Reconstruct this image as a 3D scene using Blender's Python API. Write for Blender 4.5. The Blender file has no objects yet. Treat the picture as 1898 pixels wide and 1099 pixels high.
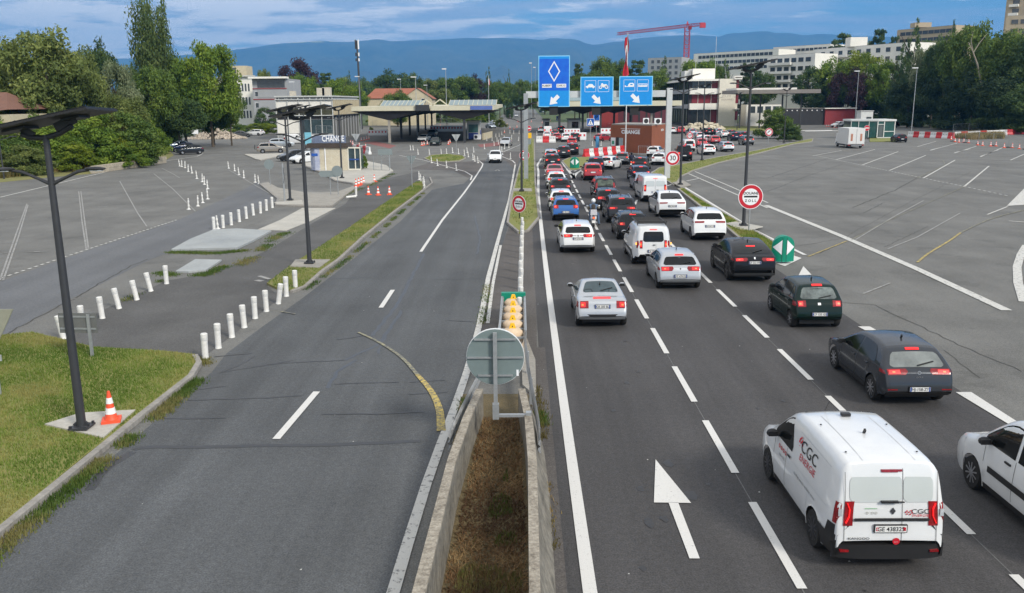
import bpy, math, random
import numpy as np
from mathutils import Vector, Matrix
R = math.radians
rng = random.Random(7)
sc = bpy.context.scene
COL = sc.collection

# ------------------------------------------------------------------ camera
F_PX, CX, CY = 1600.0, 949.0, 549.5          # photograph is 1898 x 1099
CAM_H = 7.5                                   # deck of the footbridge
_d = Vector(((962 - CX) / F_PX, (189 - CY) / F_PX, 1)).normalized()     # road direction seen by the lens
_h = Vector((1, -.008, 0))
_r = (_h - _d * _h.dot(_d)).normalized()
_u = -_d.cross(_r).normalized()
if _u.y > 0: _u = -_u
def ray(px, py):
    c = Vector((px - CX, py - CY, F_PX))
    return Vector((c.dot(_r), c.dot(_d), c.dot(_u)))
def G(px, py, z=0.0):                         # survey helper: where a photographed ground point lies, in metres
    v = ray(px, py); t = (z - CAM_H) / v.z
    return (v.x * t, v.y * t)
def HT(py, Y, px=960):                        # height above ground of something Y metres away seen at this row
    v = ray(px, py); return CAM_H + v.z * Y / v.y
def XA(px, Y, py=190):                        # lateral offset of something Y metres away
    v = ray(px, py); return v.x * Y / v.y
cam = bpy.data.objects.new('camera', bpy.data.cameras.new('camera')); COL.objects.link(cam)
cam.data.sensor_width = 36; cam.data.lens = 36 * F_PX / 1898
cam.data.clip_start = .1; cam.data.clip_end = 60000
right = Vector((_r.x, _d.x, _u.x)); dn = Vector((_r.y, _d.y, _u.y)); fw = Vector((_r.z, _d.z, _u.z))
M = Matrix((right, -dn, -fw)).transposed().to_4x4(); M.translation = (0, 0, CAM_H)
cam.matrix_world = M
sc.camera = cam

# ------------------------------------------------------------------ materials
MATS = {}
def mat(name, col, rough=.7, metal=0, spec=.5, coat=0, emit=None, estr=0, noise=None, amp=.25, bump=0, bscale=None, col2=None, coord='Object', detail=6, bdist=.02):
    if name in MATS: return MATS[name]
    m = bpy.data.materials.new(name); m.use_nodes = True; MATS[name] = m
    nt = m.node_tree; b = nt.nodes['Principled BSDF']
    b.inputs['Base Color'].default_value = (*col, 1); b.inputs['Roughness'].default_value = rough
    b.inputs['Metallic'].default_value = metal; b.inputs['Specular IOR Level'].default_value = spec
    b.inputs['Coat Weight'].default_value = coat; b.inputs['Coat Roughness'].default_value = .03
    if emit: b.inputs['Emission Color'].default_value = (*emit, 1); b.inputs['Emission Strength'].default_value = estr
    if noise:
        tc = nt.nodes.new('ShaderNodeTexCoord')
        c2 = col2 or tuple(c * (1 - amp) for c in col)
        prev = None
        for k, s in enumerate(noise if isinstance(noise, (list, tuple)) else [noise]):
            n = nt.nodes.new('ShaderNodeTexNoise'); n.inputs['Scale'].default_value = s; n.inputs['Detail'].default_value = detail; n.inputs['Roughness'].default_value = .65
            nt.links.new(tc.outputs[coord], n.inputs['Vector'])
            if prev is None: prev = n.outputs['Fac']
            else:
                mx = nt.nodes.new('ShaderNodeMath'); mx.operation = 'ADD'; nt.links.new(prev, mx.inputs[0]); nt.links.new(n.outputs['Fac'], mx.inputs[1])
                m2 = nt.nodes.new('ShaderNodeMath'); m2.operation = 'MULTIPLY'; m2.inputs[1].default_value = .5; nt.links.new(mx.outputs[0], m2.inputs[0]); prev = m2.outputs[0]
        r = nt.nodes.new('ShaderNodeValToRGB')
        r.color_ramp.elements[0].position = .36; r.color_ramp.elements[0].color = (*c2, 1)
        r.color_ramp.elements[1].position = .64; r.color_ramp.elements[1].color = (*col, 1)
        nt.links.new(prev, r.inputs['Fac']); nt.links.new(r.outputs['Color'], b.inputs['Base Color'])
        if bump:
            n = nt.nodes.new('ShaderNodeTexNoise'); n.inputs['Scale'].default_value = bscale or 60; n.inputs['Detail'].default_value = 4
            nt.links.new(tc.outputs[coord], n.inputs['Vector'])
            bp = nt.nodes.new('ShaderNodeBump'); bp.inputs['Strength'].default_value = bump; bp.inputs['Distance'].default_value = bdist
            nt.links.new(n.outputs['Fac'], bp.inputs['Height']); nt.links.new(bp.outputs['Normal'], b.inputs['Normal'])
    return m

def asphalt(name, col, dark, light, fine=38, streak=.12, rough=.85, blotch=.13, patches=0.0):
    """aggregate speckle, tyre-worn streaks along the road and large soft blotches"""
    m = bpy.data.materials.new(name); m.use_nodes = True; MATS[name] = m
    nt = m.node_tree; N = nt.nodes; L = nt.links; b = N['Principled BSDF']
    b.inputs['Roughness'].default_value = rough; b.inputs['Specular IOR Level'].default_value = .35
    tc = N.new('ShaderNodeTexCoord')
    def noise(scale, det=4, mp=None, rgh=.6):
        n = N.new('ShaderNodeTexNoise'); n.inputs['Scale'].default_value = scale; n.inputs['Detail'].default_value = det; n.inputs['Roughness'].default_value = rgh
        if mp:
            q = N.new('ShaderNodeMapping'); q.inputs['Scale'].default_value = mp; L.new(tc.outputs['Object'], q.inputs['Vector']); L.new(q.outputs['Vector'], n.inputs['Vector'])
        else: L.new(tc.outputs['Object'], n.inputs['Vector'])
        return n.outputs['Fac']
    def ramp(f, p0, c0, p1, c1):
        r = N.new('ShaderNodeValToRGB'); r.color_ramp.elements[0].position = p0; r.color_ramp.elements[1].position = p1
        r.color_ramp.elements[0].color = (*c0, 1); r.color_ramp.elements[1].color = (*c1, 1); L.new(f, r.inputs['Fac']); return r.outputs['Color']
    def mul(a, bb, f=1.0):
        x = N.new('ShaderNodeMix'); x.data_type = 'RGBA'; x.blend_type = 'MULTIPLY'; x.inputs['Factor'].default_value = f
        L.new(a, x.inputs['A']); L.new(bb, x.inputs['B']); return x.outputs['Result']
    c = ramp(noise(fine, 5), .33, dark, .68, light)
    c = mul(c, ramp(noise(9, 5), .3, (.82,) * 3, .7, (1.12,) * 3))
    c = mul(c, ramp(noise(.23, 5), .3, (1 - blotch,) * 3, .7, (1 + blotch,) * 3))
    c = mul(c, ramp(noise(.9, 4, (1.0, .035, 1)), .32, (1 - streak,) * 3, .68, (1 + streak,) * 3))
    if patches:
        w = ramp(noise(.55, 3), .60, (1, 1, 1), .63, (1 - patches,) * 3); c = mul(c, w)
    L.new(c, b.inputs['Base Color'])
    bp = N.new('ShaderNodeBump'); bp.inputs['Strength'].default_value = .35; bp.inputs['Distance'].default_value = .008
    L.new(noise(fine * 1.6, 2), bp.inputs['Height']); L.new(bp.outputs['Normal'], b.inputs['Normal'])
    return m

def worn_paint(name, col, under, wear=.45, scale=9, soft=.04):
    """road paint worn through to the asphalt in small irregular flecks"""
    m = bpy.data.materials.new(name); m.use_nodes = True; MATS[name] = m
    nt = m.node_tree; N = nt.nodes; L = nt.links; b = N['Principled BSDF']; b.inputs['Roughness'].default_value = .7
    tc = N.new('ShaderNodeTexCoord'); n = N.new('ShaderNodeTexNoise'); n.inputs['Scale'].default_value = scale; n.inputs['Detail'].default_value = 8; n.inputs['Roughness'].default_value = .75
    L.new(tc.outputs['Object'], n.inputs['Vector'])
    r = N.new('ShaderNodeValToRGB'); r.color_ramp.elements[0].position = wear - soft; r.color_ramp.elements[1].position = wear + soft
    r.color_ramp.elements[0].color = (*under, 1); r.color_ramp.elements[1].color = (*col, 1)
    L.new(n.outputs['Fac'], r.inputs['Fac'])
    n2 = N.new('ShaderNodeTexNoise'); n2.inputs['Scale'].default_value = 40; L.new(tc.outputs['Object'], n2.inputs['Vector'])
    r2 = N.new('ShaderNodeValToRGB'); r2.color_ramp.elements[0].color = (.78,) * 3 + (1,); r2.color_ramp.elements[1].color = (1, 1, 1, 1); L.new(n2.outputs['Fac'], r2.inputs['Fac'])
    x = N.new('ShaderNodeMix'); x.data_type = 'RGBA'; x.blend_type = 'MULTIPLY'; x.inputs['Factor'].default_value = 1
    L.new(r.outputs['Color'], x.inputs['A']); L.new(r2.outputs['Color'], x.inputs['B']); L.new(x.outputs['Result'], b.inputs['Base Color'])
    return m

def paint(name, col, metal=0.0, rough=.32):
    if name in MATS: return MATS[name]
    dark = max(col) < .06
    return mat(name, col, .22 if dark else rough, metal, spec=.08 if dark else .5, coat=.45 if dark else 1.0, noise=2.5, amp=.06)

def leafmat(name, c1, c2, c3=None):
    """leaf colour differs from leaf to leaf and branch to branch"""
    m = bpy.data.materials.new(name); m.use_nodes = True; MATS[name] = m
    nt = m.node_tree; N = nt.nodes; L = nt.links; b = N['Principled BSDF']; b.inputs['Roughness'].default_value = .65; b.inputs['Specular IOR Level'].default_value = .25
    at = N.new('ShaderNodeAttribute'); at.attribute_name = 'tint'
    r = N.new('ShaderNodeValToRGB'); e = r.color_ramp.elements
    e[0].position = 0; e[0].color = (*c1, 1); e[1].position = 1; e[1].color = (*(c3 or c2), 1); k = e.new(.55); k.color = (*c2, 1)
    L.new(at.outputs['Fac'], r.inputs['Fac']); L.new(r.outputs['Color'], b.inputs['Base Color'])
    tr = N.new('ShaderNodeBsdfTranslucent'); L.new(r.outputs['Color'], tr.inputs['Color'])
    mx = N.new('ShaderNodeMixShader'); mx.inputs['Fac'].default_value = .3
    L.new(b.outputs['BSDF'], mx.inputs[1]); L.new(tr.outputs['BSDF'], mx.inputs[2]); L.new(mx.outputs['Shader'], N['Material Output'].inputs['Surface'])
    return m

WHITE = mat('white_plastic', (.74, .74, .72), .45, noise=[6, 30], amp=.12)
BOLL = mat('bollard_white', (.78, .77, .73), .5, noise=[1.7, 9], amp=.3)
GREYP = mat('lamp_grey_paint', (.035, .037, .042), .5, noise=3, amp=.15)
BLACK = mat('black_plastic', (.014, .014, .015), .5, noise=8, amp=.2)
RUBBER = mat('tyre_rubber', (.012, .012, .012), .85, noise=8, amp=.25)
GALV = mat('galvanised_steel', (.42, .44, .45), .5, .6, noise=[3, 14], amp=.25)
ALU = mat('alloy', (.5, .5, .52), .35, .85, noise=6, amp=.1)
DARKALU = mat('dark_alloy', (.09, .09, .1), .4, .7, noise=6, amp=.1)
SIGNBACK = mat('sign_back', (.24, .28, .28), .5, .2, noise=[2, 9], amp=.15)
CONC = mat('concrete', (.34, .32, .28), .9, noise=[1.2, 9], amp=.35, bump=.4, bscale=25)
CONCL = mat('pale_concrete', (.47, .45, .4), .9, noise=[.8, 8], amp=.3, bump=.3, bscale=25)
CONCG = mat('blue_grey_slab', (.36, .38, .38), .9, noise=[.7, 9], amp=.25, bump=.3, bscale=25)
KERB = mat('kerb_stone', (.33, .31, .28), .9, noise=[1.5, 8], amp=.45, bump=.5, bscale=18)
REDW = mat('barrier_red', (.62, .035, .04), .5, noise=4, amp=.2)
ORANGE = mat('cone_orange', (.8, .09, .03), .55, noise=6, amp=.12)
REFL = mat('cone_white_band', (.8, .8, .78), .4, noise=9, amp=.08)
SIGNBLUE = mat('sign_blue', (.005, .27, .72), .4, noise=3, amp=.08)
SIGNDEEP = mat('sign_deep_blue', (.003, .10, .60), .4, noise=(2.0), col2=(.004, .14, .64))
SIGNWHITE = mat('sign_white', (.8, .81, .82), .4, noise=4, amp=.05)
SIGNRED = mat('sign_red', (.52, .015, .03), .4, noise=4, amp=.08)
SIGNBLACK = mat('sign_black', (.012, .012, .014), .5, noise=4, amp=.1)
YELLOW = mat('sign_yellow', (.85, .48, .01), .5, noise=4, amp=.1)
GREENB = mat('bollard_green', (.0, .24, .15), .45, noise=[3, 12], amp=.18)
BLACKSOL = mat('solar_cells', (.006, .007, .011), .25, noise=6, amp=.3)
GLASS = mat('dark_glass', (.010, .012, .013), .05, spec=.38, noise=1.6, amp=.5)
BGLASS = mat('blue_grey_glass', (.06, .09, .10), .08, spec=.5, noise=1.1, amp=.4)
WINDOWG = mat('building_glass', (.05, .06, .065), .12, spec=.7, noise=.8, amp=.5)
BRAKE = mat('brake_light_lit', (.6, .02, .02), .3, emit=(1, .012, .012), estr=.9)
BRAKEP = mat('brake_bulb', (.8, .1, .05), .3, emit=(1, .12, .03), estr=1.5)
REDL = mat('red_lens', (.28, .008, .012), .15, spec=.7, noise=9, amp=.4)
AMBER = mat('amber_lens', (.8, .25, .03), .2, emit=(1, .35, .05), estr=1.5)
HEADL = mat('headlight_lens', (.6, .63, .66), .12, .3, noise=9, amp=.3)
PLATE = mat('plate_white', (.72, .72, .70), .45, noise=20, amp=.06)
EUBLUE = mat('plate_blue', (.01, .06, .3), .45, noise=9, amp=.1)
WOODT = mat('bark', (.11, .085, .06), .95, noise=[2, 9], amp=.45, bump=.6, bscale=8)

# ------------------------------------------------------------------ mesh builder
class MB:
    def __init__(s): s.v = []; s.f = []; s.mi = []; s.mats = []; s.cur = 0
    def use(s, m):
        if m not in s.mats: s.mats.append(m)
        s.cur = s.mats.index(m); return s
    def add(s, vs, fs):
        o = len(s.v); s.v += [tuple(p) for p in vs]
        for f in fs: s.f.append(tuple(i + o for i in f)); s.mi.append(s.cur)
        return s
    def box(s, c, d, rz=0, rx=0, ry=0, taper=1.0):
        x, y, z = d[0] / 2, d[1] / 2, d[2] / 2
        P = [(-x, -y, -z), (x, -y, -z), (x, y, -z), (-x, y, -z), (-x * taper, -y * taper, z), (x * taper, -y * taper, z), (x * taper, y * taper, z), (-x * taper, y * taper, z)]
        m = Matrix.Translation(c) @ Matrix.Rotation(rz, 4, 'Z') @ Matrix.Rotation(ry, 4, 'Y') @ Matrix.Rotation(rx, 4, 'X')
        return s.add([m @ Vector(p) for p in P], [(3, 2, 1, 0), (4, 5, 6, 7), (0, 1, 5, 4), (1, 2, 6, 5), (2, 3, 7, 6), (3, 0, 4, 7)])
    def bar(s, a, b, w, h=None, up=(0, 0, 1)):
        a = Vector(a); b = Vector(b); d = (b - a); n = d.length; d.normalize(); u = Vector(up)
        if abs(d.dot(u)) > .98: u = Vector((1, 0, 0))
        x = d.cross(u).normalized() * (w / 2); y = x.cross(d).normalized() * ((h or w) / 2)
        P = [a - x - y, a + x - y, a + x + y, a - x + y, b - x - y, b + x - y, b + x + y, b - x + y]
        return s.add(P, [(0, 1, 2, 3), (7, 6, 5, 4), (0, 4, 5, 1), (1, 5, 6, 2), (2, 6, 7, 3), (3, 7, 4, 0)])
    def tube(s, pts, rad, n=8, cap=True):
        pts = [Vector(p) for p in pts]; rad = rad if isinstance(rad, (list, tuple)) else [rad] * len(pts)
        V = []; ref = Vector((0, 0, 1))
        for i, p in enumerate(pts):
            d = (pts[min(i + 1, len(pts) - 1)] - pts[max(i - 1, 0)]).normalized()
            r0 = ref if abs(d.dot(ref)) < .95 else Vector((1, 0, 0))
            x = d.cross(r0).normalized(); y = d.cross(x)
            for k in range(n):
                a = 2 * math.pi * k / n; V.append(p + x * math.cos(a) * rad[i] + y * math.sin(a) * rad[i])
        Fs = []
        for i in range(len(pts) - 1):
            for k in range(n): Fs.append((i * n + k, i * n + (k + 1) % n, (i + 1) * n + (k + 1) % n, (i + 1) * n + k))
        if cap: Fs.append(tuple(range(n - 1, -1, -1))); Fs.append(tuple((len(pts) - 1) * n + k for k in range(n)))
        return s.add(V, Fs)
    def lathe(s, prof, c=(0, 0, 0), n=16, axis='Z', rot=None):
        V = []
        for r, h in prof:
            for k in range(n):
                a = 2 * math.pi * k / n; x, y = r * math.cos(a), r * math.sin(a)
                p = Vector((x, y, h)) if axis == 'Z' else (Vector((h, x, y)) if axis == 'X' else Vector((x, h, y)))
                if rot: p = rot @ p
                V.append(p + Vector(c))
        Fs = [(i * n + k, i * n + (k + 1) % n, (i + 1) * n + (k + 1) % n, (i + 1) * n + k) for i in range(len(prof) - 1) for k in range(n)]
        if prof[0][0] > 1e-6: Fs.append(tuple(range(n - 1, -1, -1)))
        if prof[-1][0] > 1e-6: Fs.append(tuple((len(prof) - 1) * n + k for k in range(n)))
        return s.add(V, Fs)
    def disc(s, c, r, nrm, th=.01, n=24, r_in=0):
        """flat disc (or ring) facing nrm"""
        nrm = Vector(nrm).normalized(); q = nrm.to_track_quat('Z', 'Y').to_matrix()
        if r_in:
            V = []
            for rr in (r_in, r):
                for k in range(n): a = 2 * math.pi * k / n; V.append(q @ Vector((rr * math.cos(a), rr * math.sin(a), th)) + Vector(c))
            return s.add(V, [(k, n + k, n + (k + 1) % n, (k + 1) % n) for k in range(n)])
        V = [q @ Vector((r * math.cos(2 * math.pi * k / n), r * math.sin(2 * math.pi * k / n), h)) + Vector(c) for h in (0, th) for k in range(n)]
        return s.add(V, [tuple(range(n - 1, -1, -1)), tuple(range(n, 2 * n))] + [(k, (k + 1) % n, n + (k + 1) % n, n + k) for k in range(n)])
    def prism(s, poly, z0, z1, bottom=False):
        a = sum(poly[i][0] * poly[(i + 1) % len(poly)][1] - poly[(i + 1) % len(poly)][0] * poly[i][1] for i in range(len(poly)))
        if a < 0: poly = poly[::-1]
        n = len(poly); V = [(p[0], p[1], z0) for p in poly] + [(p[0], p[1], z1) for p in poly]
        Fs = [tuple(range(n, 2 * n))] + [(k, (k + 1) % n, n + (k + 1) % n, n + k) for k in range(n)]
        if bottom: Fs.append(tuple(range(n - 1, -1, -1)))
        return s.add(V, Fs)
    def flat(s, poly, z):
        a = sum(poly[i][0] * poly[(i + 1) % len(poly)][1] - poly[(i + 1) % len(poly)][0] * poly[i][1] for i in range(len(poly)))
        if a < 0: poly = poly[::-1]
        return s.add([(p[0], p[1], z) for p in poly], [tuple(range(len(poly)))])
    def strip(s, pts, w, z, w2=None):
        """painted line of width w along ground points"""
        pts = [Vector((p[0], p[1])) for p in pts]; V = []; n = len(pts)
        for i, p in enumerate(pts):
            d = (pts[min(i + 1, n - 1)] - pts[max(i - 1, 0)]).normalized(); q = Vector((-d.y, d.x)); ww = w + ((w2 or w) - w) * i / max(1, n - 1)
            V += [(*(p + q * ww / 2), z), (*(p - q * ww / 2), z)]
        return s.add(V, [(2 * i + 1, 2 * i + 3, 2 * i + 2, 2 * i) for i in range(n - 1)])
    def kerb(s, pts, w, h, z0=-.02, close=False):
        """kerb stones along a line: w wide, h high"""
        P = [Vector((p[0], p[1])) for p in pts]; n = len(P)
        if close: P.append(P[0]); n += 1
        V = []
        for i, p in enumerate(P):
            if close and i in (0, n - 1): d = (P[1] - P[0]).normalized() + (P[0] - P[-2]).normalized()
            else: d = P[min(i + 1, n - 1)] - P[max(i - 1, 0)]
            d.normalize(); q = Vector((-d.y, d.x)) * w / 2
            V += [(*(p + q), z0), (*(p + q), h - .015), (*(p + q * .8), h), (*(p - q * .8), h), (*(p - q), h - .015), (*(p - q), z0)]
        Fs = []
        for i in range(n - 1):
            for k in range(5): Fs.append((6 * i + k, 6 * i + k + 1, 6 * i + 7 + k, 6 * i + 6 + k))
        if not close: Fs += [(0, 1, 2, 3, 4, 5), tuple(6 * (n - 1) + k for k in (5, 4, 3, 2, 1, 0))]
        return s.add(V, [f[::-1] for f in Fs])
    def ball(s, c, r, n=10, m=7, sc_=(1, 1, 1)):
        V = []
        for i in range(m + 1):
            t = math.pi * i / m
            for k in range(n): a = 2 * math.pi * k / n; V.append((c[0] + r * sc_[0] * math.sin(t) * math.cos(a), c[1] + r * sc_[1] * math.sin(t) * math.sin(a), c[2] + r * sc_[2] * math.cos(t)))
        return s.add(V, [(i * n + k, (i + 1) * n + k, (i + 1) * n + (k + 1) % n, i * n + (k + 1) % n) for i in range(m) for k in range(n)])
    def grid(s, P, flip=False):
        """P[i][j] points"""
        n, m = len(P), len(P[0]); V = [p for row in P for p in row]
        Fs = [(i * m + j, (i + 1) * m + j, (i + 1) * m + j + 1, i * m + j + 1) for i in range(n - 1) for j in range(m - 1)]
        return s.add(V, [f[::-1] for f in Fs] if flip else Fs)
    def poly3(s, pts): return s.add(pts, [tuple(range(len(pts)))])
    def text(s, string, size, org, right_, up_, off=0.0, align='CENTER', sx=1.0, weight=0.0):
        """lettering as flat glyph shapes laid on the plane (right_, up_) at org"""
        key = (string, align, weight)
        if key not in _TXT:
            cu = bpy.data.curves.new('glyphs', 'FONT'); cu.body = string; cu.size = 1; cu.align_x = align; cu.align_y = 'CENTER'; cu.offset = weight; cu.resolution_u = 3
            o = bpy.data.objects.new('glyphs', cu); COL.objects.link(o); bpy.context.view_layer.update()
            me = bpy.data.meshes.new_from_object(o.evaluated_get(bpy.context.evaluated_depsgraph_get()))
            _TXT[key] = ([tuple(v.co) for v in me.vertices], [tuple(p.vertices) for p in me.polygons])
            bpy.data.objects.remove(o); bpy.data.curves.remove(cu); bpy.data.meshes.remove(me)
        V, Fs = _TXT[key]; r_ = Vector(right_).normalized(); u_ = Vector(up_).normalized(); n_ = r_.cross(u_); o = Vector(org) + n_ * off
        return s.add([o + r_ * (x * size * sx) + u_ * (y * size) for x, y, z in V], Fs)
    def obj(s, name, parent=None, smooth=None, mats=None):
        me = bpy.data.meshes.new(name); me.from_pydata(s.v, [], s.f); me.update()
        for m in (mats or s.mats): me.materials.append(m)
        if len(s.mats) > 1: me.polygons.foreach_set('material_index', s.mi)
        if smooth is not None:
            me.polygons.foreach_set('use_smooth', [True] * len(me.polygons)); me.set_sharp_from_angle(angle=R(smooth))
        o = bpy.data.objects.new(name, me); COL.objects.link(o)
        if parent: o.parent = parent
        return o
_TXT = {}
def mb(m): return MB().use(m)
def tag(o, label, cat, group=None):
    o['label'] = label; o['category'] = cat
    if group: o['group'] = group
    return o
def thing(name, label, cat, loc=(0, 0, 0), rz=0, group=None):
    o = bpy.data.objects.new(name, None); COL.objects.link(o); o.empty_display_size = .3
    o.location = loc if len(loc) == 3 else (*loc, 0); o.rotation_euler.z = rz
    return tag(o, label, cat, group)
def struct(o, kind='structure'): o['kind'] = kind; return o
def copy_tree(o, parent=None):
    c = o.copy(); COL.objects.link(c)
    if parent: c.parent = parent
    for ch in o.children: copy_tree(ch, c)
    return c
def place(proto, used, loc, rz=0, label=None, group=None, sc_=None):
    """first call moves the prototype itself, later calls copy it with its parts"""
    o = proto if not used else copy_tree(proto)
    used.append(o)
    o.location = loc if len(loc) == 3 else (*loc, 0); o.rotation_euler.z = rz
    if label: o['label'] = label
    if group: o['group'] = group
    if sc_: o.scale = sc_ if isinstance(sc_, tuple) else (sc_,) * 3
    return o
def GP(pts): return [G(*p) for p in pts]
def dense(pts, step=1.5):
    out = []
    for i in range(len(pts) - 1):
        a, b = Vector(pts[i][:2]), Vector(pts[i + 1][:2]); n = max(1, int((b - a).length / step))
        out += [tuple(a.lerp(b, k / n)) for k in range(n)]
    return out + [tuple(pts[-1][:2])]
def chaikin(pts, it=2):
    for _ in range(it):
        q = [pts[0]]
        for a, b in zip(pts, pts[1:]):
            q.append(tuple(.75 * x + .25 * y for x, y in zip(a, b))); q.append(tuple(.25 * x + .75 * y for x, y in zip(a, b)))
        q.append(pts[-1]); pts = q
    return pts
# ------------------------------------------------------------------ light and sky
SUN_AZ, SUN_EL = R(138), R(34)                # clockwise from the road direction; high thin cloud over the crossing
w = bpy.data.worlds.new('World'); sc.world = w; w.use_nodes = True
nt = w.node_tree; N = nt.nodes; L = nt.links; bg = N['Background']
sky = N.new('ShaderNodeTexSky'); sky.sky_type = 'NISHITA'; sky.sun_disc = False; sky.sun_elevation = SUN_EL; sky.sun_rotation = SUN_AZ
sky.air_density = 1.0; sky.dust_density = .6; sky.ozone_density = 2.0
tc = N.new('ShaderNodeTexCoord'); sp = N.new('ShaderNodeSeparateXYZ'); L.new(tc.outputs['Generated'], sp.inputs[0])
def mth(op, a, b=None, c=None):
    n = N.new('ShaderNodeMath'); n.operation = op
    for i, x in enumerate((a, b, c)):
        if x is None: continue
        if isinstance(x, (int, float)): n.inputs[i].default_value = x
        else: L.new(x, n.inputs[i])
    return n.outputs[0]
den = mth('ADD', mth('MAXIMUM', sp.outputs['Z'], 0.0), .075)
cb = N.new('ShaderNodeCombineXYZ'); L.new(mth('DIVIDE', sp.outputs['X'], den), cb.inputs[0]); L.new(mth('DIVIDE', sp.outputs['Y'], den), cb.inputs[1])
def cloudnoise(scale, det, off, rgh=.6, sx=1.0):
    mp = N.new('ShaderNodeMapping'); mp.inputs['Location'].default_value = off; mp.inputs['Scale'].default_value = (sx, 1, 1); L.new(cb.outputs[0], mp.inputs['Vector'])
    n = N.new('ShaderNodeTexNoise'); n.inputs['Scale'].default_value = scale; n.inputs['Detail'].default_value = det; n.inputs['Roughness'].default_value = rgh
    L.new(mp.outputs[0], n.inputs['Vector']); return n.outputs['Fac']
def smooth(f, a, b):
    n = N.new('ShaderNodeMapRange'); n.interpolation_type = 'SMOOTHSTEP'; n.inputs['From Min'].default_value = a; n.inputs['From Max'].default_value = b; L.new(f, n.inputs['Value']); return n.outputs[0]
def mixc(f, a, b):
    n = N.new('ShaderNodeMix'); n.data_type = 'RGBA'; L.new(f, n.inputs['Factor'])
    for k, x in (('A', a), ('B', b)):
        if isinstance(x, tuple): n.inputs[k].default_value = (*x, 1)
        else: L.new(x, n.inputs[k])
    return n.outputs['Result']
# layered stratus, more of it to the left of the road, thin bright breaks near the horizon
left = mth('MULTIPLY', sp.outputs['X'], -.30)
cov = smooth(mth('ADD', cloudnoise(1.15, 8, (1.3, .4, 0), .6, .7), left), .30, .52)
skyc = N.new('ShaderNodeVectorMath'); skyc.operation = 'MULTIPLY'; L.new(sky.outputs[0], skyc.inputs[0]); skyc.inputs[1].default_value = (.58, .86, 1.18)
lowband = mth('MULTIPLY', smooth(sp.outputs['Z'], .080, .045), .62)
grey = mixc(cloudnoise(1.8, 6, (4, 2, 0), .6, .7), (3.5, 4.6, 6.5), (6.6, 7.2, 8.3))
c1 = mixc(mth('MULTIPLY', cov, .94), skyc.outputs[0], grey)
c1 = mixc(lowband, c1, (5.4, 6.7, 8.4))
brk = smooth(mth('ADD', cloudnoise(2.3, 8, (7.7, 3.1, 0), .6, .8), mth('MULTIPLY', left, 1.0)), .47, .63)
c2 = mixc(mth('MULTIPLY', brk, .8), c1, (12.5, 12.0, 11.6))
high = mth('MULTIPLY', smooth(sp.outputs['Z'], .12, .42), .92)
over = mixc(cloudnoise(1.6, 5, (2, 9, 0)), (7.2, 7.25, 7.3), (11.5, 11.2, 10.8))
c3 = mixc(high, c2, over)
L.new(c3, bg.inputs['Color']); bg.inputs['Strength'].default_value = .090
sun = bpy.data.objects.new('sun', bpy.data.lights.new('sun', 'SUN')); COL.objects.link(sun)
sun.data.energy = 2.9; sun.data.angle = R(12); sun.data.color = (1, .94, .84)
sd = Vector((math.sin(SUN_AZ) * math.cos(SUN_EL), math.cos(SUN_AZ) * math.cos(SUN_EL), math.sin(SUN_EL)))
sun.rotation_euler = (-sd).to_track_quat('-Z', 'Y').to_euler(); sun.location = sd * 50
sc.view_settings.view_transform = 'Standard'; sc.view_settings.look = 'None'; sc.view_settings.exposure = .48
sc.cycles.use_denoising = True; sc.cycles.max_bounces = 5; sc.cycles.diffuse_bounces = 2; sc.cycles.glossy_bounces = 2; sc.cycles.transmission_bounces = 2; sc.cycles.volume_bounces = 0
sc.cycles.sample_clamp_indirect = 4; sc.cycles.caustics_reflective = False; sc.cycles.caustics_refractive = False

# ------------------------------------------------------------------ ground and roads
GRASSG = mat('meadow_ground', (.075, .11, .03), .95, noise=[.05, .8], col2=(.05, .075, .022))
LAWN = mat('lawn_ground', (.105, .165, .026), .95, noise=[.5, 5, 28], col2=(.26, .215, .075), bump=.6, bscale=22, bdist=.04)
LAWNDRY = mat('dry_lawn_ground', (.115, .14, .03), .95, noise=[.5, 6, 30], col2=(.24, .20, .075), bump=.6, bscale=22, bdist=.04)
A_OLD = asphalt('old_asphalt', None, (.092, .091, .085), (.188, .186, .174), fine=30, streak=.07, blotch=.22, patches=.13)
A_LEFT = asphalt('worn_blue_asphalt', None, (.050, .054, .058), (.112, .117, .121), fine=32, streak=.18, blotch=.15)
A_RIGHT = asphalt('fresh_dark_asphalt', None, (.038, .037, .038), (.082, .079, .079), fine=34, streak=.2, blotch=.12)
A_PATCH = asphalt('brown_shoulder_asphalt', None, (.062, .056, .053), (.125, .114, .105), fine=28, streak=.12, blotch=.2)
A_DARK = asphalt('closed_lane_asphalt', None, (.052, .052, .052), (.12, .117, .112), fine=30, streak=.06, blotch=.25)
A_BLUE = asphalt('resurfaced_asphalt', None, (.090, .094, .10), (.155, .160, .167), fine=30, streak=.1, blotch=.1)
HX0, HX1, HY = -1.42, .16, 19.8                # opening in the ground for the sunken trough
struct(mb(GRASSG).flat([(-14000, -1500), (HX0, -1500), (HX0, 13500), (-14000, 13500)], -.06).flat([(HX1, -1500), (14000, -1500), (14000, 13500), (HX1, 13500)], -.06).flat([(HX0, HY), (HX1, HY), (HX1, 13500), (HX0, 13500)], -.06).flat([(HX0, -1500), (HX1, -1500), (HX1, 2), (HX0, 2)], -.06).obj('ground'))
struct(mb(A_OLD).flat([(-78, 2), (HX0, 2), (HX0, 330), (-40, 330), (-78, 240)], 0).flat([(HX1, 2), (120, 2), (132, 210), (110, 275), (22, 330), (HX1, 330)], 0).flat([(HX0, HY), (HX1, HY), (HX1, 330), (HX0, 330)], 0).obj('plaza_asphalt'))
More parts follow.
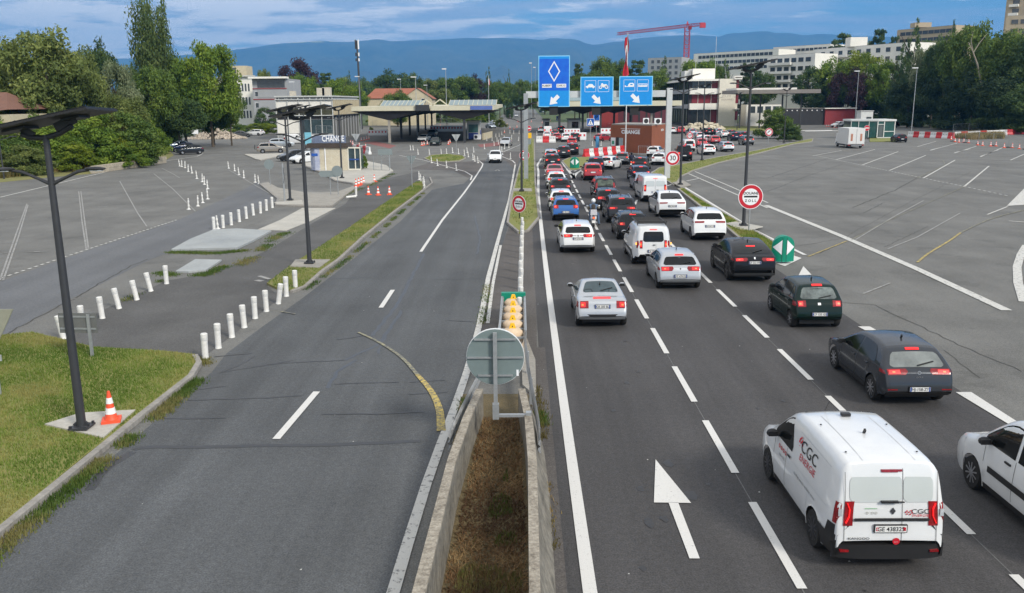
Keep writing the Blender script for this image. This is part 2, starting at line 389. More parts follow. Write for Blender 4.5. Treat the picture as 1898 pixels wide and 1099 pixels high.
struct(mb(A_OLD).flat([(-9, 300), (10, 300), (16, 900), (-12, 900)], .002).obj('far_road'))
def lane(x0, Y): return x0 + 9.7e-5 * Y * Y
# carriageway towards the camera
LR = GP([(-900, 1700), (0, 1016), (100, 935), (205, 850), (300, 770), (392, 690), (420, 655), (480, 610), (560, 553), (640, 492), (740, 412), (800, 352), (860, 340), (893, 308), (905, 290), (975, 290), (962, 330), (948, 400), (905, 540), (880, 650), (735, 1099), (640, 1400)])
struct(mb(A_LEFT).flat(LR, .004).obj('carriageway'))
xs = [(lane(-.02 + .02, y)) for y in (2, 20, 40, 60, 78)]
RR = [(lane(.50, y), y) for y in (2, 10, 20, 30, 40, 50, 60, 74)] + GP([(1000, 306), (1040, 288), (1180, 285), (1235, 300), (1235, 325), (1255, 347), (1330, 408), (1400, 462), (1440, 485)]) + [(lane(11.5, y), y) for y in (40, 36, 30, 20, 10, 2)]
struct(mb(A_RIGHT).flat(RR, .004).obj('queue_lanes'))
SH = [(-.95, 24), (-.2, 24)] + [(lane(.50, y), y) for y in (20, 30, 40, 55, 56)] + GP([(985, 420), (940, 425), (905, 520), (893, 610)])
struct(mb(A_PATCH).flat([G(885, 650), G(995, 650)] + [(lane(.50, y), y) for y in (30, 40, 52)] + GP([(985, 415), (945, 415), (908, 520), (893, 600)]), .006).obj('central_hatching'))
struct(mb(A_PATCH).flat([(.30, 2)] + [(lane(.72, y) - .02, y) for y in (2, 12, 20, 26)] + [(.15, 26), (.22, 14)], .007).obj('shoulder'))
struct(mb(A_BLUE).flat(GP([(-300, 780), (-300, 690), (0, 522), (160, 465), (330, 408), (450, 352), (480, 336), (500, 345), (512, 372), (480, 385), (400, 428), (330, 460), (270, 485), (120, 560), (0, 625)]), .004).obj('bypass_lane'))
struct(mb(A_DARK).flat(GP([(150, 655), (380, 660), (420, 630), (520, 552), (495, 530), (520, 510), (582, 466), (650, 421), (725, 369), (770, 338), (790, 330), (775, 318), (720, 330), (660, 352), (640, 378), (560, 425), (500, 462), (400, 505), (310, 520), (190, 575), (120, 620)]), .005).obj('closed_lane'))
struct(mb(A_PATCH).flat(GP([(756, 314), (800, 300), (862, 300), (900, 296), (890, 318), (868, 330), (840, 316)]), .006).obj('painted_island'))
struct(mb(A_PATCH).flat(GP([(905, 288), (935, 280), (966, 281), (958, 310), (952, 312), (938, 298)]), .006).obj('painted_nose'))
struct(mb(mat('red_surfacing', (.26, .10, .09), .9, noise=[.6, 7], amp=.35)).flat(GP([(672, 264), (695, 262), (735, 270), (722, 275)]), .006).flat(GP([(885, 268), (935, 262), (930, 270), (890, 273)]), .006).obj('red_surfacing'))
# cracks sealed with bitumen
TAR = mat('bitumen_seal', (.030, .031, .034), .45, noise=[3, 14], amp=.3)
b = mb(TAR)
ZT = .0085
def wob(pts, amp=.05):
    d = dense(GP(pts), .4); return [(x + rng.uniform(-amp, amp), y + rng.uniform(-amp, amp)) for x, y in d]
for pts, wd in [([(0, 0)], 0)][1:] + [([(168, 908), (185, 880), (205, 862), (248, 838)], .20), ([(190, 862), (210, 866)], .1), ([(248, 835), (260, 830), (400, 828), (640, 824), (780, 818)], .17), ([(405, 692), (440, 678), (472, 660)], .07), ([(415, 690), (545, 668)], .06), ([(470, 680), (520, 674), (640, 668)], .06), ([(350, 742), (500, 738), (560, 734)], .06), ([(280, 777), (420, 775)], .06), ([(370, 722), (420, 716)], .05), ([(760, 709), (825, 705)], .05), ([(620, 712), (740, 709)], .045), ([(760, 731), (830, 727)], .05), ([(600, 768), (700, 768), (786, 763)], .06), ([(395, 662), (470, 655)], .05), ([(625, 630), (680, 622)], .05), ([(830, 594), (880, 597)], .04), ([(470, 520), (690, 515)], .03), ([(800, 518), (895, 517)], .03), ([(715, 474), (755, 474)], .03), ([(725, 450), (752, 448)], .03), ([(1600, 1095), (1605, 1099)], .05)]:
    ZT += .0004; b.strip(wob(pts, .03), wd, ZT)
struct(b.obj('bitumen_seals'))
ZT = .0062
b = mb(mat('faint_tar_stain', (.062, .072, .088), .6, noise=[2, 9], amp=.2))
for pts, wd in [([(690, 622), (740, 560), (770, 500), (785, 470)], .14), ([(640, 668), (700, 640), (745, 577)], .12), ([(607, 720), (625, 690), (660, 668)], .12), ([(700, 655), (722, 610), (745, 575)], .08), ([(885, 470), (890, 440), (880, 400)], .1)]:
    ZT += .0004; b.strip(wob(pts, .04), wd, ZT)
struct(b.obj('tar_stains'))
ZT = .0055
b = mb(mat('crack_dark_grey', (.062, .06, .055), .9, noise=5, amp=.3))  # one dark grey for the unsealed cracks
for pts, wd in [([(0, 625), (120, 562), (140, 555)], .10), ([(140, 552), (190, 522), (245, 492), (275, 480)], .12), ([(1430, 465), (1560, 442), (1680, 378), (1800, 318)], .05), ([(1520, 470), (1600, 430)], .04), ([(1423, 330), (1480, 312), (1540, 292)], .18), ([(1423, 355), (1500, 325), (1560, 305)], .12), ([(1580, 385), (1660, 352), (1700, 330)], .15), ([(1600, 395), (1640, 375)], .1), ([(1640, 458), (1720, 420)], .06), ([(1556, 560), (1620, 565), (1780, 640), (1898, 690)], .05), ([(1750, 650), (1815, 700)], .03)]:
    ZT += .0004; b.strip(wob(pts, .06), wd * .6, ZT)
struct(b.obj('asphalt_cracks'))

# ------------------------------------------------------------------ markings
PW = worn_paint('fresh_road_paint', (.66, .65, .62), (.13, .13, .13), .36, 18)
PO = worn_paint('old_road_paint', (.58, .57, .53), (.15, .15, .145), .42, 7, .03)
PF = worn_paint('faded_road_paint', (.34, .335, .32), (.17, .168, .16), .47, 5, .08)
PY = worn_paint('yellow_road_paint', (.60, .45, .10), (.13, .125, .105), .50, 11, .08)
PYF = worn_paint('faded_yellow_paint', (.36, .33, .19), (.112, .115, .114), .53, 7, .1)
Z = .022
b = mb(PW)
xl = .127 * 7.5 + .10
b.strip([(lane(xl, y), y) for y in np.arange(3, 75, 2.5)] + GP([(998, 318), (996, 306), (1003, 294)]), .225, Z)
def dashes(px, py, x_to, slope_x, wd, per=4.33, ln=3.0, y1=80, y0=None):
    X, Y = G(px, py); X -= 9.7e-5 * Y * Y; k = 0
    out = Y
    y = Y - per * 4
    while y < y1:
        if y > 2: b.strip([(lane(X, y), y), (lane(X, y + ln), y + ln)], wd, Z)
        y += per
dashes(1236, 656, 0, 0, .16, y1=82)
dashes(1503, 705, 0, 0, .16, y1=62)
X2, Y2 = G(1503, 705); X2 -= 9.7e-5 * Y2 * Y2
for y in (64, 70.5, 77, 83): b.strip([(lane(X2, y) + (y - 62) * .10 + (y - 62) ** 2 * .012, y), (lane(X2, y) + (y - 59) * .10 + (y - 59) ** 2 * .012, y + 3)], .16, Z)
# broad dashes on the outer edge
for p in [[(1771, 728), (1800, 728), (1898, 791), (1890, 800)], [(1590, 606), (1612, 606), (1625, 613), (1603, 613)]]: b.flat(GP(p), Z)
# straight-ahead arrow
b.flat(GP([(1215, 853), (1212, 933), (1281, 934)]), Z); b.flat(GP([(1239, 933), (1257, 933), (1297, 1037), (1278, 1037)]), Z)
# splitter nose ahead of the green bollard
b.strip(GP([(1066, 331), (1058, 322), (1048, 309), (1042, 300), (1052, 295)]), .3, Z); b.strip(GP([(1062, 331), (1068, 322), (1080, 314)]), .3, Z); b.flat(GP([(1056, 322), (1065, 322), (1067, 331), (1058, 331)]), Z); b.strip(GP([(1057, 316), (1063, 318), (1072, 315)]), .25, Z)
# far right queue road
b.strip(GP([(1209, 319), (1222, 313), (1262, 307)]), .2, Z)
# approach to the kerb end by the green bollard
b.strip(GP([(1262, 343), (1300, 366), (1400, 428), (1492, 473)]), .2, Z); b.flat(GP([(1426, 485), (1470, 474), (1486, 479), (1455, 494)]), Z)
b.strip(GP([(1262, 343), (1254, 334), (1257, 325), (1275, 318)]), .2, Z)
b.flat(GP([(1489, 494), (1504, 510), (1480, 511)]), Z + .001)
# centre of the arriving carriageway
b.strip(GP([(893, 310), (880, 330), (860, 358), (820, 408), (780, 467)]), .16, Z)
for a, c in [((728, 538), (706, 571)), ((587, 727), (512, 815))]: b.strip(GP([a, c]), .18, Z)
b.strip(GP([(740, 288), (790, 298), (862, 318), (875, 326), (872, 334)]), .14, Z); b.strip(GP([(893, 310), (895, 304), (888, 298)]), .14, Z)
b.strip(GP([(930, 283), (965, 268)]), .12, Z); b.strip(GP([(927, 289), (950, 298), (955, 303)]), .14, Z)
struct(b.obj('road_markings'))
b = mb(mat('lane_joint', (.15, .15, .15), .8, noise=6, amp=.4))
for px, py in ((1236, 656), (1503, 705)):
    X, Y = G(px, py); X -= 9.7e-5 * Y * Y; b.strip([(lane(X, y), y) for y in range(4, 62, 3)], .022, .0095)
struct(b.obj('lane_joints'))
b = mb(mat('oil_stain', (.030, .029, .030), .5, noise=[3, 14], amp=.35)); b2 = mb(mat('chip_white', (.5, .5, .48), .8, noise=9, amp=.3)); zz = .0102
for k in range(95):
    y = 8 + 60 * rng.random() ** 1.4; x = lane(rng.choice((2.9, 6.2, 9.6)) + rng.gauss(0, .45), y); r_ = abs(rng.gauss(.05, .07)) + .02; zz += .00001
    b.flat([(x + r_ * rng.uniform(.6, 1.2) * math.cos(t), y + r_ * rng.uniform(.8, 2.2) * math.sin(t)) for t in np.linspace(0, 5.6, 8)], zz)
for k in range(70):
    y = 8 + 40 * rng.random() ** 1.5; x = rng.choice((rng.uniform(.45, .75), rng.uniform(-8, -1.6), rng.uniform(1.2, 11))); s_ = rng.uniform(.012, .035); zz += .00001; b2.flat([(x, y), (x + s_, y), (x + s_, y + s_ * 1.5), (x, y + s_)], zz)
struct(b.obj('oil_stains')); struct(b2.obj('road_grit'))
b = mb(PO)
EL = GP([(718, 1125), (729, 1099), (755, 1011), (790, 900), (817, 824), (843, 755), (862, 700), (877, 650), (889, 600), (899, 550), (905, 515), (922, 450), (944, 370), (955, 305)])
b.strip(dense(EL, .8), .21, Z, .17)
b.strip(dense(GP([(904, 600), (913, 530), (928, 455)]), .8), .13, Z)
b.strip(dense(GP([(1288, 318), (1345, 342), (1423, 376)]), 1), .16, Z); b.strip(dense(GP([(1276, 322), (1345, 352), (1423, 386)]), 1), .16, Z)
b.strip(dense(GP([(1420, 381), (1560, 438), (1700, 499), (1866, 576)]), 1), .40, Z)
for a, c in [((1506, 289), (1560, 279)), ((1550, 296), (1622, 277)), ((1598, 306), (1665, 281)), ((1649, 316), (1716, 288)), ((1712, 330), (1770, 297)), ((1786, 347), (1833, 308)), ((1725, 278), (1745, 273)), ((1769, 283), (1798, 276)), ((1817, 290), (1850, 278)), ((1873, 297), (1898, 286)), ((1700, 272), (1735, 262)), ((1724, 279), (1775, 265)), ((1769, 284), (1810, 271)), ((1817, 291), (1860, 273))]:
    b.strip(GP([a, c]), .16, Z)
p0, p1 = Vector(G(1510, 288)), Vector(G(1872, 364)); n = 60
for k in range(n): b.strip([p0.lerp(p1, k / n), p0.lerp(p1, (k + .55) / n)], .14, Z)
b.flat(GP([(1866, 382), (1898, 350), (1930, 350), (1930, 378)]), Z); b.strip(GP([(1898, 560), (1887, 525), (1885, 495), (1892, 472), (1902, 455)]), .35, Z)
b.strip(GP([(1870, 410), (1900, 412)]), .22, Z); b.strip(GP([(1830, 398), (1868, 383)]), .12, Z)
b.strip(GP([(0, 366), (100, 342), (200, 318), (310, 298), (365, 290), (376, 285), (366, 282)]), .18, Z)
p0, p1 = Vector(G(-40, 530)), Vector(G(330, 407)); n = 40
for k in range(n): b.strip([p0.lerp(p1, k / n), p0.lerp(p1, (k + .5) / n)], .13, Z)
struct(b.obj('old_markings'))
b = mb(PF)
for pts in [[(0, 520), (28, 440), (50, 378)], [(6, 520), (34, 440), (52, 380)], [(146, 355), (152, 410), (160, 462)], [(150, 355), (157, 410), (164, 462)], [(222, 336), (255, 395), (272, 420)], [(285, 322), (320, 350), (362, 392)], [(300, 312), (320, 322), (333, 330)], [(1645, 462), (1700, 440), (1780, 395)], [(1585, 445), (1660, 400), (1712, 372)], [(1400, 352), (1450, 350)], [(424, 315), (470, 342), (510, 365)], [(1600, 545), (1650, 525)]]:
    b.strip(GP(pts), .09, Z)
for p in [(190, 384), (166, 392), (265, 387), (325, 390), (60, 468), (75, 467), (20, 405), (15, 450), (12, 470), (230, 328)]:
    X, Y = G(*p); b.strip([(X - .35, Y), (X + .35, Y + .1)], .1, Z)
b.strip(GP([(480, 512), (500, 518)]), .2, Z); b.strip(GP([(475, 520), (486, 522)]), .25, Z); b.strip(GP([(918, 317), (922, 314), (926, 317)]), .2, Z); b.strip(GP([(400, 288), (460, 282), (500, 286)]), .15, Z)
for a in [(460, 304), (490, 316), (404, 306), (466, 305), (588, 345)]: X, Y = G(*a); b.strip([(X - .8, Y + .3), (X + .8, Y - .3)], .2, Z)
struct(b.obj('faded_markings'))
b = mb(PY); Z = .026
YC = chaikin(GP([(773, 695), (800, 725), (816, 760), (818, 800)]), 2)
b.strip(dense(YC, .3), .13, Z, .22)
b.strip(dense(chaikin(GP([(1780, 432), (1760, 447), (1720, 470), (1700, 487)]), 2), .5), .12, Z)
b.strip(GP([(1498, 476), (1570, 447)]), .09, Z)
struct(b.obj('yellow_arc'))
b = mb(PYF); Z = .029
b.strip(dense(chaikin(GP([(664, 617), (700, 633), (745, 662), (773, 695)]), 2), .4), .09, Z, .12)
b.strip(dense(chaikin(GP([(1898, 390), (1855, 400), (1820, 412), (1780, 432)]), 2), .5), .1, Z); b.strip(GP([(1578, 445), (1640, 412), (1790, 345)]), .06, Z); b.strip(GP([(520, 578), (548, 583)]), .08, Z); b.strip(GP([(1700, 330), (1752, 306), (1748, 297)]), .08, Z)
struct(b.obj('faded_yellow_arc'))

Z = .022
# ------------------------------------------------------------------ raised islands, kerbs, slabs
def island(name, pts, h=.12, top=LAWN, kerb=True, kw=.16, close=True):
    P = GP(pts) if pts[0][1] > 150 else pts
    o = struct(mb(top).prism(P, -.03, h - .015 if kerb else h).obj(name))
    if kerb: struct(mb(KERB).kerb(dense(P + [P[0]], 1.5)[:-1], kw, h + .01, close=True).obj('kerb'))
    return o
LAWN_A = [(-260, 700), (0, 626), (60, 620), (175, 648), (300, 655), (362, 662), (368, 676), (352, 700), (262, 772), (160, 850), (0, 985), (-200, 1160)]
struct(mb(LAWN).prism(GP(LAWN_A), -.03, .10).obj('lawn'))
struct(mb(KERB).kerb(dense(GP([(362, 664), (369, 677), (354, 702), (262, 775), (150, 868), (-10, 1000), (-200, 1165)]), 1.0), .17, .13).obj('kerb'))
LAWN_B = [(512, 536), (495, 528), (545, 490), (582, 467), (650, 422), (725, 370), (772, 338), (786, 338), (782, 352), (725, 395), (670, 440), (625, 482), (595, 503), (562, 533), (540, 541)]
struct(mb(LAWNDRY).prism(GP(LAWN_B), -.03, .09).obj('grass_strip'))
struct(mb(KERB).kerb(dense(GP([(540, 543), (565, 534), (598, 504), (628, 483), (673, 441), (728, 396), (785, 353)]), 1.2), .16, .11).kerb(dense(GP([(786, 352), (801, 340), (797, 330)]), 1), .16, .11).obj('kerb'))
struct(mb(CONCL).prism(GP([(84, 795), (150, 774), (252, 768), (192, 820)]), -.02, .13).obj('lamp_pad'))
struct(mb(CONC).prism(GP([(538, 498), (548, 485), (612, 485), (592, 500)]), -.02, .12).obj('lamp_pad'))
struct(mb(CONCG).prism(GP([(318, 465), (352, 446), (396, 428), (440, 426), (503, 430), (470, 448), (440, 462)]), -.02, .10).obj('concrete_slab'))
struct(mb(CONCG).prism(GP([(326, 505), (362, 483), (411, 484), (382, 503), (350, 506)]), -.02, .08).obj('concrete_slab'))
struct(mb(CONCL).prism(GP([(478, 426), (520, 408), (560, 386), (622, 386), (575, 410), (530, 428)]), -.02, .03).obj('concrete_path'))
struct(mb(CONC).prism(GP([(483, 342), (516, 369), (512, 381), (560, 383), (617, 383), (640, 364), (658, 351), (655, 347), (625, 358), (560, 358), (515, 350), (497, 340)]), -.02, .13).obj('pavement'))
struct(mb(CONCL).prism(GP([(560, 306), (600, 322), (622, 336), (655, 341), (688, 341), (715, 326), (729, 318), (716, 308), (680, 300), (620, 296), (572, 297)]), -.02, .14).obj('pavement'))
struct(mb(KERB).kerb(dense(GP([(560, 307), (600, 323), (622, 337), (655, 342), (688, 342)]), 1), .2, .15).kerb(dense(GP([(482, 342), (516, 370), (512, 382), (560, 384), (617, 384)]), 1), .2, .14).obj('kerb'))
struct(mb(CONCL).prism(GP([(452, 287), (474, 296), (483, 298), (510, 292), (530, 287), (525, 285)]), -.02, .13).obj('pavement'))
struct(mb(CONCL).prism(GP([(508, 378), (560, 374), (562, 382), (514, 382)]), .12, .145).obj('lamp_pad'))
island('roundabout_grass', [(786, 294), (800, 288), (830, 286), (858, 289), (863, 294), (852, 299), (825, 301), (800, 300)], .1)
island('median_grass', [(941, 415), (949, 362), (962, 312), (972, 282), (984, 258), (990, 258), (991, 300), (992, 340), (997, 385), (999, 405), (978, 430), (962, 433)], .13)
island('splitter_grass', [(1056, 316), (1046, 304), (1042, 299), (1056, 293), (1110, 291), (1105, 300), (1085, 310), (1070, 316)], .1)
island('right_grass_strip', [(1257, 352), (1290, 378), (1340, 418), (1384, 456), (1425, 480), (1470, 474), (1440, 455), (1392, 427), (1330, 390), (1292, 367), (1266, 350)], .13)
island('verge_grass', [(1207, 322), (1222, 312), (1275, 303), (1330, 292), (1400, 280), (1455, 268), (1492, 260), (1507, 257), (1505, 263), (1470, 268), (1405, 285), (1330, 303), (1285, 317), (1262, 328), (1257, 336), (1250, 345), (1240, 338)], .1)
struct(mb(CONCL).prism(GP([(1344, 418), (1364, 415), (1414, 424), (1392, 430), (1372, 430)]), .10, .15).obj('lamp_pad'))
struct(mb(CONC).prism(GP([(1246, 341), (1266, 337), (1280, 345), (1262, 350)]), .05, .15).obj('lamp_pad'))
struct(mb(CONC).prism(GP([(951, 352), (985, 352), (986, 357), (950, 357)]), .08, .15).obj('lamp_pad'))
struct(mb(LAWN).flat(GP([(1330, 234), (1420, 234), (1450, 238), (1420, 243), (1320, 241)]), .02).obj('office_lawn'))
struct(mb(LAWN).prism(GP([(1612, 254), (1662, 254), (1662, 263), (1612, 263)]), -.02, .1).obj('booth_lawn'))
struct(mb(LAWNDRY).prism(GP([(-900, 470), (-200, 372), (0, 338), (100, 328), (170, 322), (305, 298), (322, 288), (300, 262), (200, 240), (-900, 262)]), -.05, .03).obj('bank_grass'))
struct(mb(mat('forest_floor', (.05, .06, .022), .95, noise=[.2, 2], amp=.4)).flat(GP([(1690, 236), (1898, 244), (2300, 262), (2600, 240), (2100, 222), (1750, 218)]), .02).obj('bank_grass'))

# ------------------------------------------------------------------ distant mountains and the air in front of them
RIDGE = [(-1500, 120), (-600, 118), (0, 112), (250, 108), (400, 98), (425, 94), (445, 91), (480, 87), (510, 82), (540, 79), (575, 77), (600, 75), (620, 77), (645, 78), (670, 76), (690, 74), (705, 72), (725, 76), (745, 76), (760, 75), (790, 74), (820, 73), (850, 71), (870, 70), (900, 71), (930, 70), (955, 71), (985, 72), (1005, 74), (1025, 70), (1045, 72), (1066, 72), (1085, 80), (1095, 83), (1112, 82), (1130, 78), (1150, 77), (1180, 71), (1215, 68), (1250, 66), (1290, 65), (1330, 68), (1348, 61), (1372, 61), (1400, 58), (1415, 57), (1430, 61), (1460, 61), (1475, 64), (1490, 66), (1505, 63), (1530, 63), (1560, 66), (1700, 70), (1898, 72), (2600, 80), (3400, 95)]
def ridge(px):
    for (a, ya), (c, yc) in zip(RIDGE, RIDGE[1:]):
        if a <= px <= c: return ya + (yc - ya) * (px - a) / (c - a)
    return 100
from mathutils import noise as mn
rows = []
DEP = [6500, 7200, 8000, 8800, 9500, 10100, 10600, 11000, 11300, 11550, 11750, 11900, 12000, 12150, 12400, 12900]
for px in np.linspace(-650, 2550, 250):
    v = ray(px, 150); row = []
    hr = HT(ridge(px), 12000, px)
    for k, D in enumerate(DEP):
        t = (D - 6500) / 5500.0
        s = min(1, max(0, t)) ** 1.55 if D <= 12000 else 1 - ((D - 12000) / 900) ** 1.2 * .5
        g = mn.fractal(Vector((px * .012, D * .0011, 3)), 1.0, 2.0, 5) * 300 * t * (1 - t) * 3 if D < 12000 else 0
        row.append((v.x / v.y * D, D, max(-.4, -.4 + hr * s + g)))
    rows.append(row)
MOUNT = mat('mountain_forest_relief', (.085, .095, .06), .95, noise=[.0012, .008], col2=(.008, .016, .015))  # forest tones; the light and dark patches also paint sun and shade on gullies
nt = MOUNT.node_tree; bs = nt.nodes['Principled BSDF']; src = bs.inputs['Base Color'].links[0].from_socket
tc = nt.nodes.new('ShaderNodeTexCoord'); sp2 = nt.nodes.new('ShaderNodeSeparateXYZ'); nt.links.new(tc.outputs['Object'], sp2.inputs[0])
nn = nt.nodes.new('ShaderNodeTexNoise'); nn.inputs['Scale'].default_value = .0035; nn.inputs['Detail'].default_value = 7; nt.links.new(tc.outputs['Object'], nn.inputs['Vector'])
def mm(op, a, b):
    n = nt.nodes.new('ShaderNodeMath'); n.operation = op
    for i, x in enumerate((a, b)):
        if isinstance(x, (int, float)): n.inputs[i].default_value = x
        else: nt.links.new(x, n.inputs[i])
    return n.outputs[0]
hi = mm('MULTIPLY', mm('GREATER_THAN', sp2.outputs['Z'], 800), mm('MULTIPLY', mm('GREATER_THAN', nn.outputs['Fac'], .49), mm('MULTIPLY', mm('LESS_THAN', sp2.outputs['X'], -2380), mm('GREATER_THAN', sp2.outputs['X'], -3400))))
mx = nt.nodes.new('ShaderNodeMix'); mx.data_type = 'RGBA'; nt.links.new(hi, mx.inputs['Factor']); nt.links.new(src, mx.inputs['A']); mx.inputs['B'].default_value = (.62, .58, .30, 1); nt.links.new(mx.outputs['Result'], bs.inputs['Base Color'])
struct(mb(MOUNT).grid(rows, flip=True).obj('mountains', smooth=180))
HZ = bpy.data.materials.new('haze'); HZ.use_nodes = True; nt = HZ.node_tree; nt.nodes.remove(nt.nodes['Principled BSDF'])
pv = nt.nodes.new('ShaderNodeVolumePrincipled'); pv.inputs['Color'].default_value = (.12, .42, .90, 1); pv.inputs['Density'].default_value = 1.2e-4; pv.inputs['Anisotropy'].default_value = .1
nt.links.new(pv.outputs[0], nt.nodes['Material Output'].inputs['Volume'])
if globals().get('USE_HAZE', True): struct(mb(HZ).box((0, 6000, 551), (28200, 15400, 1106)).obj('haze'), 'stuff')
# ------------------------------------------------------------------ vehicles
def interp(pts, x):
    if x <= pts[0][0]: return pts[0][1]
    for (a, ya), (b_, yb) in zip(pts, pts[1:]):
        if x <= b_: return ya + (yb - ya) * (x - a) / max(1e-6, b_ - a)
    return pts[-1][1]
TYPES = {
 # L W H wheelbase front-overhang wheel-radius | upper profile (x from nose, z) | belt front/rear | tail: rear glass top/bottom z
 'hatch': dict(L=4.05, W=1.76, H=1.45, wb=2.55, fo=.82, wr=.31, up=[(0, .48), (.03, .62), (.22, .75), (.60, .86), (1.02, .95), (1.85, 1.38), (2.15, 1.44), (2.75, 1.45), (3.38, 1.40), (3.55, 1.35), (3.86, .98), (3.97, .88), (4.01, .70), (4.04, .58), (4.05, .46)], belt=(.90, .99), rg=(1.30, .99), ws=(1.08, 1.83), roofw=.67, side=(1.25, 3.55)),
 'sedan': dict(L=4.6, W=1.80, H=1.44, wb=2.7, fo=.88, wr=.32, up=[(0, .5), (.04, .64), (.25, .74), (.7, .84), (1.2, .93), (2.05, 1.37), (2.4, 1.43), (2.85, 1.44), (3.2, 1.40), (3.98, 1.06), (4.35, 1.03), (4.50, .98), (4.56, .75), (4.6, .6), (4.6, .48)], belt=(.90, 1.0), rg=(1.36, 1.09), ws=(1.26, 2.03), roofw=.70, side=(1.45, 3.7)),
 'wagon': dict(L=4.6, W=1.8, H=1.46, wb=2.7, fo=.88, wr=.32, up=[(0, .5), (.04, .64), (.25, .76), (.7, .87), (1.15, .96), (1.98, 1.38), (2.3, 1.45), (3.0, 1.46), (3.9, 1.42), (4.1, 1.37), (4.40, 1.02), (4.50, .92), (4.55, .74), (4.59, .6), (4.6, .48)], belt=(.92, 1.02), rg=(1.32, 1.03), ws=(1.2, 1.96), roofw=.71, side=(1.4, 4.15)),
 'suv': dict(L=4.4, W=1.84, H=1.63, wb=2.65, fo=.85, wr=.35, up=[(0, .58), (.04, .75), (.22, .92), (.7, 1.02), (1.08, 1.09), (1.85, 1.54), (2.15, 1.61), (2.9, 1.63), (3.72, 1.57), (3.88, 1.52), (4.18, 1.13), (4.28, 1.04), (4.34, .82), (4.39, .66), (4.4, .5)], belt=(1.05, 1.14), rg=(1.46, 1.14), ws=(1.14, 1.82), roofw=.72, side=(1.3, 3.95)),
 'coupesuv': dict(L=4.67, W=1.9, H=1.62, wb=2.81, fo=.86, wr=.37, up=[(0, .6), (.04, .78), (.25, .93), (.8, 1.03), (1.25, 1.10), (2.1, 1.53), (2.4, 1.6), (2.8, 1.62), (3.3, 1.56), (3.9, 1.38), (4.38, 1.16), (4.52, 1.13), (4.60, 1.05), (4.65, .8), (4.67, .6), (4.67, .5)], belt=(1.06, 1.16), rg=(1.47, 1.19), ws=(1.32, 2.05), roofw=.70, side=(1.5, 3.75)),
 'fastback': dict(L=4.75, W=1.92, H=1.62, wb=2.89, fo=.84, wr=.36, up=[(0, .55), (.04, .7), (.25, .83), (.7, .97), (1.1, 1.06), (2.05, 1.53), (2.45, 1.61), (2.8, 1.62), (3.3, 1.57), (3.95, 1.34), (4.42, 1.14), (4.58, 1.11), (4.66, 1.0), (4.72, .8), (4.75, .64), (4.75, .5)], belt=(1.02, 1.13), rg=(1.51, 1.19), ws=(1.18, 2.0), roofw=.69, side=(1.4, 3.9)),
 'minivan': dict(L=4.3, W=1.8, H=1.62, wb=2.6, fo=.82, wr=.32, up=[(0, .52), (.04, .68), (.22, .84), (.55, .95), (.85, 1.03), (1.7, 1.5), (2.05, 1.6), (2.8, 1.62), (3.75, 1.57), (3.9, 1.52), (4.16, 1.05), (4.22, .92), (4.26, .74), (4.29, .6), (4.3, .48)], belt=(.98, 1.04), rg=(1.46, 1.02), ws=(.92, 1.66), roofw=.74, side=(1.1, 3.95)),
 'van': dict(L=4.49, W=1.86, H=1.84, wb=2.72, fo=.88, wr=.33, up=[(0, .55), (.03, .72), (.2, .9), (.6, 1.03), (.92, 1.12), (1.62, 1.66), (1.9, 1.79), (2.3, 1.83), (3.4, 1.84), (4.22, 1.81), (4.30, 1.77), (4.40, 1.30), (4.44, 1.0), (4.47, .72), (4.49, .6), (4.49, .46)], belt=(1.08, 1.14), rg=(1.60, 1.12), ws=(.98, 1.60), er=.17, ed=.10, roofw=.78, side=(1.2, 2.22)),
 'bigvan': dict(L=4.97, W=2.0, H=1.98, wb=2.95, fo=.95, wr=.34, up=[(0, .6), (.03, .8), (.18, 1.0), (.55, 1.12), (.85, 1.2), (1.55, 1.78), (1.85, 1.93), (2.3, 1.97), (3.6, 1.98), (4.72, 1.95), (4.80, 1.90), (4.88, 1.4), (4.92, 1.0), (4.95, .72), (4.97, .6), (4.97, .46)], belt=(1.16, 1.2), rg=(1.70, 1.2), ws=(.92, 1.53), roofw=.84, side=(1.15, 2.3)),
 'pickup': dict(L=5.6, W=2.0, H=1.9, wb=3.5, fo=.95, wr=.40, up=[(0, .75), (.03, .95), (.15, 1.12), (.7, 1.2), (1.45, 1.26), (2.05, 1.78), (2.4, 1.88), (3.2, 1.89), (3.62, 1.85), (3.74, 1.3), (3.80, 1.22), (4.6, 1.22), (5.50, 1.22), (5.55, 1.1), (5.59, .8), (5.6, .6)], belt=(1.22, 1.26), rg=(1.75, 1.32), ws=(1.5, 2.02), roofw=.76, side=(1.65, 3.6)),
}
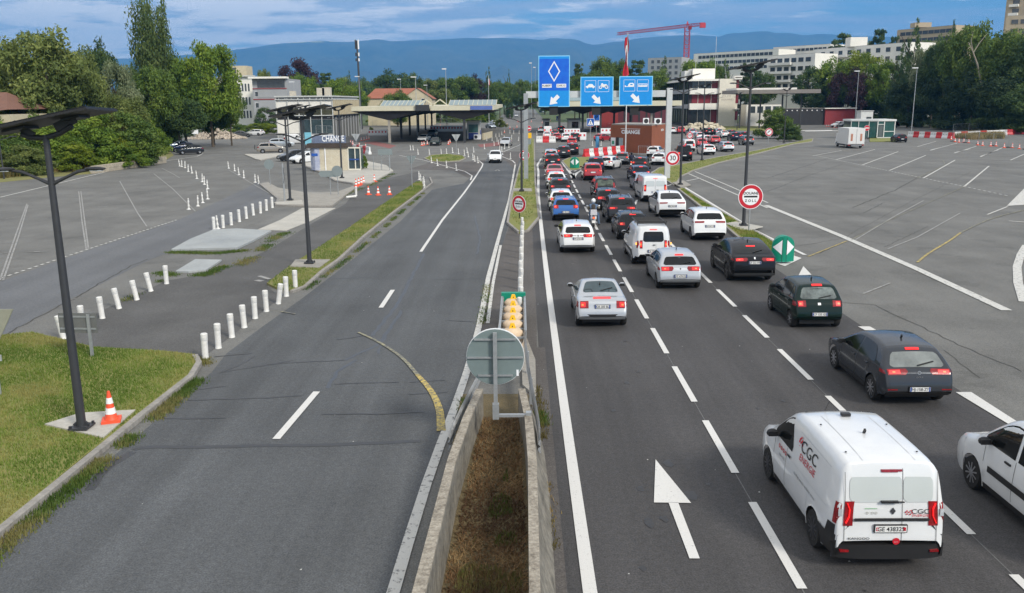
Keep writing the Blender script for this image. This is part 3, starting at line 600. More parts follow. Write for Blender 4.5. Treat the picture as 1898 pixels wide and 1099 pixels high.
class Shape:
    def __init__(s, t, **k):
        d = dict(TYPES[t]); d.update(k); s.__dict__.update(d); s.t = t
        s.prof = chaikin(s.up, 1)
        s.lo = [(0, s.up[0][1]), (.04, .30), (.35, .21), (s.L - .75, .22), (s.L - .45, .27), (s.L - .10, .36), (s.L, s.up[-1][1])]
        s.xf = s.fo; s.xr = s.fo + s.wb
    def z(s, x): return interp(s.prof, x)
    def belt_z(s, x): return s.belt[0] + (s.belt[1] - s.belt[0]) * x / s.L
    def plan(s, x):
        f = 1.0
        if x < .75: f -= .17 * ((.75 - x) / .75) ** 2.2
        e = s.L - .55
        if x > e: f -= .105 * ((x - e) / .55) ** 2.4
        return f
    er, ed = .075, .055
    def Y(s, x, z):
        h = s.W / 2 * s.plan(x); zb = s.belt_z(x)
        if z < .5: f = .945 + .05 * max(0, z - .15) / .35
        elif z < zb: f = .995 - .04 * ((z - .5) / max(.1, zb - .5)) ** 2
        else: f = .955 - (.955 - s.roofw - .03) * min(1, (z - zb) / (s.H - zb))
        zt = s.z(x); r = s.er
        if z > zt - r: f -= s.ed * ((z - (zt - r)) / r) ** 2
        return h * f
    def rear_x(s, z):
        P = s.prof[::-1]
        for (a, za), (b_, zb) in zip(P, P[1:]):
            if za <= z <= zb or (z <= za): return a + (b_ - a) * max(0, (z - za)) / max(1e-6, zb - za)
        return P[-1][0]
    def front_x(s, z):
        for (a, za), (b_, zb) in zip(s.prof, s.prof[1:]):
            if za <= z <= zb: return a + (b_ - a) * (z - za) / max(1e-6, zb - za)
        return s.prof[0][0]
    def P(s, x, y, z): return (y, s.L / 2 - x, z)          # car space: nose towards +Y
    def crown(s, x, y):
        zt = s.z(x); yt = s.Y(x, zt); zb = s.belt_z(x)
        k = .012 + .03 * max(0, min(1, (zt - zb) / (s.H - zb)))
        return k * (1 - min(1, (y / max(yt, .1)) ** 2))
    def body(s, mt, detail=1):
        xs = set(p[0] for p in s.prof) | set(p[0] for p in s.lo)
        xs |= set(np.linspace(.1, s.L - .1, 26 if detail else 14))
        ra = s.wr * 1.13
        arch = []
        for xa in (s.xf, s.xr):
            xs = set(x for x in xs if abs(abs(x - xa) - ra) > .02)
            for k in range(0, 11): arch.append(xa + ra * math.cos(math.pi * k / 10))
            arch += [xa - ra - .002, xa + ra + .002]
        xs = sorted(xs | set(arch)); rows = []
        for x in xs:
            zt = s.z(x); zb = interp(s.lo, x)
            for xa in (s.xf, s.xr):
                dx = abs(x - xa)
                if dx <= ra + 1e-6: zb = max(zb, s.wr + math.sqrt(max(0, ra * ra - dx * dx)))
            zb = min(zb, zt - .01); zbelt = min(s.belt_z(x), zt - .09 * min(1, (zt - zb) * 2))
            zbelt = max(zbelt, zb)
            zz = [zb + (zbelt - zb) * t for t in (0, .12, .3, .5, .7, .86, 1)] + [zbelt + (zt - zbelt) * t for t in (.3, .6, .8, .93, 1)]
            half = [(s.Y(x, z), z) for z in zz]; yt = half[-1][0]
            top = [(yt * t, zt + s.crown(x, yt * t)) for t in (.93, .75, .5, .25, 0)]
            ring = [(y, z) for y, z in half + top]; full = [(-y, z) for y, z in ring] + ring[::-1][1:]
            rows.append([s.P(x, y, z) for y, z in full])
        m = mb(mt).grid(rows)
        return m
    def side_patch(s, m, xa, xb, zlo, zhi, off=.006, n=10, sgn=1, rows=3):
        """patch of the flank: zlo/zhi are functions of x"""
        g = []
        for i in range(n + 1):
            x = xa + (xb - xa) * i / n; a, b_ = zlo(x), zhi(x)
            if b_ < a + .004: b_ = a + .004
            g.append([s.P(x, sgn * (s.Y(x, a + (b_ - a) * j / rows) + off), a + (b_ - a) * j / rows) for j in range(rows + 1)])
        m.grid(g, flip=(sgn > 0)); return m
    def rear_pt(s, y, z, off=.006):
        x = s.rear_x(z); x2 = s.rear_x(z + .02); dz = .02; dx = x2 - x; l = math.hypot(dx, dz); nx, nz = dz / l, -dx / l
        y_ = y; q = s.Y(x, z); c = s.crown(x, y)
        return s.P(x + nx * off, y_, z + nz * off + c * nz)
    def rear_patch(s, m, z0, z1, y0, y1, off=.006, rows=6, n=10, shrink=(0, 0)):
        """patch of the tail between heights z0<z1; y0,y1 functions of z or numbers"""
        g = []
        for i in range(rows + 1):
            z = z0 + (z1 - z0) * i / rows
            a = y0(z) if callable(y0) else y0; b_ = y1(z) if callable(y1) else y1
            t = i / rows; k = shrink[0] * max(0, 1 - t * 5) ** 2 + shrink[1] * max(0, 1 - (1 - t) * 5) ** 2
            a2, b2 = a + k * (1 if b_ > a else -1), b_ - k * (1 if b_ > a else -1)
            g.append([s.rear_pt(a2 + (b2 - a2) * j / n, z, off) for j in range(n + 1)])
        m.grid(g, flip=True); return m
    def front_patch(s, m, x0, x1, y0, y1, off=.006, rows=6, n=10):
        g = []
        for i in range(rows + 1):
            x = x0 + (x1 - x0) * i / rows; z = s.z(x); x2 = x + .02; dz = s.z(x2) - z; l = math.hypot(.02, dz); nx, nz = -dz / l, .02 / l
            a = y0(x) if callable(y0) else y0; b_ = y1(x) if callable(y1) else y1
            g.append([s.P(x + nx * off, a + (b_ - a) * j / n, z + nz * off + s.crown(x, a + (b_ - a) * j / n)) for j in range(n + 1)])
        m.grid(g, flip=False); return m

def wheel(root, s, x, sgn, rim=ALU, spokes=5, detail=1):
    r = s.wr; w_ = .20; yc = sgn * (s.W / 2 - .115)
    n = 28 if detail else 14
    t = mb(RUBBER).lathe([(r * .66, -w_ / 2), (r * .90, -w_ / 2 - .005), (r * .985, -w_ / 2 + .03), (r, 0), (r * .985, w_ / 2 - .03), (r * .90, w_ / 2 + .005), (r * .66, w_ / 2)], s.P(x, yc, r), n, 'X')
    o = t.obj('wheel', root, 40)
    c = s.P(x, yc + sgn * (w_ / 2 - .02), r); b = mb(BLACK).disc(c, r * .66, (sgn, 0, 0), .004, n)
    b.use(rim)
    cx = c[0] + sgn * .014
    b.disc((cx - sgn * .012, c[1], c[2]), r * .68, (sgn, 0, 0), .016, n, r_in=r * .58)
    if detail:
        for k in range(spokes):
            a = 2 * math.pi * k / spokes + .3; u = Vector((0, math.cos(a), math.sin(a)))
            b.bar(Vector((cx, c[1], c[2])) + u * r * .05, Vector((cx, c[1], c[2])) + u * r * .63, r * (.20 if spokes <= 6 else .09), .02, (sgn, 0, 0))
    else: b.disc((cx, c[1], c[2]), r * .42, (sgn, 0, 0), .006, 10)
    b.disc((cx, c[1], c[2]), r * .17, (sgn, 0, 0), .016, 12)
    b.obj('rim', o)

def plate_at(root, s, zc, txt=None, eu=True, detail=1, swiss=False, y=0.0):
    w_, h = (.50, .11); x = s.rear_x(zc) + .035
    org = Vector(s.P(x, y, zc))
    b = mb(BLACK).box((y, org.y + .015, zc), (w_ + .03, .035, h + .025)).use(PLATE).box((y, org.y - .003, zc), (w_, .012, h))
    if eu: b.use(EUBLUE).box((y - w_ / 2 + .022, org.y - .010, zc), (.032, .003, h)).box((y + w_ / 2 - .022, org.y - .010, zc), (.032, .003, h))
    if swiss: b.use(SIGNRED).box((y - w_ / 2 + .035, org.y - .010, zc), (.045, .003, .06)).box((y + w_ / 2 - .035, org.y - .010, zc), (.045, .003, .06)).use(SIGNWHITE).box((y - w_ / 2 + .035, org.y - .013, zc), (.03, .002, .012)).box((y - w_ / 2 + .035, org.y - .013, zc), (.012, .002, .035))
    if txt: b.use(SIGNBLACK).text(txt, .105, (y, org.y - .0125, zc - .002), (1, 0, 0), (0, 0, 1), 0, sx=.92, weight=.012)
    b.obj('number_plate', root)

def mirror(root, s, m, side_x, sgn):
    z = s.belt_z(side_x) + .07; y = s.Y(side_x, z)
    b = mb(m).ball(s.P(side_x, sgn * (y + .14), z + .02), 1, 10, 6, (.115, .075, .08)).use(BLACK).bar(s.P(side_x, sgn * y, z - .04), s.P(side_x, sgn * (y + .1), z), .06, .04).box((sgn * (y + .145), s.L / 2 - side_x - .068, z + .02), (.17, .02, .10))
    b.obj('mirror', root, 50)

def car(name, label, pos, mt, t='hatch', rz=0.0, detail=1, group=None, lit=True, rim=ALU, spokes=5, lamp='std', hm=True, plate=None, plate_z=None, eu=True, swiss=False, glass=GLASS, rearglass=None, rails=False, lowtrim=BLACK, mirror_m=None, anchor='rear', cat='car', pillars=(0.45,), front=False, lampz=None, rearwin=True, handles=True, lights_on=False, **kw):
    """builds one vehicle; pos is the ground point under its rear (or front) axle"""
    s = Shape(t, **kw)
    ax = s.xr if anchor == 'rear' else (s.xf if anchor == 'front' else s.L / 2)
    dv = Vector((-math.sin(rz), math.cos(rz)))             # heading
    p = Vector(pos[:2]) + dv * (ax - s.L / 2)
    o = thing(name, label, cat, (p.x, p.y, .014), rz, group)
    s.body(mt, detail).obj('body', o, 42)
    # dark floor pan and wheel wells
    b = mb(BLACK); fx = s.W / 2 - .13
    b.box((0, .15, .32), (s.W - .36, s.L - .9, .16)); 
    for xa in (s.xf, s.xr): b.box((0, s.L / 2 - xa, s.wr + .10), (s.W - .5, s.wr * 2.3, s.wr * 1.5))
    b.obj('underbody', o)
    for xa in (s.xf, s.xr):
        for sg in (-1, 1): wheel(o, s, xa, sg, rim, spokes, detail)
    gl = lambda x: s.belt_z(x) + .03
    # windscreen and tail glass
    yw = lambda x: s.Y(x, s.z(x)) - .05
    s.front_patch(mb(glass), s.ws[0] + .04, s.ws[1] - .03, lambda x: -yw(x), yw, .006, 6, 10).obj('windscreen', o, 60)
    if rearwin:
        yr = lambda z: s.Y(s.rear_x(z), z) - (.09 if t not in ('van', 'bigvan') else .14)
        s.rear_patch(mb(rearglass or glass), s.rg[1] + .02, s.rg[0], lambda z: -yr(z), yr, .007, 10, 10, (.10, .05)).obj('rear_window', o, 60)
    # side glass, split by pillars
    xa, xb = s.side; cuts = [xa] + [xa + (xb - xa) * p_ for p_ in pillars] + [xb]
    def top(x):
        return min(s.z(x) - .085, gl(x) + (s.H - gl(x) - .085))
    for sg in (-1, 1):
        for i in range(len(cuts) - 1):
            a, c = cuts[i] + (.0 if i == 0 else .045), cuts[i + 1] - (0 if i == len(cuts) - 2 else .045)
            def zh(x, c=c, last=(i == len(cuts) - 2)):
                h = top(x)
                if last: h = min(h, gl(x) + (top(c - .35) - gl(c)) * max(0, (c - x)) / .35 + .10)
                return h
            s.side_patch(mb(glass), a, c, gl, zh, .006, 10 if detail else 6, sg).obj('side_window', o, 60)
        if detail:
            b = mb(BLACK)
            for x in [cuts[0] + .05] + [c for c in cuts[1:-1]] + [cuts[-1] - .25]:
                s.side_patch(b, x - .006, x + .006, lambda q: .36 if abs(q - s.xr) > s.wr * 1.2 and abs(q - s.xf) > s.wr * 1.2 else s.wr * 2.2, lambda q: s.belt_z(q) + .01, .0025, 1, sg, 8)
            b.obj('door_seam', o, 60)
            if handles:
                for c in cuts[1:]:
                    hx = c - .22 if c != cuts[-1] else c - .45; hz = s.belt_z(hx) - .10
                    mb(mirror_m or mt).box((sg * (s.Y(hx, hz) + .012), s.L / 2 - hx, hz), (.03, .18, .035)).obj('door_handle', o)
            s.side_patch(mb(lowtrim), s.xf + s.wr * 1.25, s.xr - s.wr * 1.25, lambda q: .215, lambda q: .33, .006, 8, sg).obj('sill_trim', o, 60)
        mirror(o, s, mirror_m or mt, s.side[0] + .18, sg)
    # tail: lower bumper, lamps, plate
    zb = .47
    s_y = lambda z: s.Y(s.rear_x(z), z) + .0
    b = mb(lowtrim)
    P0 = []
    for z, xx in ((.32, s.L - .10), (.38, s.L - .02), (.45, s.L + .004)):
        row = [s.P(xx - .05 * abs(j / 5) ** 3, (s.W / 2 * .88) * j / 5, z) for j in range(-5, 6)]; P0.append(row)
    b.grid(P0, flip=True); b.obj('rear_bumper', o, 60)
    lz = lampz or {'hatch': (.80, .98), 'sedan': (.80, .97), 'wagon': (.84, 1.0), 'suv': (.90, 1.10), 'coupesuv': (.93, 1.08), 'fastback': (.93, 1.07), 'minivan': (.80, 1.25), 'van': (.80, 1.25), 'bigvan': (.85, 1.35), 'pickup': (.85, 1.15)}[t]
    inner = {'std': .62, 'wide': .34, 'tall': .80}[lamp]
    for sg in (-1, 1):
        b = mb(REDL)
        f0 = lambda z: sg * s_y(z) * (inner + (.16 if lamp == 'wide' else 0) * abs((z - lz[0]) / (lz[1] - lz[0]) - .6))
        s.rear_patch(b, lz[0], lz[1], f0 if sg < 0 else (lambda z: sg * s_y(z) * 1.0), (lambda z: sg * s_y(z) * 1.0) if sg < 0 else f0, .012, 4, 5)
        if sg > 0: b.f = [f[::-1] for f in b.f]; b.f = [f[::-1] for f in b.f]
        xr0 = s.rear_x(lz[0])
        s.side_patch(b, s.rear_x(lz[0]) - (.30 if lamp != 'tall' else .12), s.rear_x((lz[0] + lz[1]) / 2) + .0, lambda q: lz[0] + .02, lambda q: min(lz[1] - .02, s.z(q) - .03), .009, 4, sg)
        lm = b.obj('tail_light', o, 60)
        if lit:
            b = mb(BRAKE)
            zc = (lz[0] + lz[1]) / 2; dz = (lz[1] - lz[0]) * .30
            a, c = sg * s_y(zc) * (inner + (.97 - inner) * .42), sg * s_y(zc) * .955
            s.rear_patch(b, zc - dz, zc + dz, min(a, c), max(a, c), .02, 2, 3)
            b.use(BRAKEP); cy = (a + c) / 2 + sg * .02; s.rear_patch(b, zc - dz * .42, zc + dz * .42, cy - .035, cy + .035, .024, 2, 2)
            b.obj('brake_lamp', lm, 60)
    if hm and rearwin or t in ('van', 'bigvan'):
        zc = s.rg[0] + (.045 if t not in ('van', 'bigvan') else .09)
        s.rear_patch(mb(BRAKE if lit else REDL), zc - .018, zc + .018, -.17, .17, .02, 1, 4).obj('high_brake_light', o, 60)
    if rearwin and detail:
        zc = s.rg[1] + .06; mb(BLACK).bar(s.rear_pt(.0, zc - .02, .03), s.rear_pt(.42, zc + .06, .03), .03, .02).obj('wiper', o)
    plate_at(o, s, plate_z or {'hatch': .62, 'sedan': .78, 'wagon': .80, 'suv': .82, 'coupesuv': .90, 'fastback': .82, 'minivan': .70, 'van': .78, 'bigvan': .80, 'pickup': .72}[t], plate, eu, detail, swiss)
    if front:      # nose in view
        b = mb(HEADL)
        for sg in (-1, 1):
            g = []
            for z in (.60, .68, .75):
                g.append([s.P(s.front_x(z) + .25 * ((y_ / .8) ** 4) - .012, sg * y_ * s.W / 2 * 1.0, z) for y_ in (.48, .62, .76, .86)])
            b.grid(g, flip=sg < 0)
        b.obj('headlight', o, 60)
        b = mb(BLACK); b.grid([[s.P(-.012 + .03 * abs(y_), y_ * s.W / 2, z) for y_ in (-.6, -.3, 0, .3, .6)] for z in (.34, .46)]).grid([[s.P(s.front_x(z) - .012 + .03 * abs(y_), y_ * s.W / 2, z) for y_ in (-.38, 0, .38)] for z in (.60, .66)]); b.obj('grille', o, 60)
        mb(PLATE).box((0, s.L / 2 + .02, .50), (.5, .012, .11)).obj('front_plate', o)
    if rails:
        b = mb(rails if not isinstance(rails, bool) else ALU)
        for sg in (-1, 1):
            xs_ = np.linspace(s.ws[1] + .3, s.L - .75, 7); b.tube([s.P(x, sg * (s.Y(x, s.z(x)) - .06), s.z(x) + (.06 if 0 < i < 6 else .0)) for i, x in enumerate(xs_)], .02, 6)
        b.obj('roof_rail', o, 50)
    ax_ = s.L * .70
    if detail and t not in ('bigvan',):
        mb(BLACK).bar(s.P(ax_, 0, s.z(ax_) + .02), s.P(ax_ + .06, 0, s.z(ax_) + .12), .03, .05).obj('antenna', o)
    return o, s

def hd(deg): return R(deg)                                   # positive turns left
PAINTS = dict(white=paint('white_car_paint', (.68, .69, .69)), silver=paint('silver_car_paint', (.46, .48, .50), .55, .35), black=paint('black_car_paint', (.010, .011, .014)), blue=paint('blue_car_paint', (.012, .11, .36), .3), golf=paint('slate_grey_paint', (.045, .050, .058), .35), green=paint('dark_green_paint', (.005, .016, .014)), red=paint('red_car_paint', (.34, .010, .018), .2), crimson=paint('pink_red_paint', (.42, .05, .07), .2), grey=paint('grey_car_paint', (.10, .105, .11), .5), dgrey=paint('dark_grey_paint', (.030, .033, .038), .4), navy=paint('navy_car_paint', (.015, .022, .05), .3), tan=paint('champagne_paint', (.30, .27, .23), .5), lsilver=paint('light_silver_paint', (.52, .56, .58), .5), bsilver=paint('blue_silver_paint', (.27, .33, .40), .5))
W_, K_ = PAINTS['white'], PAINTS['black']
QG = 'vehicles queuing towards the crossing'
NOTCH = dict(L=4.04, roofw=.66, H=1.38, wb=2.54, fo=.80, wr=.315, up=[(0, .48), (.03, .62), (.22, .72), (.6, .82), (1.05, .90), (1.85, 1.30), (2.1, 1.36), (2.40, 1.38), (2.65, 1.35), (3.32, 1.02), (3.72, 1.01), (3.90, .97), (3.97, .72), (4.02, .6), (4.04, .46)], belt=(.88, .97), rg=(1.34, 1.07), ws=(1.08, 1.83), side=(1.25, 3.05), W=1.75)

# -- nearest vehicles, each with its own details
cab, S_ = car('convertible_car', 'silver hardtop convertible alone at the back of the innermost lane', G(1113, 602), PAINTS['silver'], 'sedan', plate='GB 283 BL', plate_z=.78, lampz=(.72, .95), lowtrim=PAINTS['silver'], rim=ALU, glass=BGLASS, spokes=8, hm=False, pillars=(), **NOTCH)
S_.rear_patch(mb(BRAKE), .995, 1.012, -.30, .30, .012, 1, 6).obj('boot_brake_light', cab)
b = mb(BLACK); b.grid([[S_.P(S_.L + .012 - .05 * abs(j / 5) ** 3, S_.W / 2 * .80 * j / 5, z) for j in range(-5, 6)] for z in (.43, .53)], flip=True); b.obj('bumper_grille', cab)
for y in (-.42, .42): mb(BLACK).tube([S_.rear_pt(y - .15, 1.10, .010), S_.rear_pt(y - .10, 1.16, .010), S_.rear_pt(y + .10, 1.16, .010), S_.rear_pt(y + .15, 1.10, .010)], .012, 5).obj('headrest', cab)
mg, S_ = car('estate_car', 'white estate car with lit brake lights ahead of the silver convertible', G(1069, 466), W_, 'wagon', plate='EW-276-SD', lamp='wide', lampz=(.86, 1.0), lowtrim=W_, mirror_m=BLACK, L=4.4, W=1.81, group=QG, rim=DARKALU)
b = mb(BLACK); S_.rear_patch(b, .925, .94, -.28, -.08, .012, 1, 3); S_.rear_patch(b, .925, .94, .08, .28, .012, 1, 3); S_.rear_patch(b, .89, .96, -.03, .03, .014, 1, 2); b.obj('badge', mg)
st, S_ = car('hatchback_car', 'bright blue hatchback with black tyres, fourth car from the silver convertible forward', G(1048, 408), PAINTS['blue'], 'hatch', lowtrim=BLACK, mirror_m=BLACK, L=4.08, H=1.52, W=1.76, rails=PAINTS['blue'], plate='FC 481 KD', plate_z=.60, group=QG, lampz=(.82, 1.02))
st['label'] = 'bright blue hatchback with roof rails, beside the scooter rider'
S_.rear_patch(mb(DARKALU), .45, .52, -.5, .5, .015, 1, 6).obj('skid_plate', st)
cl, S_ = car('hatchback_car', 'silver hatchback with black rear wiper following the roof rack van', G(1255, 533), PAINTS['silver'], 'hatch', plate='FZ 678 DJ', plate_z=.60, lamp='wide', lampz=(.80, .96), lowtrim=PAINTS['silver'], rim=DARKALU, L=4.05, W=1.80, group=QG)
S_.rear_patch(mb(SIGNBLACK), .84, .91, lambda z: -.032 + abs(z - .875), lambda z: .032 - abs(z - .875), .012, 2, 2).obj('badge', cl)
x4, S_ = car('coupe_suv', 'black coupe SUV with sloping roof beside the green bollard', G(1386, 518), K_, 'coupesuv', plate='CP 232 WK', lamp='wide', lampz=(.95, 1.08), rim=DARKALU, group=QG, lowtrim=PAINTS['grey'], hm=False)
S_.rear_patch(mb(BRAKE), 1.40, 1.43, -.19, .19, .02, 1, 4).obj('high_brake_light', x4); S_.rear_patch(mb(SIGNWHITE), 1.03, 1.10, lambda z: -.03, lambda z: .03, .012, 2, 2).obj('badge', x4)
ya, S_ = car('small_hatchback', 'small dark green hatchback with hubcaps in the outer lane', G(1507, 605), PAINTS['green'], 'hatch', plate='CF 155 GS', plate_z=.55, lampz=(.78, .97), L=3.62, W=1.66, H=1.50, wb=2.37, fo=.70, wr=.285, spokes=7, group=QG, lowtrim=PAINTS['green'], rearglass=mat('pale_reflecting_glass', (.16, .19, .18), .08, spec=.8, noise=2.2, amp=.7),
    up=[(0, .5), (.03, .64), (.2, .78), (.5, .9), (.82, .98), (1.55, 1.40), (1.8, 1.48), (2.3, 1.50), (3.02, 1.44), (3.16, 1.39), (3.42, 1.0), (3.52, .88), (3.57, .7), (3.61, .58), (3.62, .46)], belt=(.92, .98), rg=(1.35, .99), ws=(.86, 1.53), side=(1.05, 3.2), pillars=(.46, .82))
S_.rear_patch(mb(SIGNWHITE), .83, .90, lambda z: -.05, lambda z: .05, .010, 2, 2).obj('badge', ya)
go, S_ = car('hatchback_car', 'slate grey five door hatchback with alloy wheels in the outer lane', G(1675, 740), PAINTS['golf'], 'hatch', plate='HJ-158-ZY', plate_z=.53, lamp='wide', lampz=(.86, .98), L=4.28, W=1.79, H=1.47, wb=2.63, fo=.86, wr=.325, group=QG, lowtrim=BLACK, spokes=10, rearglass=mat('pale_tail_glass', (.20, .22, .21), .08, spec=.8, noise=1.3, amp=.5), pillars=(.50,),
    up=[(0, .5), (.03, .63), (.22, .74), (.65, .85), (1.1, .94), (1.95, 1.39), (2.25, 1.45), (2.75, 1.47), (3.45, 1.42), (3.66, 1.36), (4.03, 1.02), (4.16, .93), (4.23, .74), (4.27, .60), (4.28, .46)], ws=(1.16, 1.93), side=(1.35, 3.50), roofw=.655)
b = mb(ALU).disc(S_.rear_pt(0, .90, .012), .045, (0, -1, .15), .01, 18, r_in=.033).text('V', .05, S_.rear_pt(0, .90, .016), (1, 0, 0), (0, 0, 1)).text('GOLF', .05, S_.rear_pt(0, .80, .016), (1, 0, 0), (0, 0, 1), sx=1.4); b.obj('badge', go)
for sg in (-1, 1): S_.rear_patch(mb(REDL), .50, .53, sg * .66 - .12, sg * .66 + .12, .014, 1, 2).obj('reflector', go)

# -- white delivery van with company lettering (nearest)
kv, S_ = car('delivery_van', 'white panel van lettered CGC ENERGIE driving past the white arrow', G(1603, 1012), W_, 'van', plate='GE 438325', eu=False, swiss=True, plate_z=.78, rearwin=False, lit=False, lamp='tall', lampz=(.82, 1.22), rim=DARKALU, spokes=12, mirror_m=BLACK, pillars=(), handles=False, group=None, cat='van', W=1.88)
PANEL = mat('white_rear_panel', (.50, .535, .53), .12, coat=1, noise=1.2, amp=.05)
for a, c in ((-.66, .172), (.192, .66)):
    S_.rear_patch(mb(PANEL), 1.20, 1.60, a, c, .010, 8, 6, (.06, .04)).obj('door_panel', kv, 60)
b = mb(BLACK); S_.rear_patch(b, .50, 1.72, .179, .186, .012, 14, 1); S_.rear_patch(b, .50, .507, -.70, .70, .012, 1, 6)
for sg in (-1, 1): S_.rear_patch(b, .52, 1.68, sg * .735 - .004, sg * .735 + .004, .012, 14, 1)
b.obj('door_seam', kv)
S_.rear_patch(mb(BLACK), .90, .95, -.60, .62, .03, 2, 8, (.02, .02)).obj('door_bar', kv, 40)
mb(BLACK).bar(S_.rear_pt(-.17, 1.215, .04), S_.rear_pt(.10, 1.215, .04), .05, .03).bar(S_.rear_pt(.10, 1.215, .04), S_.rear_pt(.20, 1.21, .04), .012, .02).obj('wiper', kv)
S_.rear_patch(mb(REDL), 1.662, 1.692, -.16, .10, .02, 1, 4).obj('high_brake_light', kv)
hx = [(-.0, .06), (.045, 0), (0, -.06), (-.045, 0)]; b = mb(GREYP); b.poly3([S_.rear_pt(.03 + x, 1.06 + z, .016) for x, z in hx][::-1]); b.obj('badge', kv)
RL = lambda m, tx, sz, y, z, sx=1, al='CENTER', wt=0: m.text(tx, sz, S_.rear_pt(y, z, .016), (1, 0, 0), (0, (S_.rear_x(z) - S_.rear_x(z + .1)) / .1, 1), 0, al, sx, wt)
b = mb(SIGNBLACK); RL(b, 'CGC', .11, .47, 1.05, 1.25); b.use(SIGNRED); RL(b, 'ENERGIE', .06, .47, .985, 1.15)
for k, (dx, dz) in enumerate([(0, 0), (.035, .025), (-.03, .02), (.02, -.035), (-.03, -.03), (.05, -.01), (-.05, 0)]): b.disc(S_.rear_pt(.285 + dx, 1.04 + dz, .014), .013, (0, -1, 0), .004, 8)
b.use(SIGNBLACK); RL(b, 'KANGOO', .052, -.50, .61, 1.5, wt=.01)
b.use(mat('sticker_green', (.12, .38, .14), .5, noise=20, amp=.2)); S_.rear_patch(b, 1.095, 1.105, -.42, -.22, .014, 1, 2); b.use(mat('sticker_grey', (.35, .34, .28), .5, noise=20, amp=.2))
for dx in (-.38, -.30, -.24): b.disc(S_.rear_pt(dx, 1.03, .012), .022, (0, -1, 0), .004, 12, r_in=.015)
b.use(SIGNRED).disc(S_.rear_pt(.10, .565, .012), .058, (0, -1, 0), .005, 18); b.use(SIGNWHITE); RL(b, '850', .045, .10, .565, 1.1)
b.obj('lettering', kv)
for sg in (-1, 1):
    b = mb(BRAKE)
    pts = [(.95, 1.19), (.89, 1.10), (.89, .98), (.955, .87)]
    for (ya_, za), (yb, zb_) in zip(pts, pts[1:]): b.bar(S_.rear_pt(sg * ya_ * S_.Y(S_.rear_x(za), za), za, .028), S_.rear_pt(sg * yb * S_.Y(S_.rear_x(zb_), zb_), zb_, .028), .022, .012)
    b.use(HEADL); S_.rear_patch(b, .98, 1.10, min(sg * .78, sg * .84), max(sg * .78, sg * .84), .02, 2, 2); b.obj('brake_lamp', kv)
    b = mb(BLACK)
    S_.side_patch(b, S_.L - .62, S_.L - .02, lambda q: .30 if abs(q - S_.xr) > S_.wr * 1.14 else S_.wr + math.sqrt(max(0, (S_.wr * 1.14) ** 2 - (q - S_.xr) ** 2)), lambda q: .82 if q > S_.L - .30 else .62, .014, 10, sg); b.obj('corner_guard', kv, 60)
    b = mb(mat('body_crease', (.50, .52, .53), .4, noise=5, amp=.1))
    for xa_, xb_, f in ((2.35, 4.1, lambda q: .99), (2.40, 3.95, lambda q: 1.60)): S_.side_patch(b, xa_, xb_, lambda q: f(q), lambda q: f(q) + .012, .006, 10, sg, 1)
    b.obj('panel_crease', kv)
    hb = mb(BLACK); S_.side_patch(hb, 2.05, 2.22, lambda q: 1.0, lambda q: 1.045, .02, 2, sg, 1); hb.obj('door_handle', kv)
bump = mb(BLACK); bump.grid([[S_.P(S_.L + .03 - .10 * abs(j / 6) ** 4, S_.W / 2 * .96 * j / 6, z) for j in range(-6, 7)] for z in (.26, .34, .44, .50)], flip=True).grid([[S_.P(S_.L + .03 - .10 * abs(j / 6) ** 4 - d, S_.W / 2 * .96 * j / 6, .50) for j in range(-6, 7)] for d in (0, .1)], flip=True); bump.obj('rear_bumper', kv, 50)
for sg in (-1, 1): mb(REDL).box((sg * .72, -S_.L / 2 - .0, .40), (.14, .06, .03)).obj('reflector', kv)
def side_text(m, tx, sz, x, z, wt=0, sx=1.0): # left flank, read from outside: text runs towards the nose? it reads front-to-back on the left side
    y = -(S_.Y(x, z) + .012); tilt = (S_.Y(x, z) - S_.Y(x, z + .15)) / .15
    m.text(tx, sz, S_.P(x, y, z), (0, -1, 0), (tilt, 0, 1), 0, 'CENTER', sx, wt)
b = mb(SIGNBLACK); side_text(b, 'CGC', .30, 2.98, 1.42, sx=1.3); b.use(SIGNRED); side_text(b, 'ENERGIE', .17, 3.02, 1.22, sx=1.25)
for dx, dz in [(0, 0), (.06, .05), (-.05, .05), (.03, -.07), (-.05, -.06), (.08, -.02), (-.08, 0), (.02, .10)]: y = S_.Y(2.50, 1.45); b.disc(S_.P(2.52 + dx, -(y + .008), 1.44 + dz), .026, (-1, 0, .3), .004, 8)
for k in range(4): b.disc(S_.P(1.55 + .13 * k, -(S_.Y(1.6, .98) + .006), .99), .045, (-1, 0, 0), .005, 10, r_in=.02)
b.use(mat('grey_lettering', (.12, .12, .13), .5, noise=20, amp=.1)); side_text(b, 'chauffage sanitaire ventilation service', .075, 3.05, .86); side_text(b, 'depuis 1960', .07, 1.75, .85)
b.obj('side_lettering', kv)
b = mb(BLACK)
for x in (1.9, 2.7, 3.9):
    for sg in (-1, 1): b.disc(S_.P(x, sg * .58, S_.z(x) + .022), .018, (0, 0, 1), .01, 8)
b.box((.0, S_.L / 2 - 2.3, 1.90), (.16, .10, .05)).tube([S_.P(1.95, -.25, 1.84), S_.P(2.15, -.25, 2.10)], .008, 5); b.obj('roof_mount', kv)
b = mb(mat('roof_groove', (.50, .51, .52), .4, noise=5, amp=.1))
for y in (-.42, .42): b.grid([[S_.P(x, y + d, S_.z(x) + S_.crown(x, y) + .003) for d in (-.008, .008)] for x in np.linspace(1.95, 4.2, 8)])
b.obj('roof_groove', kv)

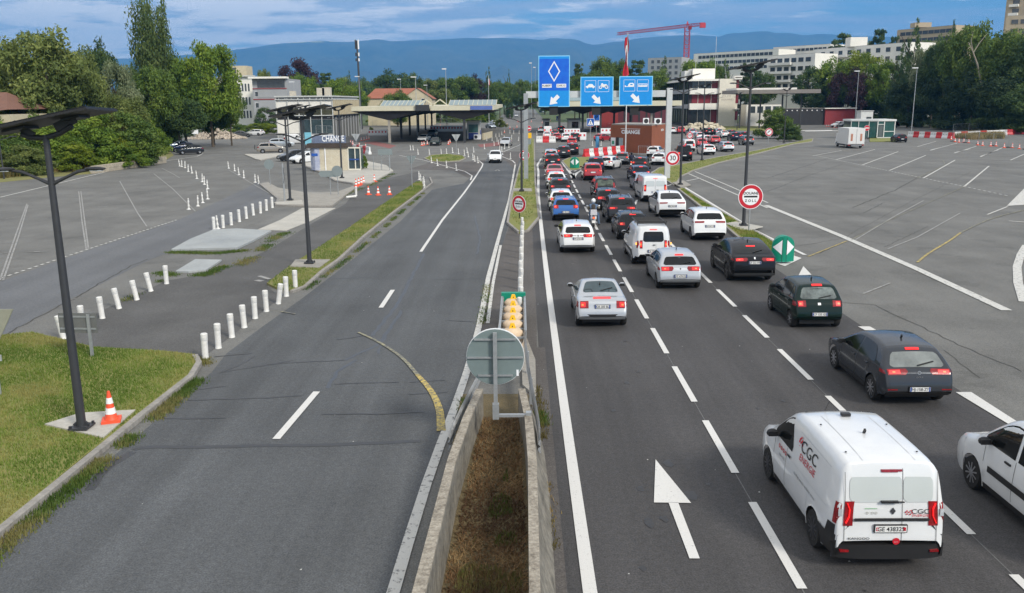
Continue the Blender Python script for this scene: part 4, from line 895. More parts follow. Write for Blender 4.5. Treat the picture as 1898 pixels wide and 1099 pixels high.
# -- white combi van entering on the right
bl, S_ = car('delivery_van', 'white van with black side strip cut by the picture edge', G(1893, 905), W_, 'van', anchor='front', rim=ALU, spokes=10, mirror_m=BLACK, pillars=(.5,), side=(1.2, 3.3), L=4.38, W=1.81, H=1.80, front=True, cat='van', lit=True)
bl.location.x = 8.92 + .80; bl.location.y = G(1812, 905)[1] - (S_.L / 2 - S_.xf)
for sg in (-1, 1): S_.side_patch(mb(BLACK), 1.45, 3.1, lambda q: .60, lambda q: .72, .018, 8, sg).obj('side_strip', bl, 60)

# -- rest of the visible queue
kg, S_ = car('delivery_van', 'white glazed van carrying an empty black roof rack', G(1205, 488), W_, 'van', plate='CX 279 LW', plate_z=.72, L=4.25, W=1.83, H=1.81, lamp='tall', lampz=(.84, 1.22), group=QG, mirror_m=W_, pillars=(), cat='van')
for sg in (-1, 1):
    b = mb(AMBER); S_.rear_patch(b, 1.02, 1.12, min(sg * .77, sg * .83), max(sg * .77, sg * .83), .022, 2, 2); b.obj('indicator', kg)
    S_.side_patch(mb(BLACK), 1.3, 3.3, lambda q: .55, lambda q: .65, .016, 8, sg).obj('side_strip', kg, 60)
b = mb(BLACK); zt = 1.84
for sg in (-1, 1):
    b.tube([(sg * .66, .35, zt + .10), (sg * .66, -1.70, zt + .10)], .03, 6); b.tube([(sg * .66, -1.9, zt + .22), (sg * .66, -1.70, zt + .10)], .018, 6)
    for y in (.3, -.7, -1.6): b.bar((sg * .66, y, zt - .06), (sg * .66, y, zt + .10), .03, .03)
for y in np.linspace(.35, -1.7, 8): b.tube([(-.66, y, zt + .09), (.66, y, zt + .09)], .024, 5)
b.tube([(-.66, -1.9, zt + .22), (.66, -1.9, zt + .22)], .025, 6); b.tube([(-.66, .35, zt + .10), (-.66, .5, zt + .25), (.66, .5, zt + .25), (.66, .35, zt + .10)], .016, 5)
b.obj('roof_rack', kg, 50)
S_.rear_patch(mb(BLACK), .80, 1.05, .115, .122, .012, 4, 1).obj('door_seam', kg); mb(BLACK).bar(S_.rear_pt(-.02, 1.0, .03), S_.rear_pt(.08, 1.0, .03), .04, .03).obj('door_handle', kg)
def q(name, label, px, py, m, t, **k):
    k.setdefault('group', QG); k.setdefault('detail', 1 if py > 330 else 0)
    return car(name, label, G(px, py), PAINTS[m] if isinstance(m, str) else m, t, rz=R(k.pop('h', 0)), **k)
q('fastback_car', 'white electric fastback with black glass roof ahead of the white SUV', 1241, 402, 'white', 'fastback', lit=False, hm=False, lamp='wide', lampz=(.97, 1.05), plate='GV 364 RS', handles=False, rim=DARKALU)
q('suv_car', 'white SUV waiting beside the grass strip and round customs sign', 1309, 443, 'white', 'suv', lit=False, lamp='wide', lampz=(.99, 1.08), plate='GH 641 VB', rim=DARKALU, L=4.55, W=1.84, hm=False)
q('hatchback_car', 'black hatchback directly ahead of the roof rack van', 1171, 443, 'black', 'hatch', lampz=(.84, .98), rim=ALU, plate='DK 804 FR')
q('suv_car', 'dark SUV with grey roof rails, right of the scooter rider', 1150, 412, 'dgrey', 'suv', rails=True, lamp='wide', lampz=(.92, 1.05))
q('hatchback_car', 'dark grey hatchback whose left lamp shows behind the scooter rider', 1126, 389, 'dgrey', 'hatch', lampz=(.80, .98), H=1.52, lamp='wide')
q('minivan', 'dark people carrier with pale glass and tall tail lights', 1120, 367, 'dgrey', 'minivan', lamp='tall', rearglass=mat('olive_glass', (.11, .14, .11), .1, noise=4, amp=.6), lit=False, rails=True)
q('hatchback_car', 'white hatchback just ahead of the bright blue hatchback', 1040, 391, 'white', 'hatch')
q('hatchback_car', 'dark grey hatchback between two white hatchbacks', 1038, 365, 'dgrey', 'hatch', lampz=(.82, .95))
q('hatchback_car', 'white hatchback between the dark grey and the red car', 1031, 350, 'white', 'hatch')
q('hatchback_car', 'dusky red saloon in the innermost lane', 1028, 333, 'crimson', 'sedan', detail=0)
q('suv_car', 'black SUV with white plate in front of the dusky red saloon', 1024, 312, 'dgrey', 'suv', detail=0)
q('minivan', 'pale minivan topmost of the innermost lane before the kink', 1021, 301, 'lsilver', 'minivan', detail=0)
q('suv_car', 'bright red SUV right of the green bollard', 1098, 334, 'red', 'suv', detail=1, lampz=(.90, 1.02))
q('suv_car', 'navy blue SUV in front of the bright red SUV', 1104, 320, 'navy', 'suv', h=-6)
q('small_hatchback', 'small white car with black roof turning into the right branch', 1124, 314, 'white', 'hatch', L=3.85, W=1.72, H=1.42, h=-24)
q('hatchback_car', 'mid grey hatchback crossing behind the two wheeler rider', 1153, 305, 'grey', 'hatch', h=-12)
q('hatchback_car', 'black hatchback below the mid grey one, nose to the right', 1186, 316, 'dgrey', 'hatch', h=-16)
q('wagon_car', 'dark estate directly behind the black hatchback in the outer queue', 1186, 336, 'navy', 'wagon', detail=0)
q('hatchback_car', 'pale silver hatchback half hidden by the white cargo van', 1193, 353, 'bsilver', 'hatch')
tv, S_ = q('cargo_van', 'tall white cargo van with twin rear doors in the outer lane', 1210, 373, 'white', 'bigvan', rearwin=False, lamp='tall', mirror_m=W_, cat='van')
b = mb(BLACK); S_.rear_patch(b, .5, 1.85, -.006, .006, .012, 10, 1); b.obj('door_seam', tv); S_.rear_patch(mb(BLACK), .92, .97, .08, .25, .012, 1, 2).obj('badge', tv)
for a, c in ((-.72, -.06), (.06, .72)): S_.rear_patch(mb(PANEL), 1.22, 1.62, a, c, .008, 5, 4, (.05, .05)).obj('door_panel', tv)
b = mb(BLACK)
for sg in (-1, 1): S_.side_patch(b, 2.3, 4.0, lambda q: .58, lambda q: .68, .014, 8, sg)
b.obj('side_strip', tv)
q('suv_car', 'white crossover above the white hatchback by the gantry post', 1211, 291, 'white', 'hatch', h=-22, lit=False)
q('hatchback_car', 'white hatchback partly behind the right gantry post', 1221, 306, 'white', 'hatch', h=-16, lit=False)
pk, S_ = q('pickup_truck', 'black pickup truck right of the gantry post', 1268, 298, 'black', 'pickup', h=-8, cat='pickup', anchor='rear')
q('wagon_car', 'white estate with lit lamps right of the black pickup', 1312, 287, 'white', 'wagon', h=2, detail=0)
q('wagon_car', 'silver estate at the head of the right branch', 1347, 281, 'silver', 'wagon', h=2, detail=0)
q('suv_car', 'dark grey SUV seen behind the tall solar lamp post', 1386, 269, 'grey', 'suv', h=0)
q('suv_car', 'navy SUV left of the tall solar lamp post', 1363, 261, 'navy', 'suv', h=0)
q('suv_car', 'black SUV close to the office lawn, nearly hidden by the grey SUV', 1379, 260, 'dgrey', 'suv', h=2)
q('hatchback_car', 'white saloon right of the red hatchback, below the office lawn', 1343, 256, 'white', 'sedan', h=6)
q('hatchback_car', 'pale blue silver car nearest the office lawn', 1332, 251, 'bsilver', 'hatch', h=6)
q('hatchback_car', 'red hatchback with bright lamp in the right branch', 1325, 267, 'red', 'hatch', h=4)
q('hatchback_car', 'dusky red hatchback half behind the thin dark lamp post', 1300, 273, 'crimson', 'hatch', h=2)
q('hatchback_car', 'white hatchback between the dusky red and the red hatchback', 1311, 266, 'white', 'hatch', h=4)
q('hatchback_car', 'silver hatchback just right of the small customs sign', 1297, 259, 'silver', 'hatch', h=4)
q('suv_car', 'black SUV with pale number plate beside the roadworks tarpaulin', 1313, 251, 'black', 'suv', h=4)
q('delivery_van', 'white van roof showing behind the black pickup', 1276, 281, 'white', 'van', h=0, cat='van')
q('hatchback_car', 'white hatchback left of the red lamp car under the canopy edge', 1247, 248, 'white', 'hatch')
q('suv_car', 'dark red hatchback with one bright lamp under the canopy edge', 1262, 248, 'red', 'suv')
q('suv_car', 'black SUV with orange lamps, left of the dark SUV by the bollard', 1045, 293, 'dgrey', 'suv', h=-4)
q('suv_car', 'dark SUV with white plate above the far green bollard', 1061, 287, 'black', 'suv', h=-4)
q('hatchback_car', 'red hatchback above the dark SUV near the striped barrier', 1060, 271, 'red', 'hatch', h=-4)
q('suv_car', 'white SUV stopped beside the striped works barrier', 1049, 263, 'white', 'suv')
q('hatchback_car', 'small red car left of the white SUV near the booths', 1032, 261, 'red', 'hatch')
q('hatchback_car', 'white car just beyond the red and white water barrier', 1014, 258, 'white', 'sedan')
q('cargo_van', 'white high roof van entering the booth lane', 1015, 250, 'white', 'bigvan', cat='van', rearwin=False)
q('suv_car', 'black SUV entering the second booth lane', 1040, 246, 'black', 'suv', anchor='rear')
q('hatchback_car', 'grey hatchback between the white van and the white SUV near the booths', 1029, 253, 'grey', 'hatch')
q('suv_car', 'dark SUV tucked right of the white SUV at the striped barrier', 1066, 262, 'dgrey', 'suv')
q('hatchback_car', 'silver car at the left of the white high roof van', 1003, 246, 'silver', 'hatch')
q('hatchback_car', 'black hatchback in front of the navy SUV on the right branch', 1356, 254, 'black', 'hatch', h=4)
q('hatchback_car', 'blue silver hatchback under the left end of the white office', 1283, 251, 'bsilver', 'hatch', h=4)
q('hatchback_car', 'bright red car parked before the brown booth', 1110, 262, 'red', 'hatch', h=-40)
q('hatchback_car', 'black car standing under the parking sign', 1103, 241, 'black', 'hatch', h=-20)
OG = 'vehicles arriving from the crossing'
def arr(name, label, px, py, m, t, **k): return q(name, label, px, py, m, t, group=OG, h=k.pop('h', 180), anchor='front', front=True, lit=False, **k)
arr('small_hatchback', 'small white hatchback driving towards us on the arriving carriageway', 918, 302, 'white', 'minivan', L=3.7, W=1.66, H=1.5, wb=2.4, fo=.7, detail=1, up=[(0, .5), (.03, .64), (.2, .78), (.5, .92), (.8, 1.0), (1.5, 1.42), (1.75, 1.5), (2.4, 1.5), (3.1, 1.45), (3.3, 1.4), (3.55, 1.0), (3.62, .9), (3.66, .7), (3.69, .58), (3.7, .46)], ws=(.84, 1.48), rg=(1.35, 1.0), belt=(.94, 1.0), side=(1.0, 3.2))
arr('hatchback_car', 'silver hatchback behind the white bollards on the arriving lane', 936, 271, 'silver', 'hatch', h=172)
arr('hatchback_car', 'white saloon leaving the left canopy next to cones', 783, 263, 'white', 'sedan', h=172)
arr('hatchback_car', 'dark green car with bright headlamps leaving the left canopy', 806, 270, 'green', 'hatch', h=178)
arr('suv_car', 'silver SUV under the left canopy behind the white saloon', 800, 254, 'bsilver', 'suv', h=175)
arr('hatchback_car', 'pale blue saloon stopped beside the blue booth', 913, 238, 'bsilver', 'sedan', h=205)
arr('hatchback_car', 'silver saloon behind the pale blue one beside the blue booth', 919, 231, 'lsilver', 'sedan', h=205)
arr('hatchback_car', 'small white car with headlamps far up the arriving road', 957, 217, 'white', 'hatch')
arr('hatchback_car', 'pale car far up the departing road beneath the bus lane sign', 1006, 209, 'bsilver', 'hatch')
# parked cars on the plazas
PG = 'cars parked on the plazas'
def par(name, label, px, py, m, t, h, **k): return q(name, label, px, py, m, t, group=PG, h=h, lit=False, **k)
par('hatchback_car', 'dark grey hatchback parked nearest of the group by the hedge', 352, 286, 'dgrey', 'hatch', 122, anchor='mid', front=True, detail=1)
par('hatchback_car', 'navy hatchback parked second in the group by the hedge', 338, 281, 'navy', 'hatch', 122, anchor='mid', front=True)
par('hatchback_car', 'silver hatchback parked third in the group by the hedge', 329, 277, 'bsilver', 'hatch', 122, anchor='mid', front=True)
par('hatchback_car', 'dark blue car parked deepest in the group by the hedge', 320, 273, 'dgrey', 'hatch', 122, anchor='mid', front=True)
par('sedan_car', 'dark grey saloon parked by the rubble heap', 449, 254, 'grey', 'sedan', -80, anchor='mid')
par('wagon_car', 'white estate parked before the clipped hedge', 473, 251, 'white', 'wagon', -280, anchor='mid')
par('suv_car', 'champagne SUV with bicycles on its tailgate', 503, 284, 'tan', 'suv', -72, anchor='mid', detail=1)
par('wagon_car', 'pale silver estate parked behind the champagne SUV', 522, 272, 'lsilver', 'wagon', -78, anchor='mid')
par('delivery_van', 'white van parked in front of the glass office', 549, 266, 'white', 'van', -85, anchor='mid', cat='van')
par('hatchback_car', 'dark grey hatchback parked facing us left of the kiosk', 543, 298, 'dgrey', 'hatch', 128, anchor='mid', front=True)
par('hatchback_car', 'white hatchback parked against the graffiti side of the kiosk', 566, 302, 'white', 'hatch', 140, anchor='mid', front=True)
par('hatchback_car', 'black hatchback stopped at the glass booth on the lorry park', 1670, 264, 'black', 'hatch', -4)
for k, (px, py, m) in enumerate([(1556, 236, 'white'), (1568, 237, 'black'), (1580, 237, 'bsilver'), (1592, 238, 'lsilver'), (1632, 236, 'white'), (1652, 236, 'black')]):
    par('minivan', ['white van leftmost of the vans along the red shed', 'black van second along the red shed', 'blue grey van third along the red shed', 'pale silver van left of the white cabin', 'white van right of the white cabin', 'black van beside the dark woods, right of the white one'][k], px, py, m, 'minivan', 110, anchor='mid', front=True, cat='van', H=1.9, L=4.9, W=1.9)
par('minivan', 'dark grey minibus parked alone at the edge of the woods', 1687, 230, 'dgrey', 'bigvan', 105, anchor='mid', front=True, cat='van', side=(1.15, 4.5), pillars=(.3, .6))
# ------------------------------------------------------------------ street furniture
def lamp_proto(H, label):
    o = thing('solar_street_lamp', label, 'street lamp')
    p = mb(GREYP).tube([(0, 0, .05), (0, 0, 1.0), (0, 0, H * .6), (0, 0, H)], [.105, .10, .085, .062], 14)
    p.box((0, 0, .04), (.44, .44, .035))
    for a in (-1, 1):
        for c in (-1, 1): p.box((a * .18, c * .18, .08), (.05, .05, .06)).bar((a * .16, c * .02, .06), (a * .06, c * .02, .14), .02, .10)
    p.obj('pole', o, 40)
    for sg in (-1, 1):
        a = mb(GREYP).tube([(sg * .04, 0, H - 1.05), (sg * .30, 0, H - .93), (sg * .62, 0, H - .79), (sg * .98, 0, H - .74)], [.045, .035, .035, .03], 8)
        ao = a.obj('lamp_arm', o, 50)
        h = mb(GREYP).ball((sg * 1.0, 0, H - .73), 1, 10, 6, (.24, .10, .045)).use(HEADL).box((sg * 1.02, 0, H - .77), (.26, .12, .02))
        h.obj('lamp_head', ao, 50)
    br = mb(GREYP).tube([(-.52, .0, H + .03), (-.35, 0, H - .05), (0, 0, H - .06), (.35, 0, H + .05), (.60, 0, H + .20)], .06, 8)
    for sg in (-1, 1): br.bar((sg * .5, 0, H + (.06 if sg < 0 else .16)), (sg * .42, 0, H + (.18 if sg < 0 else .34)), .05, .5)
    br.obj('bracket', o, 50)
    pn = mb(GREYP); ry = -R(11); rx = R(-2.5)
    m = Matrix.Translation((0, 0, H + .29)) @ Matrix.Rotation(ry, 4, 'Y') @ Matrix.Rotation(rx, 4, 'X')
    def bx(c, d, mt):
        k = MB().use(mt).box(c, d); pn.use(mt).add([m @ Vector(v) for v in k.v], k.f)
    bx((0, 0, 0), (2.65, 1.40, .05), BLACK); bx((0, 0, .04), (2.58, 1.38, .012), BLACKSOL); bx((-.55, 0, -.06), (.5, .6, .05), GREYP); bx((.65, .1, -.06), (.4, .5, .05), GREYP)
    pn.obj('solar_panel', o)
    return o
LP7 = lamp_proto(6.75, ''); u7 = []
LP9 = lamp_proto(9.05, ''); u9 = []
LG = 'solar street lamps'
for (px, py, z, tx, lab, pr, us) in [
  (152, 793, .13, 0, 'tall solar lamp post standing on the lawn beside the lone traffic cone', LP7, u7), (574, 488, .12, 0, 'solar lamp post on the long grass strip, on a square concrete pad', LP7, u7),
  (538, 371, .14, 0, 'solar lamp post on the pavement just behind the grass strip lamp', LP7, u7), (634, 330, .14, 0, 'thin solar lamp post beside the yellow kiosk front', LP7, u7),
  (967, 354, .15, 0, 'black solar lamp post on the central island before the gantry post', LP7, u7), (1378, 418, .15, 0, 'tall solar lamp post just behind the large customs sign', LP9, u9),
  (1261, 342, .15, 0, 'solar lamp post next to the right gantry post', LP9, u9), (1301, 297, .1, 0, 'slim solar lamp post behind the black pickup truck', LP9, u9),
  (1366, 240, 0, 0, 'solar lamp post at the right corner of the white office', LP9, u9), (1329, 237, 0, 0, 'solar lamp post before the white office stair wall', LP9, u9),
  (1453, 265, .1, 0, 'solar lamp post by the round bush on the verge', LP9, u9), (536, 273, 0, 0, 'slim solar lamp post among the cars before the glass office', LP7, u7), (566, 277, 0, 0, 'slim solar lamp post left of the kiosk roof', LP7, u7)]:
    X, Y = G(px, py, z); place(pr, us, (X, Y, z), 0, lab, LG)

# white post bollards
BP = thing('white_bollard', '', 'bollard')
mb(BOLL).lathe([(.105, 0), (.10, .03), (.092, .10), (.096, .55), (.104, .70), (.104, .78), (.085, .80), (0, .805)], n=16).obj('post', BP, 40)
mb(mat('bollard_band', (.62, .62, .60), .35, noise=18, amp=.2)).lathe([(.1005, .58), (.1065, .68)], n=16).obj('band', BP)
ub = []
near = [(381, 665), (405, 645), (430, 625), (453, 607), (473, 590), (494, 577), (516, 563), (531, 549), (548, 536)]
nl = ['white bollard at the corner of the front lawn, first of the kerb row', 'white bollard second from the lawn corner', 'white bollard third from the lawn corner', 'white bollard fourth from the lawn corner', 'white bollard fifth from the lawn corner', 'white bollard sixth from the lawn corner', 'tilted white bollard close to the grass strip end', 'white bollard second from the grass strip lamp', 'white bollard standing in the end of the grass strip']
back = [(118, 628), (153, 608), (190, 590), (221, 572), (254, 556), (280, 540), (309, 526)]
bl_ = ['tilted white bollard behind the rectangular sign back', 'white bollard half hidden under the rectangular sign back', 'white bollard right of the rectangular sign back', 'leaning white bollard fourth in the bypass edge row', 'leaning white bollard fifth in the bypass edge row', 'leaning white bollard sixth in the bypass edge row', 'upright white bollard at the end of the bypass edge row']
mid = [(397, 426), (414, 422), (429, 417), (444, 411), (457, 405), (470, 399), (483, 395), (494, 390), (505, 385)]
for i, p in enumerate(near): o = place(BP, ub, G(*p), rng.uniform(0, 6), nl[i], 'white bollards beside the closed lane'); o.rotation_euler.y = R(10) if i == 6 else R(rng.uniform(-2, 2)); o.rotation_euler.z = 0
for i, p in enumerate(back): o = place(BP, ub, G(*p), 0, bl_[i], 'white bollards along the bypass edge'); o.rotation_euler.y = R([-8, 0, -3, -9, -9, -10, 0][i])
ords = 'first second third fourth fifth sixth seventh eighth ninth tenth eleventh twelfth thirteenth'.split()
for i, p in enumerate(mid): o = place(BP, ub, G(*p), 0, f'white bollard {ords[i]} from the large grey slab in the pavement row', 'white bollards by the grey slab'); o.rotation_euler.y = R(rng.uniform(-3, 3))
o = place(BP, ub, G(660, 362, .05), 0, 'single white bollard standing before the four stacked cones', 'white bollards by the grey slab')
o = place(BP, ub, G(642, 368, .05), 0, 'white bollard knocked flat among the weeds', 'white bollards by the grey slab'); o.rotation_euler = (0, R(88), R(25)); o.location.z = .16

# flexible ringed markers
JP = tag(mb(BOLL).lathe([(.16, 0), (.15, .03), (.075, .05), (.055, .20), (.075, .24), (.075, .30), (.055, .34), (.05, .50), (.072, .54), (.072, .60), (.05, .64), (.045, .74), (.06, .77), (.055, .82), (0, .83)], n=12).obj('marker_post', None, 40), '', 'marker post')
uj = []
def jrow(pts, desc, group, tilt=4):
    for i, p in enumerate(pts):
        o = place(JP, uj, G(*p), 0, desc % (ords[i] if i < len(ords) else 'last'), group); o.rotation_euler.y = R(rng.uniform(-tilt, tilt)); o.rotation_euler.x = R(rng.uniform(-tilt, tilt))
jrow([(333, 308), (337, 309), (343, 311), (349, 318), (356, 321), (365, 331)], 'white ringed marker %s from the parked grey hatchback', 'ringed markers round the left lot')
jrow([(375, 337), (379, 342), (385, 350), (385, 369), (376, 376), (367, 382), (350, 388)], 'white ringed marker %s after the bend in the left lot row', 'ringed markers round the left lot')
jrow([(424, 312), (435, 317), (443, 324), (452, 330), (473, 338), (480, 341)], 'white ringed marker %s of the line below the champagne SUV', 'ringed markers below the parked cars')
jrow([(404, 424)], 'white ringed marker beside the %s pavement bollard', 'white bollards by the grey slab')
jrow([(296, 303)], 'white marker post at the end of the low stone wall, the %s in that row', 'ringed markers round the left lot')
jrow([(777, 333), (780, 338), (785, 345), (787, 349), (784, 343)], 'white ringed marker %s at the tip of the grass strip', 'ringed markers at the grass strip tip')
isl = [(775, 286), (796, 286), (800, 302), (811, 307), (828, 311), (846, 316), (818, 286), (828, 285), (839, 283), (850, 285), (861, 288), (868, 291), (877, 296), (880, 299), (886, 302), (866, 283), (878, 282), (761, 278), (766, 278), (898, 276), (916, 270), (924, 267)]
idesc = ['left of the roundabout grass', 'on the near left rim', 'below the grass on the left', 'below the grass middle', 'below the grass right of middle', 'on the painted island before the grass', 'behind the grass at left', 'behind the grass left of the give way sign', 'behind the grass at the give way sign', 'behind the grass right of the give way sign', 'on the right rim of the grass', 'right of the rim beside the lane', 'in the pair left of the white car', 'second of the pair left of the white car', 'lowest of the three left of the white car', 'beyond the rim towards the canopy', 'farther beyond the rim', 'of two close together before the yield sign back', 'second of two before the yield sign back', 'alone above the white arriving car', 'on the red surfacing', 'at the far end of the red surfacing']
for p, dsc in zip(isl, idesc): place(JP, uj, G(*p), 0, 'white marker post ' + dsc, 'markers round the traffic island')
jrow([(926, 278), (930, 281), (935, 276), (943, 274), (946, 294), (928, 263), (921, 262), (902, 261), (912, 261)], 'white marker post %s in the cluster around the silver arriving car', 'markers round the traffic island')
jrow([(945, 247), (952, 248), (962, 248), (961, 261), (925, 253), (930, 250), (919, 254), (948, 257), (935, 258)], 'white marker post %s in the far lane cluster before the booths', 'markers in the far lane', 6)
jrow([(1098, 270), (1114, 270), (995, 250)], 'white marker post %s near the brown booth forecourt', 'markers in the far lane', 2)
# close row of markers on the hatching
row = [(lane(-.02, y) - .10 + .05 * (i % 2), y) for i, y in enumerate(np.linspace(29.2, 50.5, 13))]
for i, (x, y) in enumerate(row):
    o = place(BP, ub, (x, y, 0), 0, f'white marker post {ords[i]} from the crash cushion in the dense central row', 'dense marker row on the central hatching'); o.scale = (.80, .80, 1.12)

# traffic cones
CP = thing('traffic_cone', '', 'traffic cone')
mb(ORANGE).box((0, 0, .03), (.42, .42, .06)).lathe([(.165, .06), (.135, .12), (.102, .30), (.072, .50), (.045, .68), (.03, .75), (.018, .755)], n=18).obj('cone', CP, 40)
c_ = mb(REFL)
cr = lambda z: interp([(.06, .165), (.12, .135), (.30, .102), (.50, .072), (.68, .045)], z) + .004
for z0, z1 in ((.20, .345), (.45, .59)): c_.lathe([(cr(z0), z0), (cr((z0 + z1) / 2), (z0 + z1) / 2), (cr(z1), z1)], n=18)
c_.obj('reflective_band', CP, 40)
uc = []
place(CP, uc, (*G(207, 780, .13), .13), R(20), 'orange cone with two white bands alone beside the lawn lamp post', 'traffic cones')
for p, l in [((683, 361), 'orange cone nearest the white bollard on the closed lane'), ((701, 362), 'orange cone in the middle of the closed lane'), ((722, 361), 'orange cone by the grass strip on the closed lane'), ((660, 346), 'orange cone leftmost of the tight row at the kerb'), ((665, 344), 'orange cone second of the tight row at the kerb'), ((670, 342), 'orange cone third of the tight row at the kerb'), ((674, 340), 'orange cone rightmost of the tight row at the kerb'), ((694, 337), 'orange cone alone on the kiosk pavement')]:
    place(CP, uc, G(*p), rng.uniform(0, 1), l, 'traffic cones')
cone2 = [((650, 267), 'behind the kiosk roof, leftmost'), ((654, 268), 'behind the kiosk roof, second'), ((666, 272), 'on top of the barrier row left'), ((678, 274), 'by the barrier row right'), ((670, 261), 'before the long hall, lower'), ((675, 260), 'before the long hall, second'), ((680, 259), 'before the long hall, third'), ((684, 258), 'before the long hall, farthest right'), ((782, 270), 'left of the dark green car, first'), ((786, 269), 'left of the dark green car, second'), ((792, 268), 'touching the dark green car'), ((831, 268), 'right of the dark green car'), ((834, 265), 'beyond the dark green car on the right'), ((816, 235), 'on the striped board under the canopy')]
for p, l in cone2: place(CP, uc, G(*p), rng.uniform(0, 1), 'small far traffic cone ' + l, 'cones at the left canopy')
rc = [(1756, 256), (1763, 259), (1770, 263), (1777, 264), (1786, 264), (1795, 265), (1812, 269), (1821, 270), (1836, 271), (1846, 271), (1861, 274), (1876, 274), (1889, 276)]
for i, p in enumerate(rc): place(CP, uc, G(*p), rng.uniform(0, 1), f'small cone {ords[i]} along the mesh fence of the lorry park', 'cones along the mesh fence')
rc = [(1509, 230), (1532, 235), (1536, 235), (1541, 236), (1546, 237), (1551, 237), (1555, 237), (1564, 233), (1571, 234), (1578, 235), (1583, 235)]
for i, p in enumerate(rc): place(CP, uc, G(*p), rng.uniform(0, 1), f'tiny cone {ords[i]} in the line left of the glass booth', 'cones left of the glass booth')
far = [(940, 232), (960, 226), (965, 227), (975, 226), (985, 226), (935, 246), (945, 238), (952, 240), (958, 236), (1005, 228), (1012, 226), (1020, 224)]
for i, p in enumerate(far): place(CP, uc, G(*p), 0, f'tiny cone {ords[i]} scattered on the far booth apron', 'cones on the far apron')

# water filled barriers
def barrier_proto(m, lab):
    o = thing('water_barrier', lab, 'barrier')
    mb(m).prism([(-.52, -.20), (.52, -.20), (.52, .20), (-.52, .20)], .0, .18).add([(-.52, -.20, .18), (.52, -.20, .18), (.52, .20, .18), (-.52, .20, .18), (-.50, -.09, .45), (.50, -.09, .45), (.50, .09, .45), (-.50, .09, .45), (-.48, -.08, .92), (.48, -.08, .92), (.48, .08, .92), (-.48, .08, .92)], [(0, 1, 5, 4), (1, 2, 6, 5), (2, 3, 7, 6), (3, 0, 4, 7), (4, 5, 9, 8), (5, 6, 10, 9), (6, 7, 11, 10), (7, 4, 8, 11), (8, 9, 10, 11)]).obj('shell', o)
    mb(BLACK).disc((-.22, -.095, .62), .05, (0, -1, 0), .012, 10).disc((.22, -.095, .62), .05, (0, -1, 0), .012, 10).obj('filler_cap', o)
    return o
BR, BW = barrier_proto(REDW, ''), barrier_proto(WHITE, ''); ubr, ubw = [], []
def brow(p0, p1, n, lab, group, start=0, sc_=1.1, seq=None):
    a, c = Vector(G(*p0)), Vector(G(*p1)); d = c - a; rz = math.atan2(d.y, d.x)
    for k in range(n):
        p = a.lerp(c, (k + .5) / n); w_ = d.length / n
        red = (seq[k] == 'r') if seq else (k + start) % 2 == 0
        o = place(BR if red else BW, ubr if red else ubw, (p.x, p.y, 0), rz, f"{'red' if red else 'white'} water barrier {ords[k]} {lab}", group); o.scale = (w_ / 1.05, 1.2, sc_)
brow((1082, 292), (1156, 284), 9, 'in the row before the brown booth', 'red and white barriers by the brown booth', 0, 1.25)
brow((994, 264), (1030, 264), 3, 'across the island tip before the booths', 'barriers at the island tip', 1, 1.3)
brow((1683, 254), (1768, 257), 8, 'from the black hatchback at the glass booth', 'barriers on the lorry park', 1, 1.25)
brow((1768, 255), (1850, 251), 7, 'behind the dry grass patch', 'barriers behind the dry grass', 1, 1.2, 'wrwwrww')
brow((1850, 251), (1898, 248), 4, 'counted from the long white run at the fence end', 'barriers behind the dry grass', 0, 1.2, 'wwrr')
brow((649, 279), (686, 286), 6, 'beside the kiosk bush', 'barriers beside the kiosk', 0, 1.2)
for i, (px, py) in enumerate([(1870, 250), (1892, 247)]): place(BR, ubr, G(px, py), 0, ['single red barrier at the far right fence', 'red barrier at the very end of the far right fence'][i], 'barriers behind the dry grass')
# striped boards
def board(px, py, w_, h, lab, m1=REDW, z0=.3):
    X, Y = G(px, py); o = thing('works_board', lab, 'works barrier', (X, Y, 0))
    b = mb(SIGNWHITE).box((0, 0, z0 + h / 2), (w_, .06, h)); b.obj('board', o)
    b = mb(m1); n = max(3, int(w_ / .7))
    for k in range(n): b.box((-w_ / 2 + (k + .5) * w_ / n, -.034, z0 + h * .62), (w_ / n * .45, .012, h * .3))
    b.obj('stripe', o); mb(GALV).box((-w_ / 2 + .2, .1, z0 / 2), (.08, .4, z0)).obj('foot', o); mb(GALV).box((w_ / 2 - .2, .1, z0 / 2), (.08, .4, z0)).obj('foot', o)
board(830, 246, 9, 1.5, 'long white board with red squares under the left canopy'); board(1060, 251, 3.6, 1.2, 'white board with red squares left of the crossing sign'); board(1124, 250, 2.6, 1.2, 'white board with red squares right of the crossing sign')
board(700, 253, 4.5, 1.2, 'red and white rail in the shade of the left canopy'); board(1076, 262, 2.2, 1.4, 'slanted red and white board behind the red hatchback')

# --------------------------------------------------------------- signs
def post(o, h, r=.035, m=GALV, y=.04): mb(m).tube([(0, y, 0), (0, y, h)], r, 8).obj('post', o, 50)
def round_sign(name, lab, px, py, zc, dia, draw=None, rz=0, back=False, z0=0.0, postm=GALV, nopost=False, loc=None):
    X, Y = loc or G(px, py, z0); o = thing(name, lab, 'road sign', (X, Y, z0), rz)
    b = mb(SIGNBACK).disc((0, .0, zc), dia / 2, (0, 1, 0), .02, 32)
    if not back:
        b.use(SIGNWHITE).disc((0, 0, zc), dia / 2, (0, -1, 0), .012, 32).use(SIGNRED).disc((0, 0, zc), dia * .475, (0, -1, 0), .016, 32).use(SIGNWHITE).disc((0, 0, zc), dia * .335, (0, -1, 0), .020, 32)
        b.use(SIGNBLACK)
        if draw: draw(b, zc, dia)
    b.obj('face' if not back else 'plate', o, 40)
    if not nopost: post(o, zc + dia * .3, .03 if dia < 1.2 else .04, postm)
    return o
